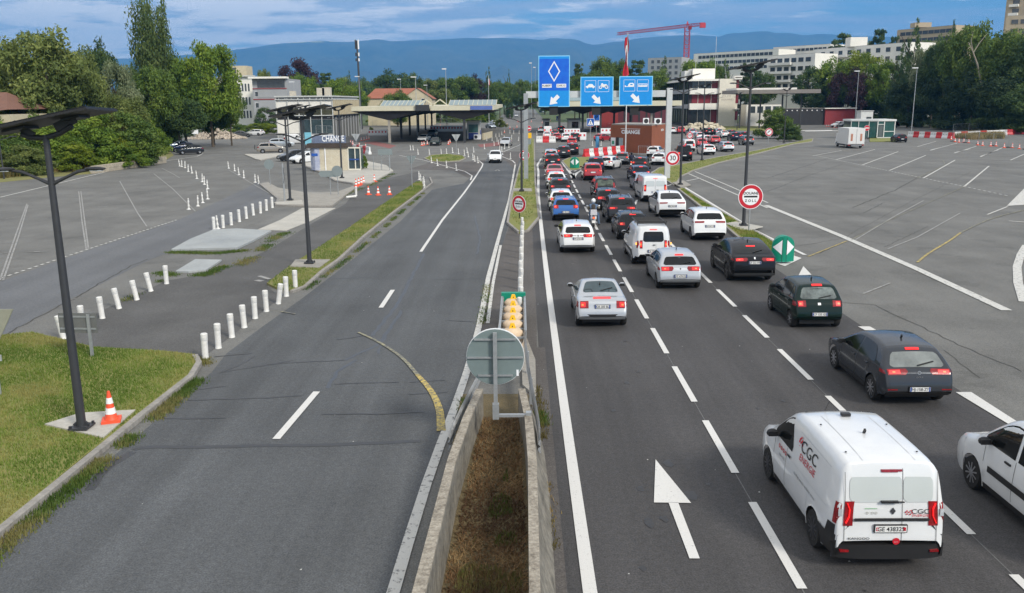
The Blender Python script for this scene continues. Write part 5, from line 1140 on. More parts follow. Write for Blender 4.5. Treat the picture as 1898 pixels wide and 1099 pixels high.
TX = lambda b, s_, sz, x, z, sx=1.0, wt=.01: b.text(s_, sz, (x, -.024, z), (1, 0, 0), (0, 0, 1), 0, sx=sx, weight=wt)
def d30(b, zc, d): TX(b, '30', d * .46, 0, zc - .01, .95, .012)
def douane(b, zc, d):
    TX(b, 'DOUANE', d * .15, 0, zc + d * .14, .95, .03); b.box((0, -.022, zc + d * .01), (d * .54, .008, d * .07)); TX(b, 'Z O L L', d * .14, 0, zc - d * .16, 1.0, .03)
round_sign('customs_sign', 'large round DOUANE ZOLL sign on the grass strip by the black SUV', 1388, 428, 1.97, 1.42, douane, z0=.13)
round_sign('customs_sign', 'round DOUANE ZOLL sign on the tip of the central island', 962, 405, .95, 1.12, douane, R(-38), z0=.13, postm=BLACK)
X, Y = G(1241, 336); round_sign('speed_sign', 'round speed limit 30 sign fixed to the right gantry post', 0, 0, HT(293, Y - .4, 1241), 1.36, d30, nopost=True, loc=(X + .15, Y - .45), z0=0)
X, Y = G(971, 330); round_sign('speed_sign', 'round speed limit 30 sign half behind the black lamp post', 0, 0, HT(287.5, Y, 972), 1.02, d30, loc=(XA(972, Y, 287), Y - .2), z0=0)
round_sign('customs_sign', 'small round customs sign left of the silver hatchback', 1278, 270, 1.7, 1.15, douane, z0=.1)
round_sign('no_turn_sign', 'round no turning sign before the round bush', 1424, 268, 2.1, 1.35, lambda b, zc, d: b.bar((-.3, -.024, zc - .2), (.25, -.024, zc + .25), .10, .008, (0, -1, 0)).bar((.05, -.024, zc + .28), (-.2, -.024, zc + .05), .07, .008, (0, -1, 0)), z0=.1)
def no_entry(b, zc, d): b.use(SIGNRED).disc((0, 0, zc), d * .47, (0, -1, 0), .022, 28).use(SIGNWHITE).box((0, -.026, zc), (d * .7, .008, d * .17))
o = round_sign('no_entry_sign', 'red no entry sign above the yellow panel on the central island', 980, 272, 3.1, .95, no_entry)
b = mb(YELLOW).box((0, -.03, 1.9), (.95, .05, .9)); b.obj('yellow_panel', o); mb(SIGNBACK).box((0, -.02, .85), (.8, .05, .9)).obj('grey_panel', o)
round_sign('no_entry_sign', 'red and white round sign before the white van on the lorry park', 1605, 262, 2.4, 1.0, no_entry)
round_sign('reversed_sign', 'round grey sign back on a leaning post left of the tall lamp', 501, 344, 1.95, .92, back=True, z0=.1); round_sign('reversed_sign', 'dark round sign back beside the arrow shaped panel', 627, 361, 1.95, .90, back=True, z0=.1)
# arrow shaped panel back, square crossing signs, yield backs
X, Y = G(613, 361, .1); o = thing('direction_sign', 'grey back of an arrow shaped direction panel below the kiosk', 'road sign', (X, Y, .1)); k = mb(SIGNBACK); P_ = [(-.95, 1.75), (-.72, 1.98), (.55, 1.98), (.55, 1.48), (-.72, 1.48)]
k.add([(x, d, z) for d in (0, .03) for x, z in P_], [(0, 1, 2, 3, 4), (9, 8, 7, 6, 5)] + [(i, i + 5, (i + 1) % 5 + 5, (i + 1) % 5) for i in range(5)]); k.obj('plate', o); post(o, 1.9)
def tri_back(lab, px, py, zc, s_, z0=.0, m=SIGNBACK, rz=0):
    X, Y = G(px, py, z0); o = thing('yield_sign_back', lab, 'road sign', (X, Y, z0), rz); h = s_ * .866; v = [(-s_ / 2, zc + h / 2), (s_ / 2, zc + h / 2), (0, zc - h / 2)]
    mb(m).add([(x, d, z) for d in (0, .03) for x, z in v], [(0, 1, 2), (5, 4, 3), (0, 3, 4, 1), (1, 4, 5, 2), (2, 5, 3, 0)]).obj('plate', o); post(o, zc + h / 2 + .05, y=-.03); return o
PB = mat('pale_sign_back', (.42, .44, .44), .5, .3, noise=4, amp=.1)
tri_back('pale triangular yield sign back behind the kiosk roof', 661, 283, 2.3, 1.35, m=PB); tri_back('pale triangular yield sign back behind the roundabout grass', 846, 285, 2.3, 1.3, m=PB)
tri_back('blue grey triangular yield sign back on the grass strip tip', 764, 346, 2.35, .95, z0=.1); o = tri_back('large triangular sign back at the left picture edge', 2, 730, 1.75, 1.25, z0=.1, m=mat('khaki_sign_back', (.32, .32, .25), .5, .2, noise=3, amp=.15))
mb(PB).box((0, -.05, 1.0), (.35, .04, .16)).obj('small_plate', o)
X, Y = G(150, 660, .1); o = thing('reversed_sign', 'rectangular grey sign back on two galvanised posts behind the lawn lamp', 'road sign', (X, Y, .1), R(-3))
b = mb(mat('grey_panel_back', (.15, .155, .15), .6, .1, noise=[2, 9], amp=.2)).box((0, .06, 1.02), (1.18, .03, .62)); b.obj('plate', o)
b = mb(GALV).box((0, .035, 1.22), (1.1, .02, .05)).box((0, .035, .85), (1.1, .02, .05)); b.obj('rail', o)
for x in (-.32, .36): mb(GALV).box((x, 0, .65), (.09, .05, 1.3)).obj('post', o)
def sq_sign(name, lab, px, py, zc, s_, kind, z0=0):
    X, Y = G(px, py, z0); o = thing(name, lab, 'road sign', (X, Y, z0)); b = mb(SIGNWHITE).box((0, 0, zc), (s_, .03, s_)).use(mat('sign_mid_blue', (.01, .09, .38), .4, noise=4, amp=.08)).box((0, -.018, zc), (s_ * .92, .012, s_ * .92)).use(SIGNWHITE)
    if kind == 'P': TX(b, 'P', s_ * .85, 0, zc, 1, .03); b.box((0, -.01, zc - s_ * .9), (s_, .03, s_ * .6))
    else: b.poly3([(-s_ * .36, -.027, zc - s_ * .34), (s_ * .36, -.027, zc - s_ * .34), (0, -.027, zc + s_ * .36)]); b.use(SIGNBLACK).disc((0, -.028, zc + s_ * .1), s_ * .06, (0, -1, 0), .004, 8).bar((0, -.03, zc + s_ * .06), (0, -.03, zc - s_ * .1), s_ * .08, .004, (0, -1, 0)).bar((0, -.03, zc - s_ * .1), (-s_ * .13, -.03, zc - s_ * .28), s_ * .05, .004, (0, -1, 0)).bar((0, -.03, zc - s_ * .1), (s_ * .13, -.03, zc - s_ * .28), s_ * .05, .004, (0, -1, 0))
    b.obj('face', o); post(o, zc + s_ / 2, .05); return o
sq_sign('crossing_sign', 'blue pedestrian crossing sign above the black SUV at the booths', 1035, 243, 3.3, 1.15, 'x'); sq_sign('crossing_sign', 'blue pedestrian crossing sign left of the bright red car', 1094, 270, 4.0, 1.3, 'x'); sq_sign('parking_sign', 'blue P parking sign with white panel under the gantry', 1105, 262, 4.5, 1.2, 'P')
X, Y = G(1107, 276); tag(mb(mat('light_blue_post', (.10, .36, .66), .5, noise=5, amp=.15)).tube([(0, 0, 0), (0, 0, 2.0)], .28, 12).obj('blue_column'), 'light blue round column between two white markers by the brown booth', 'column'); bpy.data.objects['blue_column'].location = (X, Y, 0)
X, Y = G(573, 290); o = thing('info_panel', 'pale blue square panel beside the kiosk end', 'sign', (X, Y, 0)); mb(mat('panel_pale_blue', (.20, .50, .62), .5, noise=6, amp=.15)).box((0, 0, 2.6), (.95, .06, 1.7)).obj('face', o); mb(GALV).box((0, .05, .9), (.12, .08, 1.8)).obj('post', o)
X, Y = G(552, 373, .13); o = thing('service_post', 'thin grey post with hanging cable near the pavement tip', 'post', (XA(528, Y, 374), Y, .13)); mb(GALV).tube([(0, 0, 0), (0, 0, 2.9)], .06, 8).obj('post', o); mb(BLACK).tube([(.05, -.07, 2.6), (.10, -.09, 1.9), (.03, -.08, 1.4)], .015, 5).obj('cable', o)
X, Y = G(391, 238); o = thing('advert_totem', 'blue and white pennant sign before the tall trees', 'sign', (X, Y, 0)); mb(SIGNWHITE).box((0, 0, 1.7), (.5, .05, .9)).use(mat('totem_blue', (.08, .14, .5), .5, noise=4, amp=.1)).box((0, 0, 2.6), (.55, .05, .9)).obj('panel', o); mb(GALV).tube([(0, .05, 0), (0, .05, 2.2)], .04, 6).obj('post', o)
X, Y = G(362, 258); o = thing('site_notice', 'white rectangular notice board above the rubble', 'sign', (X, Y, 0)); mb(SIGNWHITE).box((0, 0, 1.6), (1.6, .05, .9)).obj('face', o); mb(GALV).box((0, .04, .6), (.1, .05, 1.2)).obj('post', o)

# green divergence bollards
def green(lab, px, py, s_=1.0, z0=.1):
    X, Y = G(px, py, z0); o = thing('divergence_bollard', lab, 'traffic bollard', (X, Y, z0)); w_, H = 1.06 * s_, 1.22 * s_; n = 18
    def outline(w2, h2, k=.48): return [(-w2 / 2, 0)] + [(-w2 / 2 * math.cos(math.pi * t / n), h2 - w2 * k + w2 * k * math.sin(math.pi * t / n)) for t in range(n + 1)] + [(w2 / 2, 0)]
    pts = outline(w_, H); m_ = len(pts); yb = lambda x: -.22 * s_ * (1 - (2 * x / w_) ** 2)
    V = [(x, yb(x), z) for x, z in pts] + [(x, .30 * s_ * (1 - (2 * x / w_) ** 2) + .02, z) for x, z in pts]
    b = mb(GREENB)
    cols = [[(x, yb(x), 0), (x, yb(x), H - w_ * .48 + w_ * .48 * math.sqrt(max(0, 1 - (2 * x / w_) ** 2)))] for x in np.linspace(-w_ / 2, w_ / 2, 25)]
    b.grid(cols, flip=False); cols2 = [[(x, -yb(x) + .02, 0), (x, -yb(x) + .02, z_[1][2])] for z_, x in zip(cols, np.linspace(-w_ / 2, w_ / 2, 25))]; b.grid(cols2, flip=True)
    b.add([c[1] for c in cols] + [c[1] for c in cols2], [(i, i + 1, 26 + i, 25 + i) for i in range(24)]); b.obj('shell', o, 50)
    b = mb(SIGNWHITE); zc = H * .56
    for sg in (-1, 1):
        g = [[(sg * x, yb(x) - .008, zc - hh), (sg * x, yb(x) - .008, zc + hh)] for x, hh in [(t, .36 * s_ * (w_ * .47 - t) / (w_ * .37)) for t in np.linspace(w_ * .11, w_ * .47, 7)]]; b.grid(g, flip=sg < 0)
    b.obj('white_arrow', o); b = mb(BLACK)
    for x in (-.095 * w_, .095 * w_): b.box((x, yb(x) - .002, H * .47), (.014, .012, H * .94))
    b.obj('groove', o)
green('green and white divergence bollard at the grass strip end by the black SUV', 1450, 484); green('small green and white divergence bollard right of the queue', 1065, 311, 1.0)

# --------------------------------------------------------------- gantry with lane signs
xl_, yl_ = G(975, 330); xr_, yr_ = G(1237, 335); yg = (yl_ + yr_) / 2
o = thing('sign_gantry', 'pale steel gantry spanning the queue with a post at each end', 'gantry', (0, yg, 0))
zt_ = HT(172, yg, 1100); zl_ = HT(178, yg, 975)
mb(GALV).box((XA(975, yg, 300), 0, zt_ / 2), (.42, .42, zt_)).obj('post', o); mb(mat('gantry_paint', (.55, .57, .57), .5, noise=[1, 7], amp=.15)).box((XA(1237, yg, 300), 0, zt_ / 2 + .2), (.52, .45, zt_ + .4)).obj('post', o)
bx0, bx1 = XA(975, yg), XA(1233, yg); mb(MATS['gantry_paint']).box(((bx0 + bx1) / 2, .1, zt_ - .12), (bx1 - bx0, .4, .62)).obj('beam', o)
b = mb(GALV)
for px in (1010, 1045, 1085, 1128, 1158, 1200): b.box((XA(px, yg), -.16, zt_ - .1), (.12, .10, 2.4))
b.obj('hanger', o)
def lane_sign(lab, x0, x1, y0, y1, deep=False):
    Y = yg - .32; X0, X1 = XA(x0, Y, 150), XA(x1, Y, 150); Z1, Z0 = HT(y0, Y, (x0 + x1) / 2), HT(y1, Y, (x0 + x1) / 2); w_, h = X1 - X0, Z1 - Z0
    o = thing('lane_sign', lab, 'motorway sign', ((X0 + X1) / 2, Y, (Z0 + Z1) / 2), group='blue lane signs on the gantry')
    b = mb(mat('sign_edge_blue', (.25, .62, .85), .4, noise=5, amp=.06)).box((0, 0, 0), (w_, .10, h)).use(SIGNBLUE).box((0, -.056, 0), (w_ * .95, .012, h - w_ * .05)); b.obj('panel', o); return o, w_, h
def arrow(o, sg, cx, cz, s_):
    b = mb(SIGNWHITE); y = -.068
    pt = lambda u, v: (cx + sg * (u - v) * .707 * s_, y, cz - (u + v) * .707 * s_)
    b.poly3([pt(.55, -.0), pt(-.05, -.42), pt(-.05, -.17), pt(-.55, -.17), pt(-.55, .17), pt(-.05, .17), pt(-.05, .42)][::sg]); b.obj('arrow', o)
    if sg > 0: pass
s1, w1, h1 = lane_sign('tall blue lane sign with white diamond and arrow to the left', 998, 1056, 103, 198)
mb(SIGNDEEP).box((0, -.064, h1 * .13), (w1 * .95, .008, h1 * .62)).obj('deep_blue_field', s1)
b = mb(SIGNWHITE); dz, dx, cz = h1 * .205, w1 * .195, h1 * .195; y = -.072
P_ = [(0, cz + dz), (dx, cz), (0, cz - dz), (-dx, cz)]; Q_ = [(0, cz + dz * .80), (dx * .78, cz), (0, cz - dz * .80), (-dx * .78, cz)]
b.add([(x, y, z) for x, z in P_ + Q_], [(i, 4 + i, 4 + (i + 1) % 4, (i + 1) % 4) for i in range(4)]); b.obj('diamond', s1)
b = mb(SIGNWHITE)
for x in (-w1 * .23, w1 * .23): b.box((x, -.074, -h1 * .085), (w1 * .31, .012, h1 * .072))
b.use(SIGNBLACK).text('AUBERT', w1 * .085, (-w1 * .23, -.082, -h1 * .085), (1, 0, 0), (0, 0, 1), 0, weight=.02).text('DARYS', w1 * .085, (w1 * .23, -.082, -h1 * .085), (1, 0, 0), (0, 0, 1), 0, weight=.01); b.obj('name_plate', s1)
arrow(s1, -1, 0, -h1 * .37, w1 * .36)
def frame(o, cx, cz, s_):
    b = mb(SIGNWHITE)
    for dx, dz, ww, hh in ((0, s_ / 2, s_, .03), (0, -s_ / 2, s_, .03), (-s_ / 2, 0, .03, s_), (s_ / 2, 0, .03, s_)): b.box((cx + dx, -.066, cz + dz), (ww, .008, hh))
    return b
def sil(b, pts, cx, cz, s_):
    b.use(SIGNWHITE).poly3([(cx + x * s_, -.068, cz + z * s_) for x, z in pts][::-1])
CARP = [(-.42, -.10), (-.42, .0), (-.25, .05), (-.12, .20), (.18, .20), (.30, .05), (.42, .0), (.42, -.10), (.35, -.10), (.32, -.18), (.22, -.18), (.18, -.10), (-.18, -.10), (-.22, -.18), (-.32, -.18), (-.35, -.10)]
s2, w2, h2 = lane_sign('square blue lane sign with car and motorcycle symbols', 1076, 1137, 142, 197); fs = w2 * .33
b = frame(s2, -w2 * .2, h2 * .18, fs); sil(b, CARP, -w2 * .2, h2 * .18, fs); b.obj('car_symbol', s2)
b = frame(s2, w2 * .2, h2 * .18, fs); cx, cz = w2 * .2, h2 * .18
for sg in (-1, 1): b.disc((cx + sg * fs * .28, -.060, cz - fs * .10), fs * .15, (0, -1, 0), .008, 16, r_in=fs * .08)
sil(b, [(-.25, .0), (-.22, .22), (-.10, .28), (.0, .15), (.25, .18), (.38, .05), (.30, -.05), (.0, -.12), (-.15, -.05)], cx, cz, fs); b.obj('motorcycle_symbol', s2); arrow(s2, 1, 0, -h2 * .28, w2 * .32)
s3, w3, h3 = lane_sign('square blue lane sign with caravan and coach symbols', 1148, 1210, 141, 195); fs = w3 * .33
b = frame(s3, -w3 * .2, h3 * .18, fs); cx = -w3 * .2; sil(b, [(-.12, -.12), (-.12, .05), (0, .22), (.30, .24), (.42, .15), (.42, -.12)], cx, h3 * .18, fs); sil(b, [(-.42, -.12), (-.42, .02), (-.34, .02), (-.30, -.06), (-.12, -.06), (-.12, -.12)], cx, h3 * .18, fs); b.use(SIGNBLUE).box((cx + .18 * fs, -.072, h3 * .18 + .08 * fs), (.22 * fs, .006, .10 * fs)); b.obj('caravan_symbol', s3)
b = frame(s3, w3 * .2, h3 * .18, fs); cx = w3 * .2; sil(b, [(-.42, -.12), (-.42, .16), (.42, .16), (.42, -.12)], cx, h3 * .18, fs); b.use(SIGNBLUE)
for k in range(6): b.box((cx + (-.33 + .13 * k) * fs, -.072, h3 * .18 + .06 * fs), (.09 * fs, .006, .10 * fs))
b.obj('coach_symbol', s3); arrow(s3, 1, 0, -h3 * .28, w3 * .32)
for px, lab in ((1026, 'dark lane signal box below the tall blue sign'), (1105, 'dark lane signal box below the car sign'), (1176, 'dark lane signal box below the caravan sign')):
    Y = yg - .1; Z1, Z0 = HT(197, Y, px), HT(213, Y, px); o = thing('lane_signal', lab, 'signal box', (XA(px, Y), Y, (Z0 + Z1) / 2), group='lane signals under the gantry'); mb(BLACK).box((0, 0, 0), (.80, .3, Z1 - Z0)).obj('housing', o); mb(GREYP).box((0, -.2, (Z1 - Z0) / 2 - .03), (.86, .2, .04)).obj('visor', o)

# --------------------------------------------------------------- planted trough between the carriageways
WL = [(-1.60, 5), (-1.55, 10.7), (-1.42, 15.5), (-1.27, 17.8), (-1.07, 19.7), (-.90, 19.7), (-1.09, 17.8), (-1.25, 15.5), (-1.36, 10.7), (-1.40, 5)]; WR = [(.10, 5), (.10, 10.7), (.13, 15.5), (.08, 17.8), (-.06, 19.7), (.11, 19.7), (.25, 17.8), (.30, 15.5), (.26, 10.7), (.26, 5)]
WALL = mat('weathered_concrete', (.26, .24, .20), .95, noise=[2.0, 7], col2=(.075, .07, .058), bump=.5, bscale=18)
TOPC = mat('mossy_concrete_top', (.42, .38, .31), .95, noise=[4, 15], col2=(.13, .11, .085), bump=.7, bscale=26, bdist=.03)
for nm, P_, inner in (('left', WL, 1), ('right', WR, -1)):
    o = thing('concrete_wall', 'low weathered concrete wall beside the white edge line, open side of the trough to its right' if nm == 'left' else 'low weathered concrete wall on the queue side of the trough', 'wall', (0, 0, 0))
    b = mb(WALL).prism(P_, -.8, .74); R_ = P_[5:][::-1] if inner < 0 else P_[:5]; sx_ = .27 if inner < 0 else -.10
    b.grid([[(x, y, .76), (x + sx_ * .35, y, .40), (x + sx_, y, -.02)] for x, y in R_], flip=inner > 0); b.obj('wall_side', o); mb(TOPC).prism(P_, .741, .80).obj('coping', o)
struct(mb(mat('trough_soil', (.17, .125, .06), .95, noise=[.9, 6, 30], col2=(.07, .058, .028), bump=.8, bscale=20, bdist=.05)).grid([[(x, y, z) for x in (-1.55, -.6, .2)] for y, z in ((2, -.34), (9, -.33), (13, -.27), (16, -.14), (18.5, .02), (20, .07), (21, .05), (22, -.03))], flip=True).obj('trough_soil'))
struct(mb(CONC).prism([(.05, 22.2), (.40, 21.2), (.44, 24.5), (.15, 27.5), (.0, 27.5)], -.02, .07).obj('concrete_footing'))
def wbeam(m, pts, z0, hh=.31, t=.05):
    n = len(pts); V = []
    prof = [(0, 0), (t, .06), (t, .11), (0, .155), (t, .20), (t, .25), (0, hh)]
    for i, p in enumerate(pts):
        d = (Vector(pts[min(i + 1, n - 1)]) - Vector(pts[max(i - 1, 0)])).normalized(); q_ = Vector((d.y, -d.x))
        V.append([(p[0] + q_.x * a, p[1] + q_.y * a, z0 + b_) for a, b_ in prof])
    m.grid(V); m.grid([[(x, y, z) for x, y, z in r] for r in V], flip=True)
WBM = mat('white_guard_rail', (.55, .56, .56), .5, .2, noise=[2, 9], amp=.2)
o = thing('guard_rail', 'curved white steel guard rail wrapping the trough wall ends', 'guard rail', (0, 0, 0))
b = mb(WBM); wbeam(b, chaikin([(-1.52, 16.8), (-1.45, 17.8), (-1.18, 20.2), (-.90, 22.6), (-.70, 25.0), (-.64, 27.5), (-.62, 30.2)], 2), .45); b.obj('rail', o, 50)
b = mb(WBM); wbeam(b, chaikin([(.40, 16.6), (.42, 17.6), (.30, 20.0), (.20, 22.5), (.16, 25), (.14, 27.5), (.13, 30.2)], 2), .45, t=-.05); b.obj('rail', o, 50)
b = mb(GALV)
for x, y in ((-.93, 22.6), (-.66, 25.2), (.26, 20.8), (.20, 23.2)): b.box((x, y, .35), (.08, .1, .7))
b.obj('rail_post', o)
# crash cushion
o = thing('crash_cushion', 'crash cushion of cream domed cells with yellow warning tags between steel rails', 'crash cushion', (-.24, 0, 0))
CREAM = mat('cushion_cream', (.62, .47, .32), .7, noise=[3, 12], amp=.2)
for k in range(5):
    y = 25.4 + k * 1.0; c = mb(CREAM).lathe([(.33, .05), (.33, .62), (.31, .70), (.22, .78), (0, .82)], (0, y, 0), 18); co = c.obj('cell', o, 40)
    mb(YELLOW).add([(-.10, y - .07, .80), (.10, y - .07, .80), (.055, y - .05, .95), (-.055, y - .05, .95), (-.10, y + .08, .80), (.10, y + .08, .80), (.055, y + .05, .95), (-.055, y + .05, .95)], [(0, 1, 2, 3), (7, 6, 5, 4), (3, 2, 6, 7), (0, 3, 7, 4), (1, 5, 6, 2)]).use(SIGNBLACK).poly3([(-.022, y - .068, .84), (.022, y - .068, .84), (0, y - .06, .90)]).obj('warning_tag', co)
    mb(GALV).box((0, y - .48, .62), (.80, .05, .06)).obj('diaphragm', o)
mb(GREENB).box((0, 30.15, .55), (.86, .22, .62)).obj('nose', o)
for x in (-.40, .40): mb(GALV).box((x, 27.7, .62), (.07, 4.8, .26)).obj('side_rail', o)
# the big round sign seen from behind
Yb = 18.0; dz = HT(662, Yb, 918); xc = XA(918, Yb, 662)
o = thing('round_sign_back', 'big round grey sign seen from behind on a bent square post over the trough', 'road sign', (xc, Yb, 0))
dd = 108 / 1600 * math.hypot(Yb, CAM_H - dz)
BK = mat('blue_grey_sign_back', (.20, .255, .255), .45, .25, noise=[1.5, 9], amp=.12)
b = mb(BK).disc((0, .03, dz), dd / 2 * .985, (0, -1, 0), .03, 40).use(SIGNWHITE).disc((0, .05, dz), dd / 2, (0, -1, 0), .035, 40, r_in=dd * .485).disc((0, .05, dz), dd / 2, (0, 1, 0), .03, 40); b.obj('plate', o, 40)
b = mb(GALV)
for k, hw in ((-.32, .30), (0, .48), (.32, .36)): b.box((0, -.025, dz + k * dd), (hw * 2 * dd, .05, .035))
b.obj('stiffener', o)
zb_ = HT(772, Yb - .1, 930); mb(GALV).box((.0, -.08, (dz + dd * .45 + zb_) / 2), (.085, .085, dz + dd * .45 - zb_)).obj('post', o)
b = mb(GALV).box((.0, -.08, zb_ + .12), (.14, .12, .35)).box((.36, -.08, zb_ + .02), (.80, .08, .06)).box((.72, -.08, zb_ + .0), (.12, .14, .2)).box((.72, -.02, zb_ * .5), (.10, .10, zb_)); b.obj('bracket', o)
mb(SIGNWHITE).box((dd * .38, -.004, dz - dd * .28), (.05, .004, .14)).obj('sticker', o)

# flagpoles, mesh fences, small things
def flagpole(lab, x, Y, h, flag=None):
    o = thing('flagpole', lab, 'flagpole', (x, Y, 0)); mb(mat('pole_white', (.62, .63, .63), .5, noise=4, amp=.1)).tube([(0, 0, 0), (0, 0, h)], [.09, .05], 8).obj('pole', o, 50)
    if flag == 'ch':
        b = mb(mat('flag_red', (.52, .02, .04), .8, noise=3, amp=.2)); n = 14
        f = lambda t, u: (-.02 - .36 * u * (1 - .25 * math.sin(5 * t)) + .12 * math.sin(9 * t + 3 * u), .16 * math.sin(6 * u + 4 * t), h - .4 - 5.2 * t - .3 * u)
        b.grid([[f(t, u) for u in np.linspace(-.35, 1, 7)] for t in np.linspace(0, 1, n)]); fo = b.obj('flag', o, 60)
        b = mb(SIGNWHITE); b.grid([[Vector(f(t, u)) + Vector((0, -.03, 0)) for u in np.linspace(.05, .55, 5)] for t in np.linspace(.22, .62, 8)]); b.obj('white_cross', fo, 60)
    if flag == 'fr':
        b = mb(SIGNWHITE).box((.12, 0, h - 2.2), (.35, .05, 2.2)); b.obj('flag', o); mb(REDW).box((.35, 0, h - 2.5), (.25, .05, 2.0)).obj('red_stripe', o)
X, Y = G(1159, 291); flagpole('tall flagpole with a limp red flag bearing a white cross', X, Y, HT(60, Y, 1163), 'ch')
flagpole('slender flagpole with a small tricolour over the far canopy', XA(906, 330), 330, HT(140, 330, 906), 'fr')
flagpole('bare white flagpole on the white office roof side', XA(1323, 285), 285, HT(68, 285, 1323)); flagpole('bare short flagpole behind the white office', XA(1287, 290), 290, HT(100, 290, 1287))
MESH = mat('fence_wire', (.30, .32, .32), .5, .5, noise=6, amp=.2)
def fence(lab, p0, p1, n, h=2.0, m=MESH, wires=True, base=True):
    a, c = Vector(G(*p0)), Vector(G(*p1)); o = thing('mesh_fence', lab, 'fence', (a.x, a.y, 0)); d = c - a
    for k in range(n + 1):
        p = d * k / n; b = mb(m).tube([(p.x, p.y, 0), (p.x, p.y, h)], .035, 6)
        if base: b.use(BLACK).box((p.x, p.y, .06), (.6, .25, .12))
        b.obj('post', o)
    b = mb(m)
    for z in (.15, h): b.tube([(0, 0, z), (d.x, d.y, z)], .025, 5)
    if wires:
        nn = int(d.length / .30)
        for k in range(nn): p = d * k / nn; b.bar((p.x, p.y, .15), (p.x, p.y, h), .008, .008)
        for z in np.arange(.5, h, .5): b.bar((0, 0, z), (d.x, d.y, z), .008, .008)
    b.obj('mesh_panel', o)
fence('temporary mesh fence across the lorry park, front run', (1765, 262), (1900, 277), 5); fence('temporary mesh fence behind the dry grass patch', (1766, 247), (1900, 240), 5)
fence('short mesh fence right of the kiosk bush', (693, 317), (722, 318), 2, 1.7); fence('grey crowd barrier before the brown booth', (1183, 286), (1217, 287), 2, 1.2, GALV, True, False)
fence('tall pale mesh screen at the corner of the glass office', (587, 262), (617, 264), 3, 3.2, PB); fence('rail fence along the far bank beyond the left canopy', (690, 233), (900, 226), 12, 1.8, MESH, True, False)
fence('grey rail before the red hall', (1112, 236), (1160, 237), 4, 1.2, GALV, True, False); fence('mesh fence along the rubble heap', (318, 262), (432, 250), 6, 2.0, MESH, True, False); fence('plain fence at the edge of the woods', (1700, 229), (1800, 236), 6, 2.2, GREYP, True, False)
X, Y = G(715, 312); o = thing('reversed_sign', 'grey rectangular panel back beside the kiosk fence', 'sign', (X, Y, 0)); mb(SIGNBACK).box((0, 0, 1.9), (1.7, .05, .7)).obj('plate', o); mb(GALV).box((-.5, .05, 1.0), (.08, .05, 2.0)).obj('post', o); mb(GALV).box((.5, .05, 1.0), (.08, .05, 2.0)).obj('post', o)
X, Y = G(1562, 252); o = thing('barrier_gate', 'orange barrier gate with a long white boom across the lorry park', 'barrier gate', (X, Y, 0)); mb(ORANGE).box((0, 0, .65), (.55, .6, 1.3)).obj('cabinet', o); mb(WHITE).bar((-.2, -.35, 1.15), (-8.0, -.2, 1.05), .14, .08).obj('boom', o)
X, Y = G(1450, 250); mbx = tag(mb(WHITE).bar((X - 1, Y, .9), (X + 11, Y + .5, .9), .16, .1).bar((X - 1, Y, 0), (X - 1, Y, .9), .1, .1).obj('white_rail'), 'long white rail to the left of the orange barrier gate', 'rail')
# rubble, stone wall, weeds of planks
def lump(name, lab, cat, c, sx, sy, sz, n, m, size):
    o = MB().use(m)
    for k in range(n):
        a = rng.uniform(0, 6.28); r_ = math.sqrt(rng.random()); x, y = r_ * math.cos(a) * sx, r_ * math.sin(a) * sy; z = sz * (1 - r_) * rng.uniform(.2, 1)
        s_ = size * rng.uniform(.4, 1.4); o.box((x, y, z), (s_, s_ * rng.uniform(.5, 1.3), s_ * .6), rng.uniform(0, 3), rng.uniform(-.6, .6), rng.uniform(-.6, .6))
    ob = o.obj(name); ob.location = (*c, 0); return tag(ob, lab, cat)
lump('rubble_heap', 'heap of pale rubble and broken slabs by the left trees', 'rubble', G(402, 257), 6.5, 3.5, 2.6, 420, mat('rubble', (.50, .43, .35), .95, noise=[.8, 5], amp=.35), .55)
lump('tarpaulin_pile', 'pile of cream bags before the white office', 'works pile', G(1302, 240), 6, 2, 2.3, 120, mat('cream_bag', (.58, .52, .40), .9, noise=3, amp=.2), 1.0)
pa, pb = Vector(G(172, 322)), Vector(G(305, 302)); d = pb - pa; W_ST = mat('stone_block', (.48, .42, .32), .95, noise=[1.5, 7], col2=(.25, .22, .17), bump=.6, bscale=10)
b = MB().use(W_ST); n = 34
for k in range(n):
    for r_ in range(2): p = pa + d * ((k + .5 + .3 * r_) / n); b.box((p.x, p.y, .22 + .42 * r_), (d.length / n * .96, .55, .40), math.atan2(d.y, d.x), 0, rng.uniform(-.02, .02))
tag(b.obj('stone_wall'), 'low pale stone block wall along the left bank', 'wall')
# --------------------------------------------------------------- kiosk, booths
CREAMW = mat('cream_wall', (.56, .49, .34), .9, noise=[.9, 5], amp=.22); WHITEW = mat('white_render', (.80, .775, .71), .9, noise=[.25, 2], amp=.12); OFFW = mat('warm_white_render', (.70, .66, .56), .9, noise=[.2, 2], amp=.14)
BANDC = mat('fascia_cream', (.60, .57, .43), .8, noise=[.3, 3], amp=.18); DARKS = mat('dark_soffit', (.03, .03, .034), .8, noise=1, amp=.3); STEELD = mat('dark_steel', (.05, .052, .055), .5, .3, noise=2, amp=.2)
REDH = mat('red_cladding', (.30, .035, .035), .7, noise=[.4, 4], amp=.25); MAROON = mat('maroon_cladding', (.13, .022, .035), .7, noise=[.4, 4], amp=.3); BROWN = mat('brown_brick_panel', (.27, .085, .040), .8, noise=[.5, 9], amp=.22); ROOFT = mat('red_roof_tiles', (.34, .12, .07), .9, noise=[.5, 6], amp=.3)
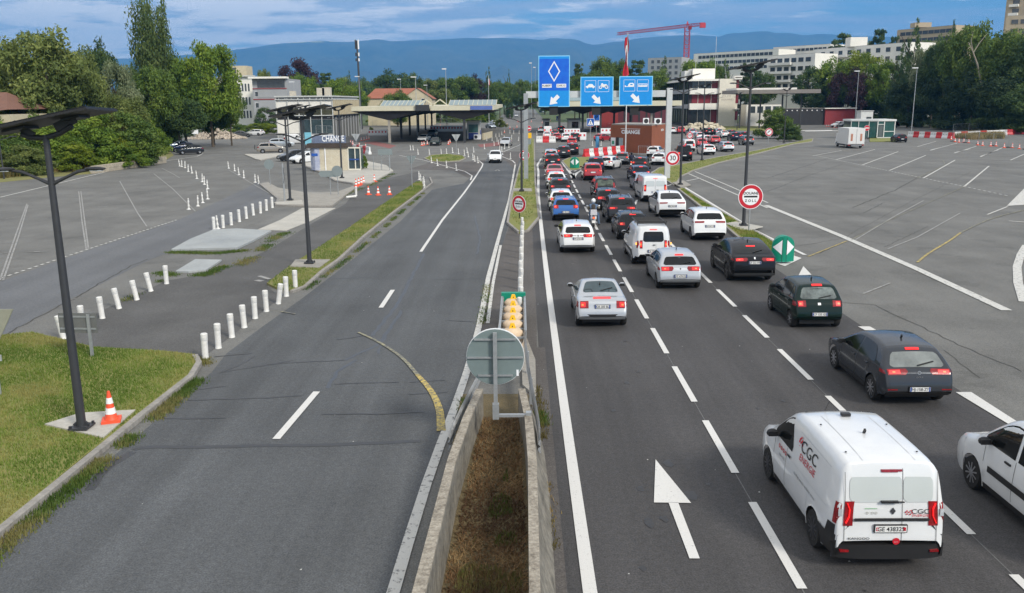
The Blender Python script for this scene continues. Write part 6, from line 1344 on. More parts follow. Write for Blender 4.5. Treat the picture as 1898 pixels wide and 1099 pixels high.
GREYW = mat('grey_facade', (.34, .35, .36), .85, noise=[.3, 3], amp=.15); TANW = mat('tan_facade', (.46, .38, .27), .9, noise=[.2, 2], amp=.15); SKYL = mat('skylight_glass', (.20, .27, .28), .4, spec=.7, noise=[.4, 3], amp=.25); ROOFG = mat('flat_roof_gravel', (.26, .25, .23), .95, noise=[.5, 6], amp=.25); OLIVE = mat('olive_office_glass', (.085, .085, .055), .15, noise=[.3, 2], amp=.5)
def windows(root, p0, u, w_, zs, n, ww, wh, m=WINDOWG, margin=.06, fr=SIGNWHITE, out=.03, name='window'):
    """a row of single windows per level, each one a part; u runs along the wall, outside is to its right"""
    u = Vector((u[0], u[1], 0)).normalized(); nrm = Vector((u.y, -u.x, 0)); rz = math.atan2(u.y, u.x)
    b = MB().use(fr).box((0, 0, 0), (ww + .16, .06, wh + .16)).use(m).box((0, -.035, 0), (ww, .03, wh)); first = None
    for z in zs:
        for k in range(n):
            t = w_ * (margin + (1 - 2 * margin) * (k + .5) / n); p = Vector((p0[0], p0[1], z)) + u * t + nrm * out
            if first is None: first = b.obj(name, root); o = first
            else: o = first.copy(); COL.objects.link(o); o.parent = root
            o.location = p; o.rotation_euler.z = rz
def block(name, lab, p0, u, w_, d, h, m, cat='building', roof=ROOFG, par=.3):
    """box building: front-left corner p0 (world), front runs along u, depth away from the viewer"""
    o = thing(name, lab, cat, (p0[0], p0[1], 0)); u = Vector(u).normalized(); v = Vector((-u.y, u.x))
    P = [(0, 0), tuple(u * w_), tuple(u * w_ + v * d), tuple(v * d)]
    mb(m).prism(P, -.2, h).obj('wall', o); mb(roof).prism([(x * .98 + .02 * (u.x * w_ + v.x * d) / 2, y * .98 + .02 * (u.y * w_ + v.y * d) / 2) for x, y in P], h + .002, h + .12).obj('roof', o); return o, u, v
V2 = lambda x, y: Vector((x, y))

# ---- yellow exchange kiosk
x0, y0 = G(576, 318); x1 = XA(640, y0); x2 = XA(663, y0); wk = x1 - x0; hk = 2.5
o = thing('exchange_kiosk', 'small cream kiosk with graffiti, dark roof and a CHANGE sign on top', 'kiosk', (x0, y0, .13))
GRAF = mat('graffiti_wall', (.50, .52, .56), .8, noise=[1.6, 6], col2=(.25, .29, .45)); KW = mat('kiosk_cream', (.58, .54, .43), .9, noise=[1.4, 6], col2=(.44, .38, .27))
mb(KW).prism([(1.1, 0), (wk, 0), (wk, 2.6), (1.1, 2.6)], 0, hk).obj('wall', o); mb(GRAF).prism([(1.1, 2.6), (1.1, -.004)] + [(.55 - .75 * math.sin(t) + .5 * (1 - abs(math.cos(t))) * 0, .6 - .6 * math.cos(t) + (t / math.pi) * 1.4) for t in np.linspace(0, math.pi, 9)], 0, hk).obj('rounded_end', o)
mb(mat('kiosk_roof', (.055, .042, .035), .9, noise=[2, 8], amp=.4)).box((wk * .46, 1.3, hk + .25), (wk + .5, 3.0, .5), taper=.92).obj('roof', o)
b = mb(mat('kiosk_signboard', (.16, .20, .30), .6, noise=[1.5, 6], amp=.4)).box((wk * .52, .10, hk + .95), (wk * .88, .12, .82)).use(SIGNWHITE).box((wk * .36, .12, hk + 1.4), (wk * .56, .12, .09)); b.obj('signboard', o)
mb(SIGNWHITE).text('CHANGE', .92, (wk * .63, .02, hk + 1.0), (1, 0, 0), (0, 0, 1), 0, sx=.66, weight=.02).obj('lettering', o)
b = mb(BGLASS); gx0, gx1 = wk + .02, x2 - x0; b.box(((gx0 + gx1) / 2, 1.2, hk * .5), (gx1 - gx0 - .1, 2.2, hk - .2)); b.obj('glass_shelter', o); b = mb(mat('kiosk_white_frame', (.66, .64, .55), .6, noise=4, amp=.12))
for x in (gx0, (gx0 + gx1) / 2 + .1, gx1): b.box((x, .05, hk / 2), (.10, .12, hk))
b.box(((gx0 + gx1) / 2, .05, hk), (gx1 - gx0 + .1, .14, .14)).box(((gx0 + gx1) / 2, .05, .08), (gx1 - gx0 + .1, .14, .16)); b.obj('shelter_frame', o); mb(mat('blue_strip', (.02, .07, .26), .5, noise=4, amp=.2)).box(((gx0 + gx1) / 2, .0, hk * .48), (gx1 - gx0 - .2, .03, .16)).obj('blue_strip', o)
mb(SIGNWHITE).box((1.75, -.06, hk * .5), (.12, .05, hk)).obj('downpipe', o); b = mb(mat('poster_blue', (.02, .10, .42), .5, noise=4, amp=.2)).box((.55, -.02, 1.75), (.7, .012, .3)); b.obj('tag_mark', o)

# ---- brown exchange booth
cA, cB, cC = G(1131, 281), G(1207, 285), G(1233, 279); hb = HT(233, cB[1], 1207)
o = thing('exchange_booth', 'flat roofed brown CHANGE booth in the middle of the crossing', 'kiosk', (cB[0], cB[1], 0)); L_ = lambda p: (p[0] - cB[0], p[1] - cB[1])
bk = (L_(cC)[0] + L_(cA)[0], L_(cC)[1] + L_(cA)[1] + 1.5); mb(BROWN).prism([L_(cA), (0, 0), L_(cC), bk], 0, hb).obj('wall', o); mb(ROOFG).prism([(p[0] * .97, p[1] * .97 + .1) for p in [L_(cA), (0, 0), L_(cC), bk]], hb + .003, hb + .16).obj('roof', o)
uA = Vector((-L_(cA)[0], -L_(cA)[1], 0)); wA = uA.length; uA.normalize(); nA = Vector((uA.y, -uA.x, 0)); pA = lambda t, z, off=.03: Vector((*L_(cA), z)) + uA * (wA * t) + nA * off
b = mb(SIGNWHITE).text('CHANGE', .72, pA(.50, hb * .75), uA, (0, 0, 1), 0, sx=1.25, weight=.05); b.bar(pA(.26, hb * .87), pA(.73, hb * .87), .05, .06); b.obj('lettering', o)
uC = Vector((*L_(cC), 0)); wC = uC.length; uC.normalize(); nC = Vector((uC.y, -uC.x, 0)); mb(SIGNWHITE).text('24/24', .45, Vector((0, 0, hb * .80)) + uC * wC * .72 + nC * .03, uC, (0, 0, 1), 0, sx=1.6, weight=.03).obj('lettering', o)
b = mb(DARKS).bar(pA(.155, hb * .30), pA(.225, hb * .30), .1, hb * .5); b.obj('recess', o); mb(mat('booth_door', (.34, .40, .42), .3, noise=2, amp=.2)).bar(pA(.225, hb * .27, .05), pA(.32, hb * .27, .05), .08, hb * .52).obj('door', o)
b = mb(SIGNWHITE).bar(pA(.02, hb * .38), pA(.13, hb * .38), .06, hb * .30).use(mat('poster_green', (.05, .30, .18), .5, noise=4, amp=.2)).bar(pA(.045, hb * .35, .07), pA(.105, hb * .35, .07), .02, hb * .13); b.obj('poster', o)
for t, r_ in ((.62, .42), (.90, .5)):
    p = pA(t, hb + .55, -2.2); a = thing('roof_air_unit', f"white roof air conditioner on the brown booth, {'left' if t < .7 else 'right'} one", 'air conditioner', tuple(p + Vector((cB[0], cB[1], -.4)))); mb(SIGNWHITE).box((0, 0, .45), (r_ * 2, .45, .85)).obj('case', a); mb(DARKS).disc((0, -.23, .45), .33, (0, -1, 0), .02, 14).obj('fan', a)

# ---- left canopy
YL = 166; X0, X1 = XA(651, YL, 200), XA(915, YL, 200); zb0, zt0 = HT(205, YL, 780), HT(196.5, YL, 780)
o = thing('customs_canopy', 'wide cream edged customs canopy on dark umbrella columns left of the road', 'canopy', (0, YL, 0)); xm = XA(797, YL, 200)
for a, c, nm in ((X0, xm - .35, 'roof_deck'), (xm + .05, X1, 'roof_deck')):
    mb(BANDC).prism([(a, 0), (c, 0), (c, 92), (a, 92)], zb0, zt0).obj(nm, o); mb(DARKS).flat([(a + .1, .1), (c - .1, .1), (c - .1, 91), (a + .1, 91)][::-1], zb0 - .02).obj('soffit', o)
mb(STEELD).box((xm - 1.4, -.3, (zb0 + zt0) / 2 + .1), (2.6, .3, zt0 - zb0 + .25)).obj('joint_beam', o)
mb(mat('canopy_blue', (.10, .16, .42), .7, noise=1, amp=.15)).box((XA(892, YL), -.06, (zb0 + zt0) / 2 + .02), (XA(912, YL) - XA(871, YL), .1, zt0 - zb0 - .12)).obj('blue_panel', o)
b = mb(SKYL); zs = HT(185.5, YL + 12, 800)
for a, c in ((XA(692, YL), XA(775, YL)), (XA(825, YL), XA(918, YL))): b.add([(a, 8, zt0 + .1), (c, 8, zt0 + .1), (c, 13, zs), (a, 13, zs), (c, 30, zs), (a, 30, zs)], [(0, 1, 2, 3), (3, 2, 4, 5)])
b.obj('skylight', o); b = mb(BANDC)
for a, c in ((XA(692, YL), XA(775, YL)), (XA(825, YL), XA(918, YL))):
    for k in range(11): x = a + (c - a) * k / 10; b.bar((x, 7.95, zt0 + .1), (x, 12.95, zs), .10, .10)
for xg in (XA(785, YL), XA(812, YL)): b.bar((xg - 1.6, 4, zt0), (xg, 4, zs + .1), .25, .2).bar((xg, 4, zs + .1), (xg + 1.6, 4, zt0), .25, .2)
b.obj('skylight_bar', o)
for px, dy, m_ in ((722, 0, CONC), (861, 0, STEELD), (744, 20, STEELD), (760, 40, STEELD), (776, 62, STEELD), (789, 80, STEELD), (801, 88, STEELD), (745, 1, None)):
    if m_ is None: continue
    x = XA(px, YL + dy + 1.5, 250); b = mb(m_).box((x, dy + 1.5, zb0 / 2), (.45, .45, zb0)); b.obj('column', o)
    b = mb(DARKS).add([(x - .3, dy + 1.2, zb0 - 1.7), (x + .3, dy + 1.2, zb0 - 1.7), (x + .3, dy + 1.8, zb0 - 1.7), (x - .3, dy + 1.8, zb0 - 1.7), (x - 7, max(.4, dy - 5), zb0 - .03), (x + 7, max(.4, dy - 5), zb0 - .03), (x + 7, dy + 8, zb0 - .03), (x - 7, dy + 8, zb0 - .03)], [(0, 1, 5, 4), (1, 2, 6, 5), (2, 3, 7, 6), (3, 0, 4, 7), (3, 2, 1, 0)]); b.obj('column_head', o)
# ---- main canopy over the booths
YR = 214; X0, X1 = XA(1001, YR), XA(1264, YR); zb1, zt1 = HT(196.5, YR, 1150), HT(187, YR, 1150)
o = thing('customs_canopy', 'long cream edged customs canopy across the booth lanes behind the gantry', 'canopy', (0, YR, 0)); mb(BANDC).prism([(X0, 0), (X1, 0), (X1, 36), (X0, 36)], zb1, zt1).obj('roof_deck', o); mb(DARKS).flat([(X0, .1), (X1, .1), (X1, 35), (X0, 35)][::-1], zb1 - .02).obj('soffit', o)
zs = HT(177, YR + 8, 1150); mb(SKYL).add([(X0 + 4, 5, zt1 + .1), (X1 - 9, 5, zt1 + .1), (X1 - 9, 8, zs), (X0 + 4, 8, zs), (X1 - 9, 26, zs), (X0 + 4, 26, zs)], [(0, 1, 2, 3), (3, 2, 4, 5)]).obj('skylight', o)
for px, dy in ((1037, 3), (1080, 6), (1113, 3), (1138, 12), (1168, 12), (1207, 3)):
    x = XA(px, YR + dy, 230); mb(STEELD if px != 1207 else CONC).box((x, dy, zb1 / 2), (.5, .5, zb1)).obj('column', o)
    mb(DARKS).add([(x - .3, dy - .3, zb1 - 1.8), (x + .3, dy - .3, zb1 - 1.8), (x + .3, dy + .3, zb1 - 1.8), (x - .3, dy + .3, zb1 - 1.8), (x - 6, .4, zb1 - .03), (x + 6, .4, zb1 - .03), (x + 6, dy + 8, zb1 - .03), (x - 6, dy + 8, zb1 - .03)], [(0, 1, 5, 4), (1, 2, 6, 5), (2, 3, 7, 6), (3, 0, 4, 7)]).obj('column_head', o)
for px, lab, gy in ((1064, 'dark glazed control booth under the booth canopy, left of the red hall', 236), (1012, 'dark control booth beside the departing road under the canopy', 234)):
    X, Y = XA(px, YR + 6), YR + 6; o = thing('control_booth', lab, 'booth', (X, Y, 0)); mb(mat('booth_grey', (.13, .14, .145), .6, noise=2, amp=.2)).box((0, 0, 1.6), (3.0 if px > 1030 else 1.6, 4, 3.2)).obj('wall', o); mb(GLASS).box((.2, -2.02, 1.9), (1.6 if px > 1030 else 1.0, .06, 1.5)).obj('window', o); mb(STEELD).box((0, 0, 3.3), (3.6 if px > 1030 else 2, 4.6, .2)).obj('roof', o)
# ---- blue booth under the left canopy
x, y = G(883, 259); o = thing('customs_booth', 'glazed customs booth with blue base under the left canopy', 'booth', (x, y, 0)); BB = mat('booth_blue', (.02, .05, .24), .6, noise=2, amp=.2); w2 = XA(885, y) - XA(864, y)
mb(mat('booth_pale', (.50, .50, .46), .7, noise=2, amp=.12)).box((-.6, 3, 1.9), (w2 * 1.0 + .3, 6, 3.5)).obj('wall', o); mb(mat('teal_glass', (.05, .15, .14), .1, spec=.7, noise=1, amp=.3)).box((-.6, -.02, 2.3), (w2 * .85, .06, 1.6)).obj('window', o); mb(BB).box((-.6, -.025, .75), (w2 * .85, .05, 1.3)).obj('blue_base', o); mb(BANDC).box((-.6, 3, 3.72), (w2 + .8, 6.6, .16)).obj('roof', o); mb(mat('side_panel_blue', (.12, .15, .36), .6, noise=2, amp=.2)).box((w2 * .5 - .40, 3.4, 1.2), (.05, 4.6, 1.3)).obj('side_panel', o)
a = tag(mb(SIGNWHITE).box((0, 0, .5), (1.5, .5, 1.0)).use(DARKS).disc((-.3, -.26, .5), .33, (0, -1, 0), .02, 14).obj('air_unit'), 'white air conditioner standing against the blue booth', 'air conditioner'); a.location = (XA(884, y - .8), y - .8, .1)
tag(mb(CREAMW).prism([(XA(893, y - 1), y - 1), (XA(896, y - 1), y - 1), (XA(912, y + 13), y + 13), (XA(910, y + 13), y + 13)], 0, 1.3).obj('ramp_wall'), 'low cream ramp wall right of the blue booth', 'wall')
# ---- glass office with the long right flank
YO = 188; XL, XR = XA(513, YO, 220), XA(617, YO, 220); ho = HT(177, YO, 600); wo = XR - XL
o = thing('glass_office', 'two storey pale framed office with a ribbed flank receding beside the left canopy', 'office building', (XL, YO, 0)); mb(GREYW).prism([(.1, .3), (wo - .1, .3), (wo - .1, 30), (.1, 30)], 0, ho - .35).obj('wall', o); FR = mat('office_frame', (.55, .56, .54), .6, noise=[.6, 4], amp=.15)
mb(FR).prism([(-.25, -.2), (wo + .2, -.2), (wo + .2, 30.4), (-.25, 30.4)], ho - .28, ho).prism([(-.25, -.2), (wo + .2, -.2), (wo + .2, 30.4), (-.25, 30.4)], ho - .85, ho - .70).obj('roof', o)
for k in range(9): mb(FR).box((wo * (k + .5) / 9, .1, ho - .5), (.12, .2, .45)).obj('parapet_post', o)
zz = [HT(y_, YO, 565) for y_ in (201, 214.5, 218, 222, 258)]
for k in range(5):
    xa_ = wo * k / 5 + .08; ww = wo / 5 - .16
    mb(OLIVE).box((xa_ + ww / 2, .24, (zz[0] + zz[1]) / 2), (ww, .08, zz[0] - zz[1])).obj('window', o); mb(WHITEW).box((xa_ + ww / 2, .26, (ho - .8 + zz[0]) / 2), (ww + .1, .06, ho - .9 - zz[0])).obj('panel', o)
    lo = mb(BGLASS if k in (2, 3, 4) else WHITEW).box((xa_ + ww / 2, .24, (zz[3] + .9) / 2 + .2), (ww, .08, zz[3] - 1.3)); lo.obj('window' if k > 1 else 'panel', o)
mb(DARKS).box((wo / 2, .26, (zz[1] + zz[2]) / 2 - .15), (wo, .07, zz[1] - zz[2] + .4)).obj('black_strip', o); mb(FR).box((wo / 2, .05, zz[1] + .05), (wo + .3, .5, .18)).obj('ledge', o)  # plain black strip between the upper glass and the lower panels, then a ledge
for k in range(6): mb(FR).box((wo * k / 5, .15, ho / 2 - .2), (.16, .22, ho - .4)).obj('mullion', o)
zu = HT(213, YO, 617)
for k in range(16):
    y = 1 + 29 * k / 15; mb(CREAMW).box((wo + .12, y, (ho - .85 + zu) / 2), (.42, .35, ho - .85 - zu)).obj('fin', o)
mb(mat('flank_dark_glass', (.10, .10, .08), .3, noise=[.5, 3], amp=.4)).box((wo - .07, 15, (ho - .85 + zu) / 2), (.1, 29, ho - .9 - zu)).obj('flank_glazing', o); mb(STEELD).box((wo + .2, 15.2, zu - .1), (.7, 30, .2)).obj('ledge', o); mb(mat('flank_grey', (.15, .155, .15), .7, noise=[.4, 3], amp=.3)).box((wo - .02, 15.2, zu / 2 - .1), (.14, 29.6, zu - .25)).obj('flank_wall', o)
for k in range(9): mb(GREYW).box((wo + .22, 2 + 27 * k / 8, zu / 2 - .1), (.25, .18, zu - .3)).obj('fin', o)
for px, dz in ((544, 1.1), (597, 1.7), (607, 1.8)): mb(mat('plant_box', (.48, .44, .36), .8, noise=2, amp=.15)).box((XA(px, YO + 8) - XL, 8, ho + dz / 2), (1.7 if px > 550 else 1.0, 2, dz)).obj('roof_plant', o)
# ---- buildings left of the office
B = lambda px, Y: XA(px, Y, 190)
Y = 255; o, u, v = block('white_apartment_house', 'white house with rows of narrow windows behind the left trees', (B(405, Y), Y), (1, 0), B(470, Y) - B(405, Y), 14, HT(143, Y, 450), WHITEW)
windows(o, (0, 0), (1, 0), B(470, Y) - B(405, Y), [HT(162, Y, 450), HT(187, Y, 450), HT(212, Y, 450)], 10, .5, 2.1); ph = mb(CREAMW).prism([(B(426, Y) - B(405, Y), 3), (B(455, Y) - B(405, Y), 3), (B(455, Y) - B(405, Y), 9), (B(426, Y) - B(405, Y), 9)], HT(143, Y, 440), HT(121, Y, 440)).obj('penthouse', o); mb(WINDOWG).box((B(432, Y) - B(405, Y), 2.95, HT(130, Y, 440)), (1.2, .08, 1.6)).obj('window', o); mb(FR).box((6, -.3, HT(141, Y, 440)), (B(470, Y) - B(405, Y), 1.2, .3)).obj('eaves', o)
Y = 245; wg = B(533, Y) - B(470, Y); o, u, v = block('grey_office_block', 'grey block with red bands and a planted roof beside the white house', (B(470, Y), Y), (1, 0), wg, 16, HT(146, Y, 500), GREYW)
for y0_, y1_, m_ in ((148, 162, WINDOWG), (166, 181, GREYW), (186, 203, GREYW)): mb(m_).box((wg * .55, -.06, (HT(y0_, Y, 500) + HT(y1_, Y, 500)) / 2), (wg * .8, .12, HT(y0_, Y, 500) - HT(y1_, Y, 500))).obj('window' if m_ is WINDOWG else 'panel', o)
for y_ in (164, 184): mb(REDH).box((wg / 2, -.08, HT(y_, Y, 500)), (wg, .16, .22)).obj('red_band', o)
mb(WHITEW).box((wg / 2, -.5, HT(144, Y, 500)), (wg + 1, 3, .5)).obj('eaves', o); windows(o, (0, 0), (1, 0), wg, [HT(174, Y, 500), HT(195, Y, 500)], 4, 2.0, 1.3)
# ---- red roofed house
Y = 300; o = thing('red_roofed_house', 'cream house with a long red tiled roof behind the left canopy', 'house', (B(680, Y), Y, 0)); wl = B(800, Y) - B(680, Y); wgx = B(745, Y) - B(680, Y); zr, ze = HT(163, Y, 740), HT(182, Y, 740)
mb(CREAMW).prism([(0, 1), (wl, 1), (wl, 14), (0, 14)], 0, ze).obj('wall', o); mb(CREAMW).add([(wgx, .95, ze - .1), (wl, .95, ze - .1), ((wgx + wl) / 2, .95, zr - .2)], [(0, 1, 2)]).obj('gable', o)
mb(ROOFT).add([(-.8, .5, ze), (wgx + .3, .5, ze), ((wgx + wl) / 2, 7, zr), (2, 7, zr), (wl + .6, .6, ze - .3), ((wgx + wl) / 2, .6, zr), ((wgx + wl) / 2, 14, zr), (wl + .6, 14, ze - .3)], [(0, 1, 2, 3), (5, 4, 7, 6), (1, 5, 6, 2)]).obj('roof', o); windows(o, (wgx, .95), (1, 0), wl - wgx, [ze - .9], 2, 1.4, 1.3, m=WINDOWG)
Y = 72; # corner of a tiled roof at the left picture edge
Y = 101; o = thing('tiled_house', 'brown tiled house roof peeking at the left picture edge', 'house', (B(-70, Y), Y, 0)); hz = HT(173, Y, 0); mb(CREAMW).prism([(0, 0), (B(15, Y) - B(-70, Y), 0), (B(15, Y) - B(-70, Y), 8), (0, 8)], 0, HT(212, Y, 0)).obj('wall', o)
rr = B(17, Y) - B(-70, Y); mb(mat('brown_roof_tiles', (.20, .10, .07), .9, noise=[.8, 7], amp=.3)).add([(-1, -.6, HT(215, Y, 0)), (rr, -.6, HT(203, Y, 0)), (rr * .55, 4, HT(170, Y, 0)), (-1, 4, HT(170, Y, 0)), (rr, 9, HT(203, Y, 0)), (-1, 9, HT(203, Y, 0))], [(0, 1, 2, 3), (2, 1, 4), (3, 2, 4, 5)]).obj('roof', o)
# ---- red hall under the main canopy
Y = 258; o, u, v = block('red_hall', 'low red clad hall behind the brown booth', (B(1096, Y), Y), (1, 0), B(1146, Y) - B(1096, Y), 8, HT(202, Y, 1120), REDH); mb(WHITEW).box((4.2, -.1, HT(200.5, Y, 1120)), (8.6, .5, .4)).obj('fascia', o); mb(MAROON).box((1.6, -.04, 2.0), (1.5, .08, 4.0)).obj('door', o)
o, u, v = block('maroon_hall', 'dark maroon hall with slit windows right of the red hall', (B(1146, Y), Y + 1), (1, 0), B(1240, Y) - B(1146, Y), 10, HT(199, Y, 1190), MAROON); windows(o, (0, 0), (1, 0), B(1240, Y) - B(1146, Y), [3.2], 6, .5, 3.0, m=DARKS, fr=MAROON)
# ---- white customs office with stair tower
Y = 262; xA, xB, xC = B(1278, Y), B(1331, Y), B(1366, Y); ht_ = HT(146, Y, 1350); o = thing('customs_office', 'white three storey customs office with red window bands and blank stair wall', 'office building', (xA, Y, 0)); wa, wc = xB - xA, xC - xB
mb(OFFW).prism([(wa, -1.2), (wa + wc * .86, -1.2), (wa + wc * .86, 10), (wa, 10)], 0, ht_).obj('stair_tower', o); mb(OFFW).prism([(wa + wc * .86, -.4), (wa + wc, -.4), (wa + wc, 10), (wa + wc * .86, 10)], 0, ht_ - .3).obj('stair_bay', o); mb(DARKS).prism([(0, 1.2), (wa - .02, 1.2), (wa - .02, 48), (0, 48)], 0, ht_ - .6).obj('wall', o)
mb(WHITEW).prism([(-1.2, -.8), (wa - .02, -.8), (wa - .02, 49), (-1.2, 49)], ht_ - .58, ht_ - .02).obj('roof', o); mb(WHITEW).prism([(1.5, 4), (wa * .95, 4), (wa * .95, 12), (1.5, 12)], ht_, HT(127, Y + 4, 1310)).obj('roof_block', o); mb(FR).prism([(-.6, 6), (1.3, 6), (1.3, 12), (-.6, 12)], ht_, HT(131, Y + 6, 1280)).obj('roof_block', o)
fl = [(HT(164, Y, 1300), HT(174.5, Y, 1300)), (HT(191.5, Y, 1300), HT(203, Y, 1300))]
for a, c in fl: mb(WHITEW).box((wa / 2, .3, (a + c) / 2), (wa - .05, 1.6, a - c)).obj('balcony_band', o)
RW = mat('red_window_panel', (.20, .018, .03), .4, noise=[.8, 4], amp=.25)
for (z1, z0_), k in (((HT(149, Y, 1300), fl[0][0]), 0), ((fl[0][1], fl[1][0]), 1), ((fl[1][1], .6), 2)):
    for j in range(4):
        m_ = [WINDOWG, WINDOWG, WINDOWG, RW][j] if k != 1 else RW; xx = wa * (.10 + .23 * j); mb(m_).box((xx + wa * .1, 1.15, (z1 + z0_) / 2), (wa * .20, .08, abs(z1 - z0_) - .15)).obj('window', o); mb(WHITEW).box((xx + wa * .215, 1.05, (z1 + z0_) / 2), (.10, .12, abs(z1 - z0_))).obj('mullion', o)
for y_ in (156, 183, 214): mb(RW).box((wa + wc * .86 + .55, -.44, HT(y_, Y, 1360)), (.85, .08, 2.6)).obj('window', o); mb(WHITEW).box((wa + wc * .95, -.9, HT(y_ - 12, Y, 1360)), (wc * .34, 1.6, .28)).obj('canopy_slab', o)
mb(WHITEW).box((wa + wc * .95, -.8, HT(144, Y, 1360)), (wc * .40, 1.8, 1.0)).obj('canopy_slab', o)
for k in range(22): mb(STEELD if k % 2 else WINDOWG).box((-.12, 3 + 45 * k / 22, ht_ * .5), (.26, .45 if k % 2 else 1.4, ht_ - 1.4)).obj('fin', o)
for a, c in fl: mb(GREYW).box((-.3, 25, (a + c) / 2), (.5, 47, (a - c) * .7)).obj('balcony_band', o)
TXM = mat('faded_wall_letters', (.36, .30, .28), .8, noise=3, amp=.1); b = mb(TXM).text('D.IT', .95, (wa + wc * .40, -1.235, HT(178.5, Y, 1345)), (1, 0, 0), (0, 0, 1), 0, sx=1.6, weight=-.01).text('DOUANES', .68, (wa + wc * .44, -1.235, HT(184.5, Y, 1345)), (1, 0, 0), (0, 0, 1), 0, sx=1.15, weight=-.01); b.obj('lettering', o)
# ---- open shed, white annex, red shed on the right
Y = 238; xs0, xs1 = B(1366, Y), B(1506, Y); o = thing('open_shed', 'flat dark roofed open shed right of the white office', 'shed', (xs0, Y, 0)); zs1, zs0 = HT(164, Y, 1440), HT(177, Y, 1440); mb(mat('shed_fascia', (.26, .235, .215), .8, noise=[.4, 3], amp=.2)).prism([(0, 0), (xs1 - xs0, -6), (xs1 - xs0, 16), (0, 18)], (zs0 + zs1) / 2 - .4, zs1 - .3).obj('roof', o); mb(WHITEW).prism([(.2, 2), (xs1 - xs0 - 5, -2), (xs1 - xs0 - 5, 12), (.2, 14)], zs1 - .29, zs1 + .2).obj('roof_edge', o)
for t in (.1, .35, .62, .85): mb(STEELD).box(((xs1 - xs0) * t, 5 - 6 * t, zs0 / 2), (.35, .35, zs0 + .6)).obj('column', o)
Y = 262; o, u, v = block('white_annex', 'white annex with wide windows behind the round bush', (B(1384, Y), Y), (1, 0), B(1450, Y) - B(1384, Y), 8, HT(194, Y, 1410), WHITEW); windows(o, (0, 0), (1, 0), B(1450, Y) - B(1384, Y), [HT(203, Y, 1410)], 4, 1.7, 1.9)
Y = 268; xk0, xk1, xk2 = B(1445, Y), B(1530, Y), B(1585, Y); o, u, v = block('black_shed', 'low black shed with a row of white lamps at the woods', (xk0, Y), (1, 0), xk1 - xk0, 8, HT(201, Y, 1500), DARKS)
for k in range(9): mb(SIGNWHITE).box(((xk1 - xk0) * (k + .6) / 9.2, -.1, HT(204.5, Y, 1500)), (.28, .12, .3)).obj('wall_lamp', o)
o, u, v = block('red_shed', 'low dark red shed end wall with white eaves beside the black shed', (xk1, Y - .5), (1, .02), xk2 - xk1, 8, HT(202, Y, 1550), mat('shed_red', (.26, .028, .035), .7, noise=[.4, 4], amp=.2)); mb(WHITEW).box(((xk2 - xk1) / 2, -.3, HT(200.5, Y, 1550)), (xk2 - xk1 + .6, .8, .25)).obj('eaves', o)
# ---- glass booth, cabin, box lorry on the lorry park
xb, yb = G(1625, 257); wl, wr = xb - XA(1588, yb), XA(1663, yb) - xb; hg = HT(222, yb, 1625); o = thing('glass_booth', 'green glass booth with white frame and door on the lorry park', 'booth', (xb, yb, .08)); TG = mat('green_glass', (.03, .11, .10), .08, spec=.8, noise=[.6, 3], amp=.4)
mb(TG).prism([(-wl, 2.0), (0, .05), (wr - .05, .05), (wr - .05, 5), (-wl, 6)], .1, hg - .35).obj('glazing', o); mb(mat('booth_white', (.62, .63, .61), .6, noise=2, amp=.1)).prism([(-wl - .15, 1.9), (0, -.15), (wr + .15, -.15), (wr + .15, 5.2), (-wl - .15, 6.2)], hg - .36, hg).obj('roof', o); b = mb(MATS['booth_white'])
for x in (0, 1.25, wr - .06): b.box((x, 0, hg / 2), (.16, .14, hg - .3))
b.box((wr / 2 + .6, 0, hg * .36), (wr - 1.2, .12, .14)).box((wr / 2, 0, .12), (wr, .14, .16)).box((.62, 0, hg - .95), (1.1, .12, .12))
for t in (.33, .72, 1): b.box((-wl * t, 2.0 * t - .04, hg / 2), (.09, .09, hg - .3))
b.obj('frame', o); mb(mat('booth_grey_door', (.12, .14, .14), .2, noise=2, amp=.2)).box((.62, -.02, 1.35), (.8, .06, 2.2)).obj('door', o)
xc_, yc_ = XA(1609, 215), 215; o = thing('white_cabin', 'small white cabin standing behind the glass booth', 'cabin', (xc_, yc_, 0)); hc = HT(206, yc_, 1609); mb(MATS['booth_white']).box((0, 1.5, hc / 2), (2.9, 3, hc)).obj('wall', o); mb(WINDOWG).box((.5, -.03, hc * .55), (1.2, .08, 1.5)).obj('window', o); mb(FR).box((0, 1.5, hc + .06), (3.2, 3.3, .14)).obj('roof', o)
x, y = G(1585, 275); o = thing('box_lorry', 'white box lorry seen from its twin rear doors on the lorry park', 'lorry', (x, y, .014), R(-4)); WL_ = mat('lorry_white', (.62, .62, .60), .5, noise=[1, 6], amp=.1); hl = 3.1
mb(WL_).box((0, 2.6, 1.85), (2.55, 5.6, 2.5)).obj('body', o); mb(WL_).box((0, 6.3, 1.3), (2.3, 1.7, 1.7), taper=.85).obj('cab', o); b = mb(BLACK).box((0, 3.4, .5), (2.3, 6.6, .3)); b.obj('chassis', o)
for xx in (-.62, .62): mb(mat('lorry_door_white', (.68, .68, .66), .5, noise=[1, 6], amp=.08)).box((xx, -.24, 1.85), (1.18, .06, 2.3)).obj('rear_door', o); mb(mat('door_stripe', (.50, .22, .14), .6, noise=5, amp=.3)).box((xx * 1.15, -.28, 1.7), (.30, .03, 1.1)).obj('stripe', o)
for xx in (-1, 1): mb(REDL).box((xx * 1.05, -.22, .52), (.3, .06, .16)).obj('tail_light', o)
mb(GALV).box((0, -.35, .45), (1.6, .4, .08)).obj('step', o)
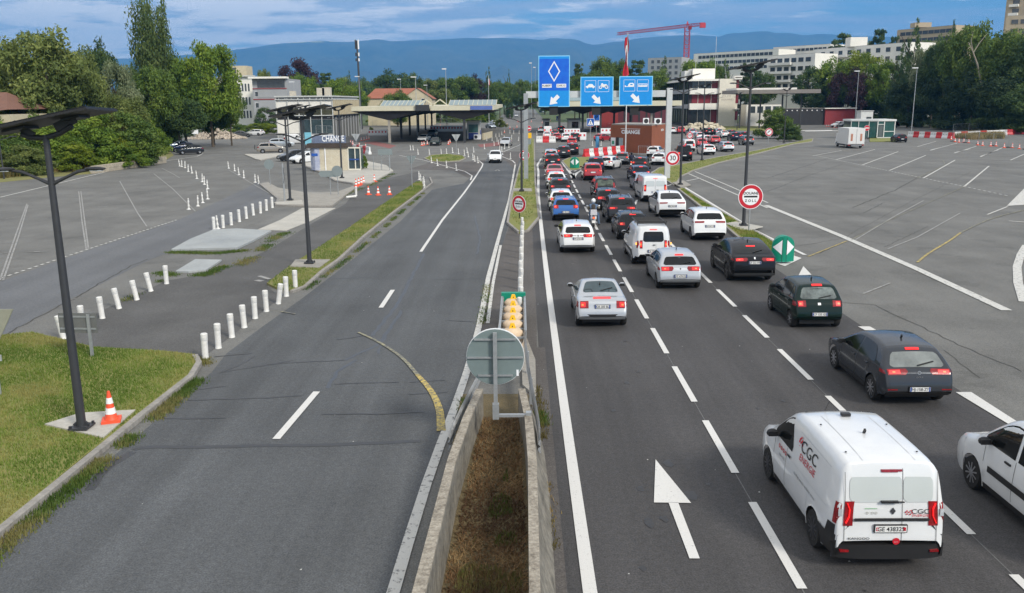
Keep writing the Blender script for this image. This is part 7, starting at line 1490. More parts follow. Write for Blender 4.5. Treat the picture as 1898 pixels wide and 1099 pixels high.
for yy in (.9, 5.9):
    for xx in (-1.05, 1.05): wb_ = mb(RUBBER).lathe([(.2, -.13), (.40, -.13), (.43, 0), (.40, .13), (.2, .13)], (xx, yy, .43), 16, 'X').obj('wheel', o); mb(GALV).disc((xx + .13 * (1 if xx > 0 else -1), yy, .43), .24, (xx, 0, 0), .02, 12).obj('rim', wb_)
# ---- bus on the arriving road
x, y = G(942, 216); o = thing('city_bus', 'white bus with red roof edge arriving along the far road', 'bus', (x, y, 0)); mb(WL_).box((0, 5, 1.7), (2.6, 10, 2.7)).obj('body', o); mb(WINDOWG).box((0, -.03, 2.0), (2.2, .1, 1.5)).obj('windscreen', o); mb(REDW).box((0, -.02, 3.0), (2.3, .1, .3)).obj('red_strip', o); mb(BLACK).box((0, -.03, .5), (2.4, .1, .3)).obj('bumper', o)
for xx in (-1.1, 1.1): mb(RUBBER).lathe([(.2, -.13), (.45, -.13), (.48, 0), (.45, .13), (.2, .13)], (xx, 2.4, .48), 14, 'X').obj('wheel', o)
x, y = XA(1002, 640), 640; o = thing('box_truck', 'pale lorry far along the departing road below the tall blue sign', 'lorry', (x, y, 0)); mb(WL_).box((0, 3, 3.0), (2.6, 6, 3.4)).obj('box', o); mb(BGLASS).box((0, -.2, 1.4), (2.2, .3, 1.2)).obj('tailgate', o); mb(RUBBER).box((0, .5, .5), (2.3, 1, 1.0)).obj('wheel', o)
# ---- apartment blocks on the right
def apart(lab, x0, y0_, x1, y1_, d, ytop, m, rows_, cols, ww, wh, ztop0=None, cat='apartment block', n2=0, bal=None):
    a, c = V2(XA(x0, y0_, 150), y0_), V2(XA(x1, y1_, 150), y1_); u = c - a; h = HT(ytop, y0_, x0); o, u_, v_ = block('apartment_block', lab, a, u, u.length, d, h, m, cat); n_ = Vector((u_.y, -u_.x))
    zs_ = [h - 1.9 - 3.0 * k for k in range(rows_)]; windows(o, (0, 0), u_, u.length, zs_, cols, ww, wh, fr=m, out=.06)
    if bal:
        for z in zs_[:]:
            mid = u_ * u.length * bal[0] + n_ * .7; mb(WHITEW).box((mid.x, mid.y, z - 1.2), (u.length * bal[1], 1.4, .9), math.atan2(u_.y, u_.x)).obj('balcony', o)
    return o, u_, u.length, h
apart('long white apartment slab with three window rows left on the ridge', 1284, 470, 1440, 430, 14, 100, WHITEW, 3, 18, 2.2, 1.5)
apart('white apartment slab continuing the ridge row to the right', 1430, 455, 1535, 430, 14, 88, WHITEW, 3, 12, 2.0, 1.3)
apart('white apartment house with dark balconies above the open shed', 1420, 330, 1508, 312, 12, 104, WHITEW, 4, 6, 2.2, 1.5, bal=(.3, .5))
o, u_, wl_, h_ = apart('white four storey apartment house partly behind the sunlit trees', 1505, 340, 1682, 300, 12, 92, WHITEW, 4, 9, 1.9, 1.5, bal=(.25, .3)); p = u_ * wl_ * .52; mb(WHITEW).box((p.x, p.y + 5, h_ + 1.6), (6, 5, 3.2)).obj('roof_block', o)
o, u_, wl_, h_ = apart('long tan apartment block rising behind the conifers', 1655, 400, 1762, 375, 14, 56, TANW, 3, 9, 2.6, 1.5); p = u_ * wl_ * .5; mb(TANW).box((p.x, p.y + 5, h_ + 1.4), (7, 5, 2.0)).obj('roof_block', o)
apart('tan high rise tower cut by the top right corner', 1849, 330, 1960, 318, 20, -70, TANW, 14, 4, 2.2, 1.5, bal=(.14, .16)); apart('pale tan slab at the foot of the tan tower', 1852, 300, 1990, 290, 12, 30, TANW, 4, 7, 2.0, 1.4)
apart('grey and white block behind the dark conifers left of the crane', 1200, 480, 1262, 470, 12, 108, GREYW, 4, 5, 1.6, 1.6); apart('pale low block at the foot of the crane', 1240, 520, 1300, 510, 10, 112, WHITEW, 3, 5, 2.0, 1.5)
# ---- crane, antenna mast, tall street lights
CR = mat('crane_red', (.50, .035, .05), .6, noise=1, amp=.15); Y = 600; X = XA(1273, Y, 80); hz = HT(50, Y, 1273); o = thing('tower_crane', 'red tower crane with a long level jib above the white blocks', 'crane', (X, Y, 0))
def lattice(m, a, c, s_, n, r=.14):
    a, c = Vector(a), Vector(c); d = (c - a).normalized(); s1_ = d.cross(Vector((0, 1, .01))).normalized() * s_ / 2; s2_ = d.cross(s1_).normalized() * s_ / 2; cs = [s1_ + s2_, s1_ - s2_, -s1_ - s2_, -s1_ + s2_]
    for q_ in cs: m.bar(a + q_, c + q_, r * 1.5)
    for k in range(n):
        p, q2 = a.lerp(c, k / n), a.lerp(c, (k + 1) / n)
        for i in range(4): m.bar(p + cs[i], q2 + cs[(i + 1) % 4], r); m.bar(p + cs[i], p + cs[(i + 1) % 4], r)
b = mb(CR); lattice(b, (0, 0, 0), (0, 0, hz), 3.2, 20, .2); b.obj('mast', o)
jx, jy = XA(1145, 668, 60) - X, 68; b = mb(CR); lattice(b, (0, 0, hz + .8), (jx, jy, hz + 1.0), 1.8, 34, .16); b.obj('jib', o); b = mb(CR); lattice(b, (0, 0, hz + .8), (XA(1306, 585, 50) - X, -12, hz + .8), 1.8, 6, .16); b.obj('counter_jib', o); mb(CR).box((XA(1304, 585, 50) - X, -12, hz), (3.5, 2.5, 3.0)).obj('counterweight', o); mb(CR).box((1.5, -1.5, hz - .5), (2, 2, 2.4)).obj('cab', o); mb(CR).box((0, 0, hz + 2.4), (1.4, 1.4, 2.6), taper=.3).obj('top_tower', o)
Y = 260; X = XA(668, Y, 180); o = thing('antenna_mast', 'dark telephone mast with white antennas behind the glass office', 'mast', (X, Y, 0)); ha = HT(75, Y, 664); mb(STEELD).tube([(0, 0, 0), (-.3, 0, ha)], [.35, .25], 8).obj('pole', o)
for dz, s_ in ((0.4, 2.6), (4.0, 1.0), (5.6, .8)):
    for a in (-1, 1): mb(SIGNWHITE if a > 0 else STEELD).box((-.3 + a * .42, -.1, ha - dz - s_ / 2 + .6), (.34, .3, s_)).obj('antenna', o)
LH = mat('lamp_white', (.66, .68, .68), .5, noise=3, amp=.08); ST = thing('street_light', '', 'street lamp'); mb(GALV).tube([(0, 0, 0), (0, 0, 10)], [.11, .06], 8).obj('pole', ST, 50); mb(LH).box((-.45, 0, 10.03), (1.25, .35, .16)).obj('lamp_head', ST); us = []
for px, yt, Y, lab in ((1592, 132, 222, 'tall white headed street light left of two before the dark woods'), (1700, 126, 200, 'tall white headed street light right of two before the dark woods'), (770, 143, 205, 'street light rising behind the left canopy skylight'), (742, 147, 300, 'street light at the ridge of the red roof'), (791, 158, 300, 'short street light right of the red roofed house'), (826, 128, 255, 'tall street light over the left canopy, tallest of that group'), (665, 142, 240, 'street light touching the telephone mast'), (544, 152, 215, 'street light above the glass office roof'), (1507, 137, 300, 'small street light before the balcony apartment house'), (985, 117, 400, 'thin street light left of the tall blue sign'), (992, 125, 460, 'thin street light nearest the tall blue sign edge')):
    o = place(ST, us, (XA(px, Y, yt), Y, 0), 0, lab, 'tall street lights'); k = HT(yt, Y, px) / 10; o.scale = (1, 1, k)
for px, pb, yt, lab in ((296, 272, 191, 'double armed lamp post in front of the left trees'), (8, 332, 258, 'slim grey lamp post at the left picture edge')):
    X, Y = G(px, pb); o = thing('street_light', lab, 'street lamp', (X, Y, 0)); h = HT(yt, Y, px); mb(GREYP).tube([(0, 0, 0), (0, 0, h)], [.09, .06], 8).obj('pole', o, 50)
    for sg in (-1, 1): mb(GREYP).bar((0, 0, h - .1), (sg * 1.3, 0, h + .25), .10, .08).box((sg * 1.5, 0, h + .28), (.7, .2, .1)).obj('lamp_arm', o)
# ------------------------------------------------------------------ trees
def leafmesh(name, C, Nrm, size, tint, seed, asp=1.5):
    r = np.random.RandomState(seed); n = len(C); a = r.normal(size=(n, 3)); Nn = Nrm / np.linalg.norm(Nrm, axis=1, keepdims=True)
    t = np.cross(Nn, a); t /= np.linalg.norm(t, axis=1, keepdims=True); b = np.cross(Nn, t); s = (size * r.uniform(.6, 1.35, n))[:, None]
    V = np.empty((n, 4, 3)); V[:, 0] = C - t * s * asp; V[:, 1] = C + b * s * .62; V[:, 2] = C + t * s * asp; V[:, 3] = C - b * s * .62
    me = bpy.data.meshes.new(name); me.vertices.add(4 * n); me.vertices.foreach_set('co', V.ravel()); me.loops.add(4 * n); me.loops.foreach_set('vertex_index', np.arange(4 * n, dtype=np.int32)); me.polygons.add(n); me.polygons.foreach_set('loop_start', np.arange(0, 4 * n, 4, dtype=np.int32)); me.polygons.foreach_set('loop_total', np.full(n, 4, dtype=np.int32)); me.update()
    at = me.attributes.new('tint', 'FLOAT', 'FACE'); at.data.foreach_set('value', tint.astype(np.float32)); return me
def crown_mesh(kind, seed, n_clump=60, per=110, ls=.020):
    r = np.random.RandomState(seed); cl = []
    if kind == 'broad':
        for k in range(n_clump):
            d = r.normal(size=3); d /= np.linalg.norm(d); q_ = r.uniform(.45, 1.0) ** .6; c = np.array([.39 * d[0] * q_, .39 * d[1] * q_, .60 + .33 * d[2] * q_]); c[:2] *= 1 + .18 * math.sin(3 * math.atan2(d[1], d[0]) + seed); cl.append((c, r.uniform(.07, .135)))
    elif kind == 'round':
        for k in range(n_clump):
            d = r.normal(size=3); d /= np.linalg.norm(d); q_ = r.uniform(.5, 1.0) ** .5; cl.append((np.array([.42 * d[0] * q_, .42 * d[1] * q_, .52 + .42 * d[2] * q_]), r.uniform(.08, .12)))
    elif kind == 'poplar':
        sp_ = [(0, 0, 1.0), (.20, .05, .97), (-.2, .1, .95), (.05, -.22, .98), (-.12, -.18, .9), (.32, -.1, .80), (-.33, -.05, .84), (.12, .25, .95)]
        for x, y, h in sp_:
            for z in np.arange(.10, h, .03): f = (1 - ((z - .1) / (h - .1)) ** 4); cl.append((np.array([x * (.9 + .1 * z) + r.normal() * .03, y + r.normal() * .03, z]), .05 + .11 * f * r.uniform(.7, 1.2)))
    elif kind == 'conifer':
        for z in np.arange(.10, 1.0, .05):
            R_ = .46 * (1 - z) ** .85 + .02; m_ = max(1, int(9 * R_ / .4))
            for j in range(m_): a = 6.28 * j / m_ + r.uniform(0, 1); q_ = R_ * r.uniform(.45, .95); cl.append((np.array([q_ * math.cos(a), q_ * math.sin(a), z + r.uniform(-.02, .02) - q_ * .12]), .035 + R_ * .17))
    elif kind == 'cedar':
        for z in np.arange(.22, .98, .07):
            R_ = .47 * (1 - z) ** .55 * r.uniform(.75, 1.1) + .04
            ox, oy = r.normal(size=2) * .07
            for j in range(int(30 * R_) + 3): a = r.uniform(0, 6.28); q_ = R_ * math.sqrt(r.uniform(0, 1)); cl.append((np.array([ox + q_ * math.cos(a), oy + q_ * math.sin(a), z + r.normal() * .015]), r.uniform(.05, .09)))
    elif kind == 'shrub':
        for k in range(n_clump):
            a = r.uniform(0, 6.28); e = math.asin(r.uniform(0, 1)); q_ = r.uniform(.55, 1.0); cl.append((np.array([.44 * math.cos(a) * math.cos(e) * q_, .44 * math.sin(a) * math.cos(e) * q_, .06 + .82 * math.sin(e) * q_ + .02]), r.uniform(.07, .14)))
    elif kind == 'hedge':
        for k in range(n_clump): cl.append((np.array([r.uniform(-.48, .48), r.uniform(-.4, .4), r.uniform(.1, .85)]), r.uniform(.08, .14)))
    C, Nn, T = [], [], []
    flat_ = .35 if kind == 'cedar' else (.8 if kind != 'poplar' else 1.5)
    for c, rad in cl:
        m_ = max(12, int(per * (rad / .1) ** 1.6)); d = r.normal(size=(m_, 3)); d /= np.linalg.norm(d, axis=1, keepdims=True); q_ = r.uniform(.35, 1.05, m_)[:, None]
        C.append(c + d * q_ * rad * np.array([1, 1, flat_])); Nn.append(d * .8 + r.normal(size=(m_, 3)) * .7 + np.array([0, 0, .35])); T.append(np.clip(r.uniform(.15, .85) + r.normal(size=m_) * .17, 0, 1))
    C = np.concatenate(C); C[:, 2] = np.maximum(C[:, 2], .01)
    return leafmesh('crown_' + kind, C, np.concatenate(Nn), ls, np.concatenate(T), seed + 1)
CM = {'broad': [crown_mesh('broad', s_, 74, 190, .0125) for s_ in (1, 2, 3)], 'round': [crown_mesh('round', s_, 84, 160, .0125) for s_ in (4, 5)], 'poplar': [crown_mesh('poplar', 6, per=60, ls=.0125)], 'conifer': [crown_mesh('conifer', s_, per=80, ls=.0150) for s_ in (7, 8)], 'cedar': [crown_mesh('cedar', s_, per=110, ls=.0165) for s_ in (9, 10)], 'shrub': [crown_mesh('shrub', s_, 66, 190, .0150) for s_ in (11, 12, 13)], 'hedge': [crown_mesh('hedge', 14, 70, 110, .020)]}
def trunk_mesh(seed):
    r = random.Random(seed); b = mb(WOODT).tube([(0, 0, -.02), (.005, 0, .2), (r.uniform(-.02, .02), .01, .45), (r.uniform(-.03, .03), 0, .72)], [.035, .026, .020, .008], 8)
    for k in range(9):
        a = r.uniform(0, 6.28); z = r.uniform(.25, .6); q_ = r.uniform(.15, .33); b.tube([(0, 0, z), (q_ * .5 * math.cos(a), q_ * .5 * math.sin(a), z + .12), (q_ * math.cos(a), q_ * math.sin(a), z + .25)], [.014, .009, .003], 5)
    me = bpy.data.meshes.new('trunk'); me.from_pydata(b.v, [], b.f); me.materials.append(WOODT); return me
TM = [trunk_mesh(k) for k in (1, 2)]
LM = dict(mid=leafmat('leaves_mid', (.050, .095, .020), (.105, .165, .030), (.19, .25, .045)), bright=leafmat('leaves_bright', (.066, .125, .017), (.145, .225, .026), (.25, .32, .045)), dark=leafmat('leaves_dark', (.030, .062, .020), (.066, .112, .032), (.115, .165, .045)), deep=leafmat('leaves_deep_shade', (.020, .042, .017), (.042, .073, .028), (.075, .108, .038)), pale=leafmat('leaves_pale', (.10, .135, .065), (.175, .215, .11), (.26, .29, .16)), olive=leafmat('leaves_olive', (.075, .108, .030), (.15, .19, .050), (.25, .28, .080)), purple=leafmat('leaves_purple', (.022, .010, .014), (.048, .022, .029), (.084, .042, .048)), pop=leafmat('leaves_pop', (.050, .085, .026), (.10, .145, .042), (.17, .21, .07)), lime=leafmat('leaves_lime', (.08, .13, .012), (.17, .23, .02), (.27, .31, .035)))  # dark and deep also put the lorry park woods' shade into leaf colour
tn = [0]
def tree(lab, px, Y, ytop, wpx, kind, m, base=None, group=None, zb=0.0, tr=True, name=None, cat='tree', dx=0):
    tn[0] += 1; i = tn[0]; X = XA(px, Y, max(ytop, 60)); h = HT(ytop, Y, px) - zb; w_ = wpx / 1600 * Y
    nm = name or {'poplar': 'poplar_tree', 'conifer': 'conifer_tree', 'cedar': 'cedar_tree', 'shrub': 'shrub', 'hedge': 'clipped_hedge'}.get(kind, 'tree')
    o = thing(nm, lab, cat, (X, Y, zb), (i * 2.4) % 6.28 if kind != 'hedge' else 0, group)
    c = bpy.data.objects.new('crown', CM[kind][i % len(CM[kind])]); COL.objects.link(c); c.parent = o; c.scale = (w_ * 1.06, w_ * (1.06 if kind != 'hedge' else .5), h)
    if not c.data.materials: c.data.materials.append(LM['mid'])
    c.material_slots[0].link = 'OBJECT'; c.material_slots[0].material = LM[m]
    if tr and kind not in ('shrub', 'hedge'):
        t = bpy.data.objects.new('trunk', TM[i % 2]); COL.objects.link(t); t.parent = o; s_ = max(.55 * w_, .4 * h) if kind != 'poplar' else w_ * .8; t.scale = (s_, s_, h)
    return o
LT = 'trees behind the left plaza'
for a in [('large pale green tree highest at the left picture edge', 62, 112, 42, 185, 'broad', 'olive'), ('olive tree behind the tiled roof at the left edge', -15, 118, 62, 120, 'broad', 'olive'), ('light green tree right of the large left tree', 128, 120, 74, 120, 'broad', 'olive'), ('small dark tree between the big left tree and the poplar', 182, 155, 69, 85, 'round', 'dark'), ('silvery willow below the dark tree', 212, 128, 103, 80, 'broad', 'pale'), ('giant poplar with several spires reaching the top edge', 279, 160, -10, 96, 'poplar', 'pop'), ('mid green tree in front of the giant poplar', 275, 140, 114, 105, 'broad', 'mid'), ('broad bright green tree right of the giant poplar', 378, 158, 68, 125, 'broad', 'bright'), ('bright green tree touching the giant poplar on its right', 330, 162, 88, 90, 'broad', 'mid'), ('green tree hanging over the white house wall', 420, 162, 142, 62, 'broad', 'mid'), ('silvery low tree above the hedge shrubs', 150, 122, 150, 110, 'broad', 'pale'), ('dark tree under the giant poplar', 325, 150, 172, 110, 'broad', 'dark'), ('mid green low tree beside the pennant sign', 390, 165, 178, 90, 'broad', 'mid'), ('olive low tree at the left edge above the shrubs', 30, 108, 150, 150, 'broad', 'olive'), ('pale low tree right of the silvery tree', 222, 124, 165, 90, 'broad', 'olive'), ('green tree behind the parked group by the hedge', 285, 156, 190, 90, 'shrub', 'mid'), ('dark shrub at the rubble heap', 355, 212, 216, 90, 'shrub', 'dark'), ('green shrub right of the rubble heap', 425, 214, 216, 60, 'shrub', 'mid'), ('dark tree in the gap right of the willow', 240, 150, 120, 60, 'round', 'dark'), ('olive tree filling the row behind the large left tree', 95, 128, 95, 120, 'broad', 'mid')]: tree(*a, group=LT)
HG = 'hedge shrubs along the left bank'
for i, (px, Y, yt, wp, m) in enumerate([(-40, 99, 205, 130, 'bright'), (28, 100, 222, 110, 'mid'), (75, 103, 205, 110, 'bright'), (122, 104, 232, 100, 'bright'), (165, 106, 198, 120, 'bright'), (205, 108, 236, 90, 'lime'), (240, 110, 196, 110, 'mid'), (268, 136, 214, 80, 'bright'), (292, 150, 232, 50, 'mid'), (50, 96, 262, 90, 'olive'), (140, 101, 258, 80, 'lime'), (232, 106, 258, 80, 'bright'), (5, 95, 272, 90, 'olive'), (250, 112, 262, 50, 'mid')]):
    tree(['yellow green shrub cut by the left edge', 'mid green shrub behind the left lamp panel', 'bright shrub below the left lamp panel', 'bright shrub right of the tall lamp pole', 'tall bright shrub below the silvery tree', 'lime shrub in the middle of the left hedge', 'tall mid green shrub left of the double lamp post', 'bright shrub behind the double lamp post', 'mid green shrub by the parked hatchbacks', 'reddish olive low shrub left of the lamp pole', 'low lime shrub above the end of the stone wall', 'low bright shrub over the stone wall middle', 'low olive shrub at the left edge', 'low green shrub at the right end of the stone wall'][i], px, Y, yt, wp, 'shrub', m, group=HG, cat='shrub')
MT = 'trees beyond the crossing'
for a in [('purple copper beech above the grey block', 552, 330, 107, 88, 'round', 'purple'), ('green tree below the copper beech', 560, 295, 130, 62, 'broad', 'bright'), ('dark pine right of the copper beech', 602, 320, 130, 56, 'cedar', 'dark'), ('yellow green tree behind the glass office roof', 628, 290, 140, 62, 'broad', 'bright'), ('dark conifer left of the telephone mast', 645, 330, 128, 34, 'conifer', 'dark'), ('lime tree at the foot of the telephone mast', 658, 285, 154, 50, 'broad', 'bright'), ('yellow palm like bush on the grey block roof', 490, 262, 122, 40, 'broad', 'olive'), ('large round dark tree over the red roof', 724, 380, 127, 92, 'round', 'dark'), ('dark tree right of the large round tree', 766, 385, 134, 52, 'round', 'dark'), ('olive tree left of the tall canopy light', 800, 400, 142, 60, 'broad', 'olive'), ('wide mid green tree behind the tall canopy light', 848, 400, 134, 88, 'broad', 'mid'), ('dark purple tree beside the wide green one', 876, 405, 136, 50, 'round', 'purple'), ('dark spruce above the tricolour flag', 904, 420, 121, 34, 'conifer', 'dark'), ('mid green tree left of the narrow cypress', 926, 410, 144, 50, 'broad', 'mid'), ('narrow twin cypress near the far road', 943, 430, 126, 18, 'conifer', 'dark'), ('dark tree right of the narrow cypress', 965, 440, 144, 46, 'broad', 'mid'), ('low tree left of the tall blue sign', 988, 450, 150, 40, 'broad', 'mid'), ('dark tree before the red roofed house', 735, 285, 165, 70, 'round', 'mid'), ('dark low tree right of the red roofed house', 815, 330, 160, 60, 'broad', 'olive'), ('dark conifer right of the tall blue sign', 1075, 360, 113, 44, 'cedar', 'dark'), ('tall broad tree between the blue signs', 1122, 350, 100, 70, 'broad', 'mid'), ('green tree behind the car lane sign', 1090, 340, 128, 70, 'broad', 'mid'), ('tree left of the car lane sign', 1066, 340, 136, 50, 'broad', 'mid'), ('mid green tree right of the red flag', 1150, 355, 105, 56, 'broad', 'mid'), ('dark spreading pine above the caravan sign', 1182, 335, 105, 66, 'cedar', 'dark'), ('dark pointed conifer before the grey and white block', 1231, 320, 98, 48, 'conifer', 'dark'), ('green bush below the pointed conifer', 1216, 300, 124, 67, 'broad', 'mid'), ('yellow green tree on the office roof line', 1288, 320, 105, 70, 'broad', 'bright'), ('lime tree right of the short flagpole', 1310, 322, 102, 59, 'broad', 'bright'), ('dark spruce right of the white roof block', 1347, 322, 104, 44, 'conifer', 'mid'), ('green tree left of the dark spruce', 1328, 325, 112, 48, 'broad', 'mid'), ('dark sparse tree behind the tall solar lamp', 1386, 300, 112, 72, 'cedar', 'deep'), ('tree between office and annex', 1410, 292, 127, 65, 'broad', 'dark')]: tree(*a, group=MT)
for i, px in enumerate(range(690, 930, 20)): tree('low garden bush seen under the left canopy, in the row at the rail fence', px, 335 + (i % 3) * 4, 203 + (i * 7) % 9, 26, 'shrub', ['lime', 'mid', 'bright', 'mid'][i % 4], group='garden bushes under the canopy', cat='shrub')
for i, px in enumerate(range(440, 1560, 38)): tree('distant tree in the line closing the plain', px, 520 + (i * 37) % 90, 152 - (i * 11) % 14, 62, 'broad' if i % 3 else 'round', ['mid', 'dark', 'olive'][i % 3], group='distant tree line')
RT = 'dark trees along the lorry park'
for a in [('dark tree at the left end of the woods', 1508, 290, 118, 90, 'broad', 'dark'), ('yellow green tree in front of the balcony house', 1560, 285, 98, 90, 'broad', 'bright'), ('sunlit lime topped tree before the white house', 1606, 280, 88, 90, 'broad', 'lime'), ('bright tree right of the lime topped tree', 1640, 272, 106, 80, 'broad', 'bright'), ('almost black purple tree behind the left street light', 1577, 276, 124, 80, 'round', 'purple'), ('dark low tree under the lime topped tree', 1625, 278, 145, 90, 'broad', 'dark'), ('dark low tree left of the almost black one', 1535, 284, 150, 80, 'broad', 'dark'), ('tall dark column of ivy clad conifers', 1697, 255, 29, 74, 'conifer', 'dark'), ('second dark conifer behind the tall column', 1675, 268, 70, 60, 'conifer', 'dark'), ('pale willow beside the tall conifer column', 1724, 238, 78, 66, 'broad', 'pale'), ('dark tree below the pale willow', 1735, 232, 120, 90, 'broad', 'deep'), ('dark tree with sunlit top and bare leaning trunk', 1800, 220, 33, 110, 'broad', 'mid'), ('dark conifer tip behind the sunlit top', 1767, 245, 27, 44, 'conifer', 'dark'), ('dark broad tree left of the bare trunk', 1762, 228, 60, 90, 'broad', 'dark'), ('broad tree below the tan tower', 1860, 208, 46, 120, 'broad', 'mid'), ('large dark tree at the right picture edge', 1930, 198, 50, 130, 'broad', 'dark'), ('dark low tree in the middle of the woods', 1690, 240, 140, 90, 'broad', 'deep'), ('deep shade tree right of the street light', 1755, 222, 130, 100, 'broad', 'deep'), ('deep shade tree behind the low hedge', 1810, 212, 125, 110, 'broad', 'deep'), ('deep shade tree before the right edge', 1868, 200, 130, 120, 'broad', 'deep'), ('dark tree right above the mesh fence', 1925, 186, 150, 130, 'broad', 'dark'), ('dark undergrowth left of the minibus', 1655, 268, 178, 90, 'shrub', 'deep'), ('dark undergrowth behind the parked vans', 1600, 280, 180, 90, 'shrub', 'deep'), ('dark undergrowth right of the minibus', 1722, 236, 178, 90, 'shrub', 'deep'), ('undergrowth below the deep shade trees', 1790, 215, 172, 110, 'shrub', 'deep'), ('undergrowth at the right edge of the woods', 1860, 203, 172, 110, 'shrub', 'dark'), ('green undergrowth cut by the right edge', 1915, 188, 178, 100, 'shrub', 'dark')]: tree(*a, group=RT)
for a in [('spreading cedar on the skyline left of the white roof block', 1556, 400, 53, 62, 'cedar', 'dark'), ('tall cedar on the skyline right of the white roof block', 1632, 410, 46, 56, 'cedar', 'dark'), ('grey green skyline tree between two cedars', 1600, 405, 66, 60, 'broad', 'pale'), ('dark skyline tree at the tan block corner', 1662, 395, 60, 40, 'cedar', 'dark'), ('green tree below the tan block', 1735, 330, 58, 60, 'broad', 'mid')]: tree(*a, group='skyline trees above the flats')
for i, (px, Y, wp) in enumerate([(1748, 224, 40), (1778, 219, 44), (1808, 214, 44), (1838, 209, 44), (1866, 204, 40), (1893, 199, 40)]): tree(f'low clipped dark green hedge bush, {ords[i]} from the minibus', px, Y, 216 + i, wp, 'shrub', 'mid', group='low hedge at the woods', cat='shrub')
X, Y = G(1437, 257); tree('round dense green bush on the verge left of the lorry park entry', 1437, Y, 193, 80, 'shrub', 'mid', cat='shrub'); X, Y = G(1455, 262); tree('lower bush spilling from the round verge bush', 1465, Y, 225, 46, 'shrub', 'dark', cat='shrub'); tree('small green bush on the kiosk pavement', 672, 101, 281, 19, 'shrub', 'bright', cat='shrub', zb=.1); tree('round dark green tree before the grey block', 490, 236, 198, 46, 'round', 'dark'); tree('clipped light green hedge before the glass office', 493, 222, 226, 56, 'hedge', 'lime', cat='hedge'); tree('clipped dark hedge left of the light green one', 450, 232, 230, 52, 'hedge', 'mid', cat='hedge'); tree('small shrub at the end of the glass office', 688, 222, 234, 12, 'shrub', 'olive', cat='shrub'); tree('tawny bush beside the silver saloon at the booth', 926, 262, 216, 30, 'shrub', 'olive', cat='shrub')
# bare leaning birch trunk
Y = 206; o = thing('bare_trunk', 'pale bare leaning trunk with forked branches in the dark woods', 'tree trunk', (XA(1822, Y, 170), Y, 0)); P_ = lambda px, py: (XA(px, Y, py) - XA(1822, Y, 170), 0, HT(py, Y, px)); b = mb(mat('pale_bark', (.36, .32, .25), .9, noise=[1, 6], amp=.3)).tube([P_(1824, 200), P_(1820, 160), P_(1812, 120), P_(1803, 95), P_(1795, 78)], [.28, .24, .19, .13, .05], 7).tube([P_(1804, 98), P_(1815, 80), P_(1830, 62)], [.12, .09, .04], 6).tube([P_(1803, 95), P_(1800, 75), P_(1804, 58)], [.1, .07, .03], 6); b.obj('trunk', o, 60)
# ------------------------------------------------------------------ grass
def in_poly(p, poly):
    x, y = p; c = False; n = len(poly)
    for i in range(n):
        a, b_ = poly[i], poly[i - 1]
        if (a[1] > y) != (b_[1] > y) and x < (b_[0] - a[0]) * (y - a[1]) / (b_[1] - a[1]) + a[0]: c = not c
    return c
GM = leafmat('grass_blades', (.09, .155, .02), (.155, .225, .035), (.29, .27, .085)); WM = leafmat('weed_blades', (.055, .10, .018), (.09, .14, .025), (.21, .19, .07)); BM = leafmat('dry_litter', (.09, .05, .025), (.20, .115, .052), (.36, .25, .12)); TMM = leafmat('dry_weeds', (.12, .10, .03), (.24, .19, .06), (.34, .24, .10))
def blades(name, pts, z, hgt, wid, m, seed, lab_tint=None, lean=.5):
    r = np.random.RandomState(seed); n = len(pts); P = np.array([(x, y, z(y) if callable(z) else z) for x, y in pts]); a = r.uniform(0, 6.28, n); h = hgt * r.uniform(.5, 1.4, n); d = np.stack([np.cos(a), np.sin(a), np.zeros(n)], 1); l = np.stack([np.cos(a + 1.3), np.sin(a + 1.3), np.zeros(n)], 1) * (h * lean * r.uniform(.2, 1.2, n))[:, None]
    V = np.empty((n, 3, 3)); V[:, 0] = P - d * wid; V[:, 1] = P + d * wid; V[:, 2] = P + l; V[:, 2, 2] += h
    me = bpy.data.meshes.new(name); me.from_pydata(V.reshape(-1, 3).tolist(), [], [(3 * i, 3 * i + 1, 3 * i + 2) for i in range(n)]); at = me.attributes.new('tint', 'FLOAT', 'FACE')
    t = np.array([.46 + 1.25 * mn.noise(Vector((x * .5, y * .5, seed))) + .35 * mn.noise(Vector((x * 2.2, y * 2.2, seed))) for x, y in pts]) + r.normal(size=n) * .16; at.data.foreach_set('value', np.clip(t, 0, 1).astype(np.float32))
    me.materials.append(m); o = bpy.data.objects.new(name, me); COL.objects.link(o); return struct(o, 'stuff')
SOIL = lambda y: interp([(2, -.34), (9, -.33), (13, -.27), (16, -.14), (18.5, .02), (20, .07)], y)
def scatter(poly, n, seed):
    r = random.Random(seed); xs_, ys_ = [p[0] for p in poly], [p[1] for p in poly]; out = []
    while len(out) < n:
        p = (r.uniform(min(xs_), max(xs_)), r.uniform(min(ys_), max(ys_)))
        if in_poly(p, poly): out.append(p)
    return out
pa_ = GP([(-120, 640), (0, 627), (60, 621), (175, 649), (300, 656), (360, 663), (366, 676), (350, 698), (260, 770), (158, 850), (0, 985), (-90, 1060)]); padA = GP([(80, 797), (148, 772), (256, 766), (194, 822)])
blades('lawn_grass', [p for p in scatter(pa_, 52000, 1) if not in_poly(p, padA)], .09, .075, .011, GM, 1)
pb_ = GP(LAWN_B); padB = GP([(536, 499), (546, 484), (614, 484), (594, 501)]); blades('strip_grass', [p for p in scatter(pb_, 22000, 2) if not in_poly(p, padB)], .07, .09, .014, GM, 2)
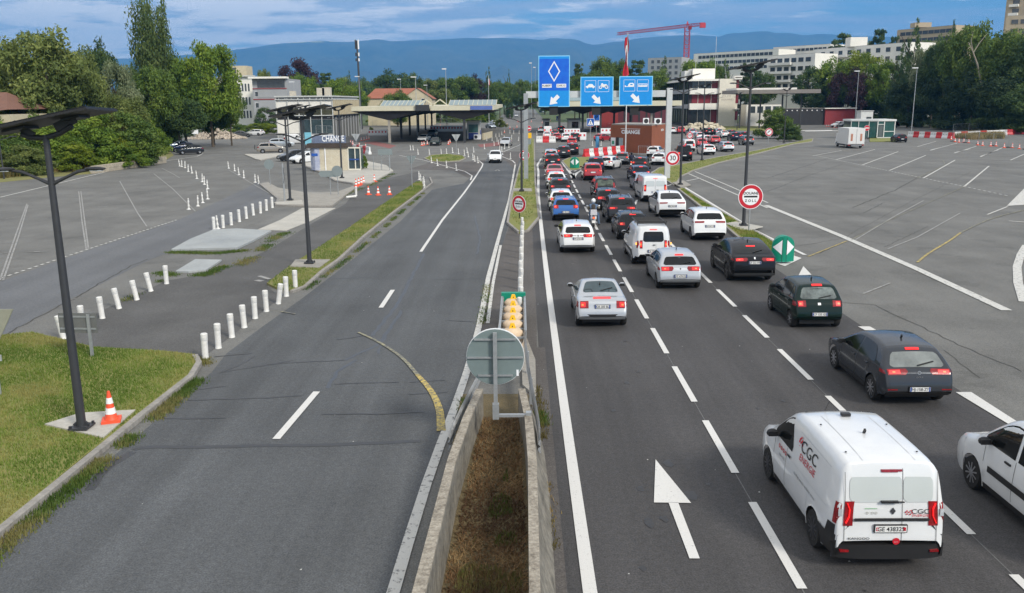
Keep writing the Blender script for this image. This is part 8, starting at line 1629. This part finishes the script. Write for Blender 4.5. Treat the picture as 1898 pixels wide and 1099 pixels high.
for nm, pts, z, n in (('median_grass_blades', [(948, 405), (953, 362), (964, 315), (985, 262), (989, 300), (991, 340), (994, 385), (985, 405), (966, 424)], .11, 6000), ('right_strip_grass', [(1262, 354), (1292, 376), (1342, 415), (1386, 452), (1425, 476), (1462, 472), (1436, 455), (1390, 428), (1330, 393), (1292, 370), (1268, 352)], .11, 9000), ('verge_grass_blades', [(1215, 320), (1275, 304), (1330, 293), (1400, 281), (1455, 269), (1500, 259), (1470, 266), (1405, 284), (1330, 302), (1285, 315), (1262, 327), (1250, 340)], .08, 5000), ('roundabout_grass_blades', [(790, 294), (801, 289), (830, 287), (857, 290), (860, 294), (850, 298), (825, 300), (802, 299)], .08, 4000)):
    P_ = GP(pts); pads = [GP([(1342, 419), (1364, 413), (1418, 424), (1392, 432)]), GP([(948, 351), (988, 351), (988, 358), (948, 358)])]; blades(nm, [p for p in scatter(P_, n, n) if not any(in_poly(p, q_) for q_ in pads)], z, .09, .018, GM, n)
def along(pts, n, sd, seed):
    r = random.Random(seed); d = dense(GP(pts) if pts[0][1] > 60 else pts, .3); out = []
    for k in range(n):
        i = r.randrange(len(d)); x, y = d[i]
        if mn.noise(Vector((x * .8, y * .8, seed))) < -.15: continue
        out.append((x + r.gauss(0, sd), y + r.gauss(0, sd)))
    return out
W_P = along([(374, 668), (384, 680), (372, 700), (300, 765), (215, 835), (110, 925), (10, 1010), (-60, 1075)], 9000, .13, 3) + along([(552, 546), (580, 528), (630, 492), (690, 442), (745, 392), (790, 354)], 5200, .10, 4) + along([(420, 505), (470, 478), (510, 440), (530, 432)], 4200, .22, 5) + along([(320, 468), (400, 470), (450, 465)], 2600, .2, 6) + along([(290, 505), (325, 512), (380, 510), (420, 492)], 2800, .2, 7) + along([(590, 378), (630, 365), (655, 355), (690, 342), (728, 322)], 3200, .22, 8) + along([(110, 618), (200, 575), (250, 548), (300, 520)], 1500, .12, 9) + along([(893, 600), (900, 560), (903, 530)], 700, .10, 10)
blades('kerb_weeds', W_P, .0, .085, .014, WM, 3)
blades('wall_weeds', along([(.42, 22), (.50, 19), (.48, 16), (.46, 13)], 1500, .09, 11) + along([(.40, 20.6), (.46, 18.6)], 500, .10, 12), .0, .09, .012, TMM, 5); blades('flower_tuft', along([(.46, 20.0), (.50, 19.4)], 300, .10, 13) + along([(-1.48, 21), (-1.45, 20)], 200, .06, 14), .0, .13, .012, WM, 6)
tp = scatter([(-1.36, 6), (.08, 6), (.08, 15), (-.05, 19.7), (-.95, 19.7), (-1.34, 11.5)], 15000, 20); blades('dry_litter', tp, SOIL, .06, .012, BM, 7, lean=2.2); blades('trough_grass', [p for p in scatter([(-1.1, 6), (.0, 6), (.0, 13), (-.3, 17), (-1.1, 13)], 11000, 21) if mn.noise(Vector((p[0] * 2, p[1] * 1.2, 5))) > -.02], SOIL, .09, .008, WM, 8)
blades('dry_grass_patch', scatter(GP([(1768, 256), (1790, 250), (1860, 252), (1862, 257), (1800, 259)]), 7000, 30), 0, .9, .05, TMM, 9); blades('bank_weeds', along([(0, 330), (60, 320), (120, 316), (165, 316)], 3500, .6, 31), 0, .9, .04, TMM, 10); blades('brown_weeds', along([(20, 318), (60, 312), (100, 310)], 2500, .5, 32), 0, 1.6, .05, BM, 11)
# ------------------------------------------------------------------ people and two-wheelers
def skin(name, verts, edges, radii, m, parent, root=0):
    me = bpy.data.meshes.new('armature_line'); me.from_pydata(verts, edges, []); o = bpy.data.objects.new('armature_line', me); COL.objects.link(o); s_ = o.modifiers.new('skin', 'SKIN'); s_.use_smooth_shade = True
    for i, r_ in enumerate(radii): me.skin_vertices[0].data[i].radius = (r_, r_) if not isinstance(r_, tuple) else r_; me.skin_vertices[0].data[i].use_root = i == root
    o.modifiers.new('sub', 'SUBSURF').levels = 2; bpy.context.view_layer.update(); me2 = bpy.data.meshes.new_from_object(o.evaluated_get(bpy.context.evaluated_depsgraph_get())); bpy.data.objects.remove(o); me2.materials.clear(); me2.materials.append(m); r = bpy.data.objects.new(name, me2); COL.objects.link(r); r.parent = parent; return r
SKIN = mat('skin', (.45, .27, .19), .6, noise=9, amp=.1); JEAN = mat('denim', (.10, .16, .26), .9, noise=[5, 25], amp=.3); JACK = mat('dark_jacket', (.045, .038, .032), .85, noise=[4, 20], amp=.3); SLEEVE = mat('beige_sleeve', (.32, .28, .20), .9, noise=[5, 20], amp=.25); NAVYC = mat('navy_cloth', (.015, .02, .045), .9, noise=[5, 20], amp=.3); HIVIS = mat('hivis_orange', (.8, .18, .04), .8, noise=[5, 20], amp=.2)
def hand(o, p, d, m):
    p, d = Vector(p), Vector(d).normalized(); b = mb(m).ball(p, .04, 8, 6, (.9, 1.1, .6)); q_ = d.cross(Vector((0, 0, 1))).normalized()
    for k, l in enumerate((.055, .07, .065, .05)): s0 = p + q_ * (-.03 + .02 * k) + d * .03; b.tube([s0, s0 + d * l * .7 + Vector((0, 0, -.01)), s0 + d * l * .8 + Vector((0, 0, -.045))], [.010, .009, .007], 6)
    s0 = p - q_ * .035; b.tube([s0, s0 - q_ * .02 + d * .03, s0 - q_ * .01 + d * .055], [.012, .010, .008], 6); b.obj('hand', o, 60)
def rider(lab, pos, rz, jacket, sleeve, trousers, helmet):
    o = thing('person', lab, 'person', (*pos, .014), rz); z = .78
    skin('body', [(0, -.12, z), (0, -.10, z + .22), (0, -.02, z + .44), (0, .03, z + .56), (0, .06, z + .68), (-.20, .0, z + .49), (-.30, .18, z + .28), (-.30, .42, z + .22), (.20, .0, z + .49), (.36, .16, z + .30), (.32, .42, z + .24), (-.12, .02, z - .02), (-.20, .40, z - .04), (-.17, .34, .30), (-.17, .46, .24), (.12, .02, z - .02), (.30, .34, z - .08), (.36, .20, .10), (.37, .34, .05)], [(0, 1), (1, 2), (2, 3), (3, 4), (2, 5), (5, 6), (6, 7), (2, 8), (8, 9), (9, 10), (0, 11), (11, 12), (12, 13), (13, 14), (0, 15), (15, 16), (16, 17), (17, 18)], [.16, .155, .17, .09, .065, .075, .058, .042, .075, .058, .042, .105, .085, .058, .045, .105, .085, .058, .045], trousers, o)
    skin('jacket', [(0, -.12, z + .02), (0, -.10, z + .22), (0, -.02, z + .45), (0, .02, z + .55)], [(0, 1), (1, 2), (2, 3)], [.175, .172, .188, .10], jacket, o)
    for sg in (-1, 1): skin('sleeve', [(sg * .17, .0, z + .49), ((-.30 if sg < 0 else .36), .17, z + .29), ((-.30 if sg < 0 else .32), .40, z + .23)], [(0, 1), (1, 2)], [.092, .070, .052], sleeve, o); hand(o, ((-.30 if sg < 0 else .32), .47, z + .21), (0, 1, -.1), SKIN); mb(BLACK).ball(((-.17, .42, .24) if sg < 0 else (.37, .28, .06)), 1, 8, 6, (.05, .13, .055)).obj('shoe', o, 60)
    b = mb(SKIN).ball((0, .10, z + .72), .095, 10, 8, (.9, 1, 1.15)).ball((0, .20, z + .71), .02, 6, 5); b.obj('head', o, 60); b = mb(helmet).ball((0, .08, z + .75), .135, 14, 10, (1, 1.12, 1.05)).use(BLACK).grid([[(.13 * math.sin(a), .08 + .152 * math.cos(a), z + zz_) for zz_ in (.70, .78)] for a in np.linspace(-.9, .9, 7)]); b.obj('helmet', o, 60); return o
def wheel2(o, y, r, w_): w0 = mb(RUBBER).lathe([(r * .7, -w_ / 2), (r * .95, -w_ / 2), (r, 0), (r * .95, w_ / 2), (r * .7, w_ / 2)], (0, y, r), 20, 'X').obj('wheel', o, 40); mb(ALU).disc((.02, y, r), r * .7, (1, 0, 0), .02, 14).disc((-.02, y, r), r * .7, (-1, 0, 0), .02, 14).obj('rim', w0)
def scooter(lab, pos, rz, m, box_=True):
    o = thing('scooter', lab, 'motor scooter', (*pos, .014), rz); wheel2(o, -.62, .23, .12); wheel2(o, .66, .23, .11)
    mb(m).ball((0, -.52, .55), 1, 14, 10, (.20, .42, .20)).ball((0, -.35, .52), 1, 12, 8, (.17, .35, .20)).obj('rear_fairing', o, 60); b = mb(m).box((0, .12, .30), (.30, .55, .08)).bar((0, .42, .30), (0, .58, .92), .36, .06, (0, 1, 0)); b.obj('leg_shield', o); mb(BLACK).ball((0, -.30, .76), 1, 12, 6, (.15, .38, .06)).obj('seat', o, 60)
    b = mb(BLACK).tube([(-.34, .52, 1.0), (-.1, .56, 1.02), (.1, .56, 1.02), (.34, .52, 1.0)], .018, 6).tube([(0, .66, .23), (0, .56, .95)], .03, 6); b.obj('handlebar', o, 50)
    for sg in (-1, 1): mb(SIGNWHITE).ball((sg * .36, .52, 1.16), 1, 8, 6, (.07, .03, .05)).tube([(sg * .30, .54, 1.0), (sg * .36, .53, 1.14)], .01, 5).obj('mirror', o, 60)
    if box_: mb(mat('top_case', (.55, .54, .56), .3, noise=5, amp=.1)).box((0, -.78, .92), (.42, .34, .30), taper=.85).obj('top_case', o)
    mb(BRAKEP).disc((0, -.945, .60), .055, (0, -1, 0), .02, 14).obj('tail_light', o); mb(REDL).disc((0, -.938, .60), .085, (0, -1, 0), .015, 16, r_in=.055).obj('lens_ring', o); mb(PLATE).box((0, -.93, .36), (.20, .015, .16), 0, -.25).obj('number_plate', o); mb(ALU).tube([(.16, -.2, .25), (.17, -.85, .32)], [.04, .055], 8).obj('exhaust', o, 50)
sx, sy = G(1101, 421); sy += .62; scooter('white scooter with a round lit tail lamp and top case between two lanes', (sx, sy), R(-3), W_); rider('person in a dark jacket, beige sleeves, jeans and white helmet on the scooter', (sx, sy), R(-3), JACK, SLEEVE, JEAN, SIGNWHITE)
sx, sy = G(1170, 309); scooter('dark motorcycle beside the mid grey hatchback', (sx, sy), R(-8), K_, False); rider('person in navy clothing and dark helmet on the motorcycle', (sx, sy), R(-8), NAVYC, NAVYC, NAVYC, K_)
def standing(lab, px, py, top, trous):
    X, Y = G(px, py); o = thing('person', lab, 'person', (X, Y, 0)); skin('body', [(0, 0, .92), (0, 0, 1.15), (0, .02, 1.40), (0, .02, 1.52), (-.19, 0, 1.40), (-.25, .02, 1.12), (-.23, .10, .88), (.19, 0, 1.40), (.26, .02, 1.12), (.24, .10, .88), (-.10, 0, .86), (-.12, .03, .48), (-.13, 0, .08), (-.13, .14, .05), (.10, 0, .86), (.12, .05, .48), (.14, 0, .08), (.14, .14, .05)], [(0, 1), (1, 2), (2, 3), (2, 4), (4, 5), (5, 6), (2, 7), (7, 8), (8, 9), (0, 10), (10, 11), (11, 12), (12, 13), (0, 14), (14, 15), (15, 16), (16, 17)], [.14, .13, .16, .06, .07, .05, .035, .07, .05, .035, .095, .065, .045, .04, .095, .065, .045, .04], trous, o)
    skin('vest', [(0, 0, .88), (0, 0, 1.15), (0, .02, 1.42)], [(0, 1), (1, 2)], [.155, .15, .18], top, o); mb(SKIN).ball((0, .02, 1.65), .10, 10, 8, (.9, 1, 1.2)).ball((0, -.08, 1.63), .018, 6, 5).obj('head', o, 60); mb(top).ball((0, .03, 1.70), .108, 10, 8, (.95, 1.05, .95)).obj('hair', o, 60)
    for sg in (-1, 1): hand(o, (sg * .235, .11, .83), (0, .2, -1), SKIN)
standing('worker in orange jacket and dark trousers before the white office', 1324, 238, HIVIS, NAVYC); standing('person in white clothing standing left of the kiosk sign', 572, 263, SIGNWHITE, REDW)
# bicycles on the champagne SUV
for dx, lab in ((0, 'dark bicycle hung on the tailgate of the champagne SUV'),):
    X, Y = G(473, 284); o = thing('bicycle', lab, 'bicycle', (X, Y, .55), R(20)); b = mb(BLACK)
    for y in (-.5, .5): b.lathe([(.31, -.02), (.34, 0), (.31, .02)], (0, y, .34), 18, 'X'); 
    b.obj('wheel', o); mb(mat('bike_dark', (.03, .03, .04), .4, noise=4, amp=.2)).tube([(0, -.5, .34), (0, -.1, .32), (0, .35, .75), (0, -.2, .72), (0, -.1, .32)], .03, 6).tube([(0, .35, .75), (0, .5, .34)], .03, 6).obj('frame', o)
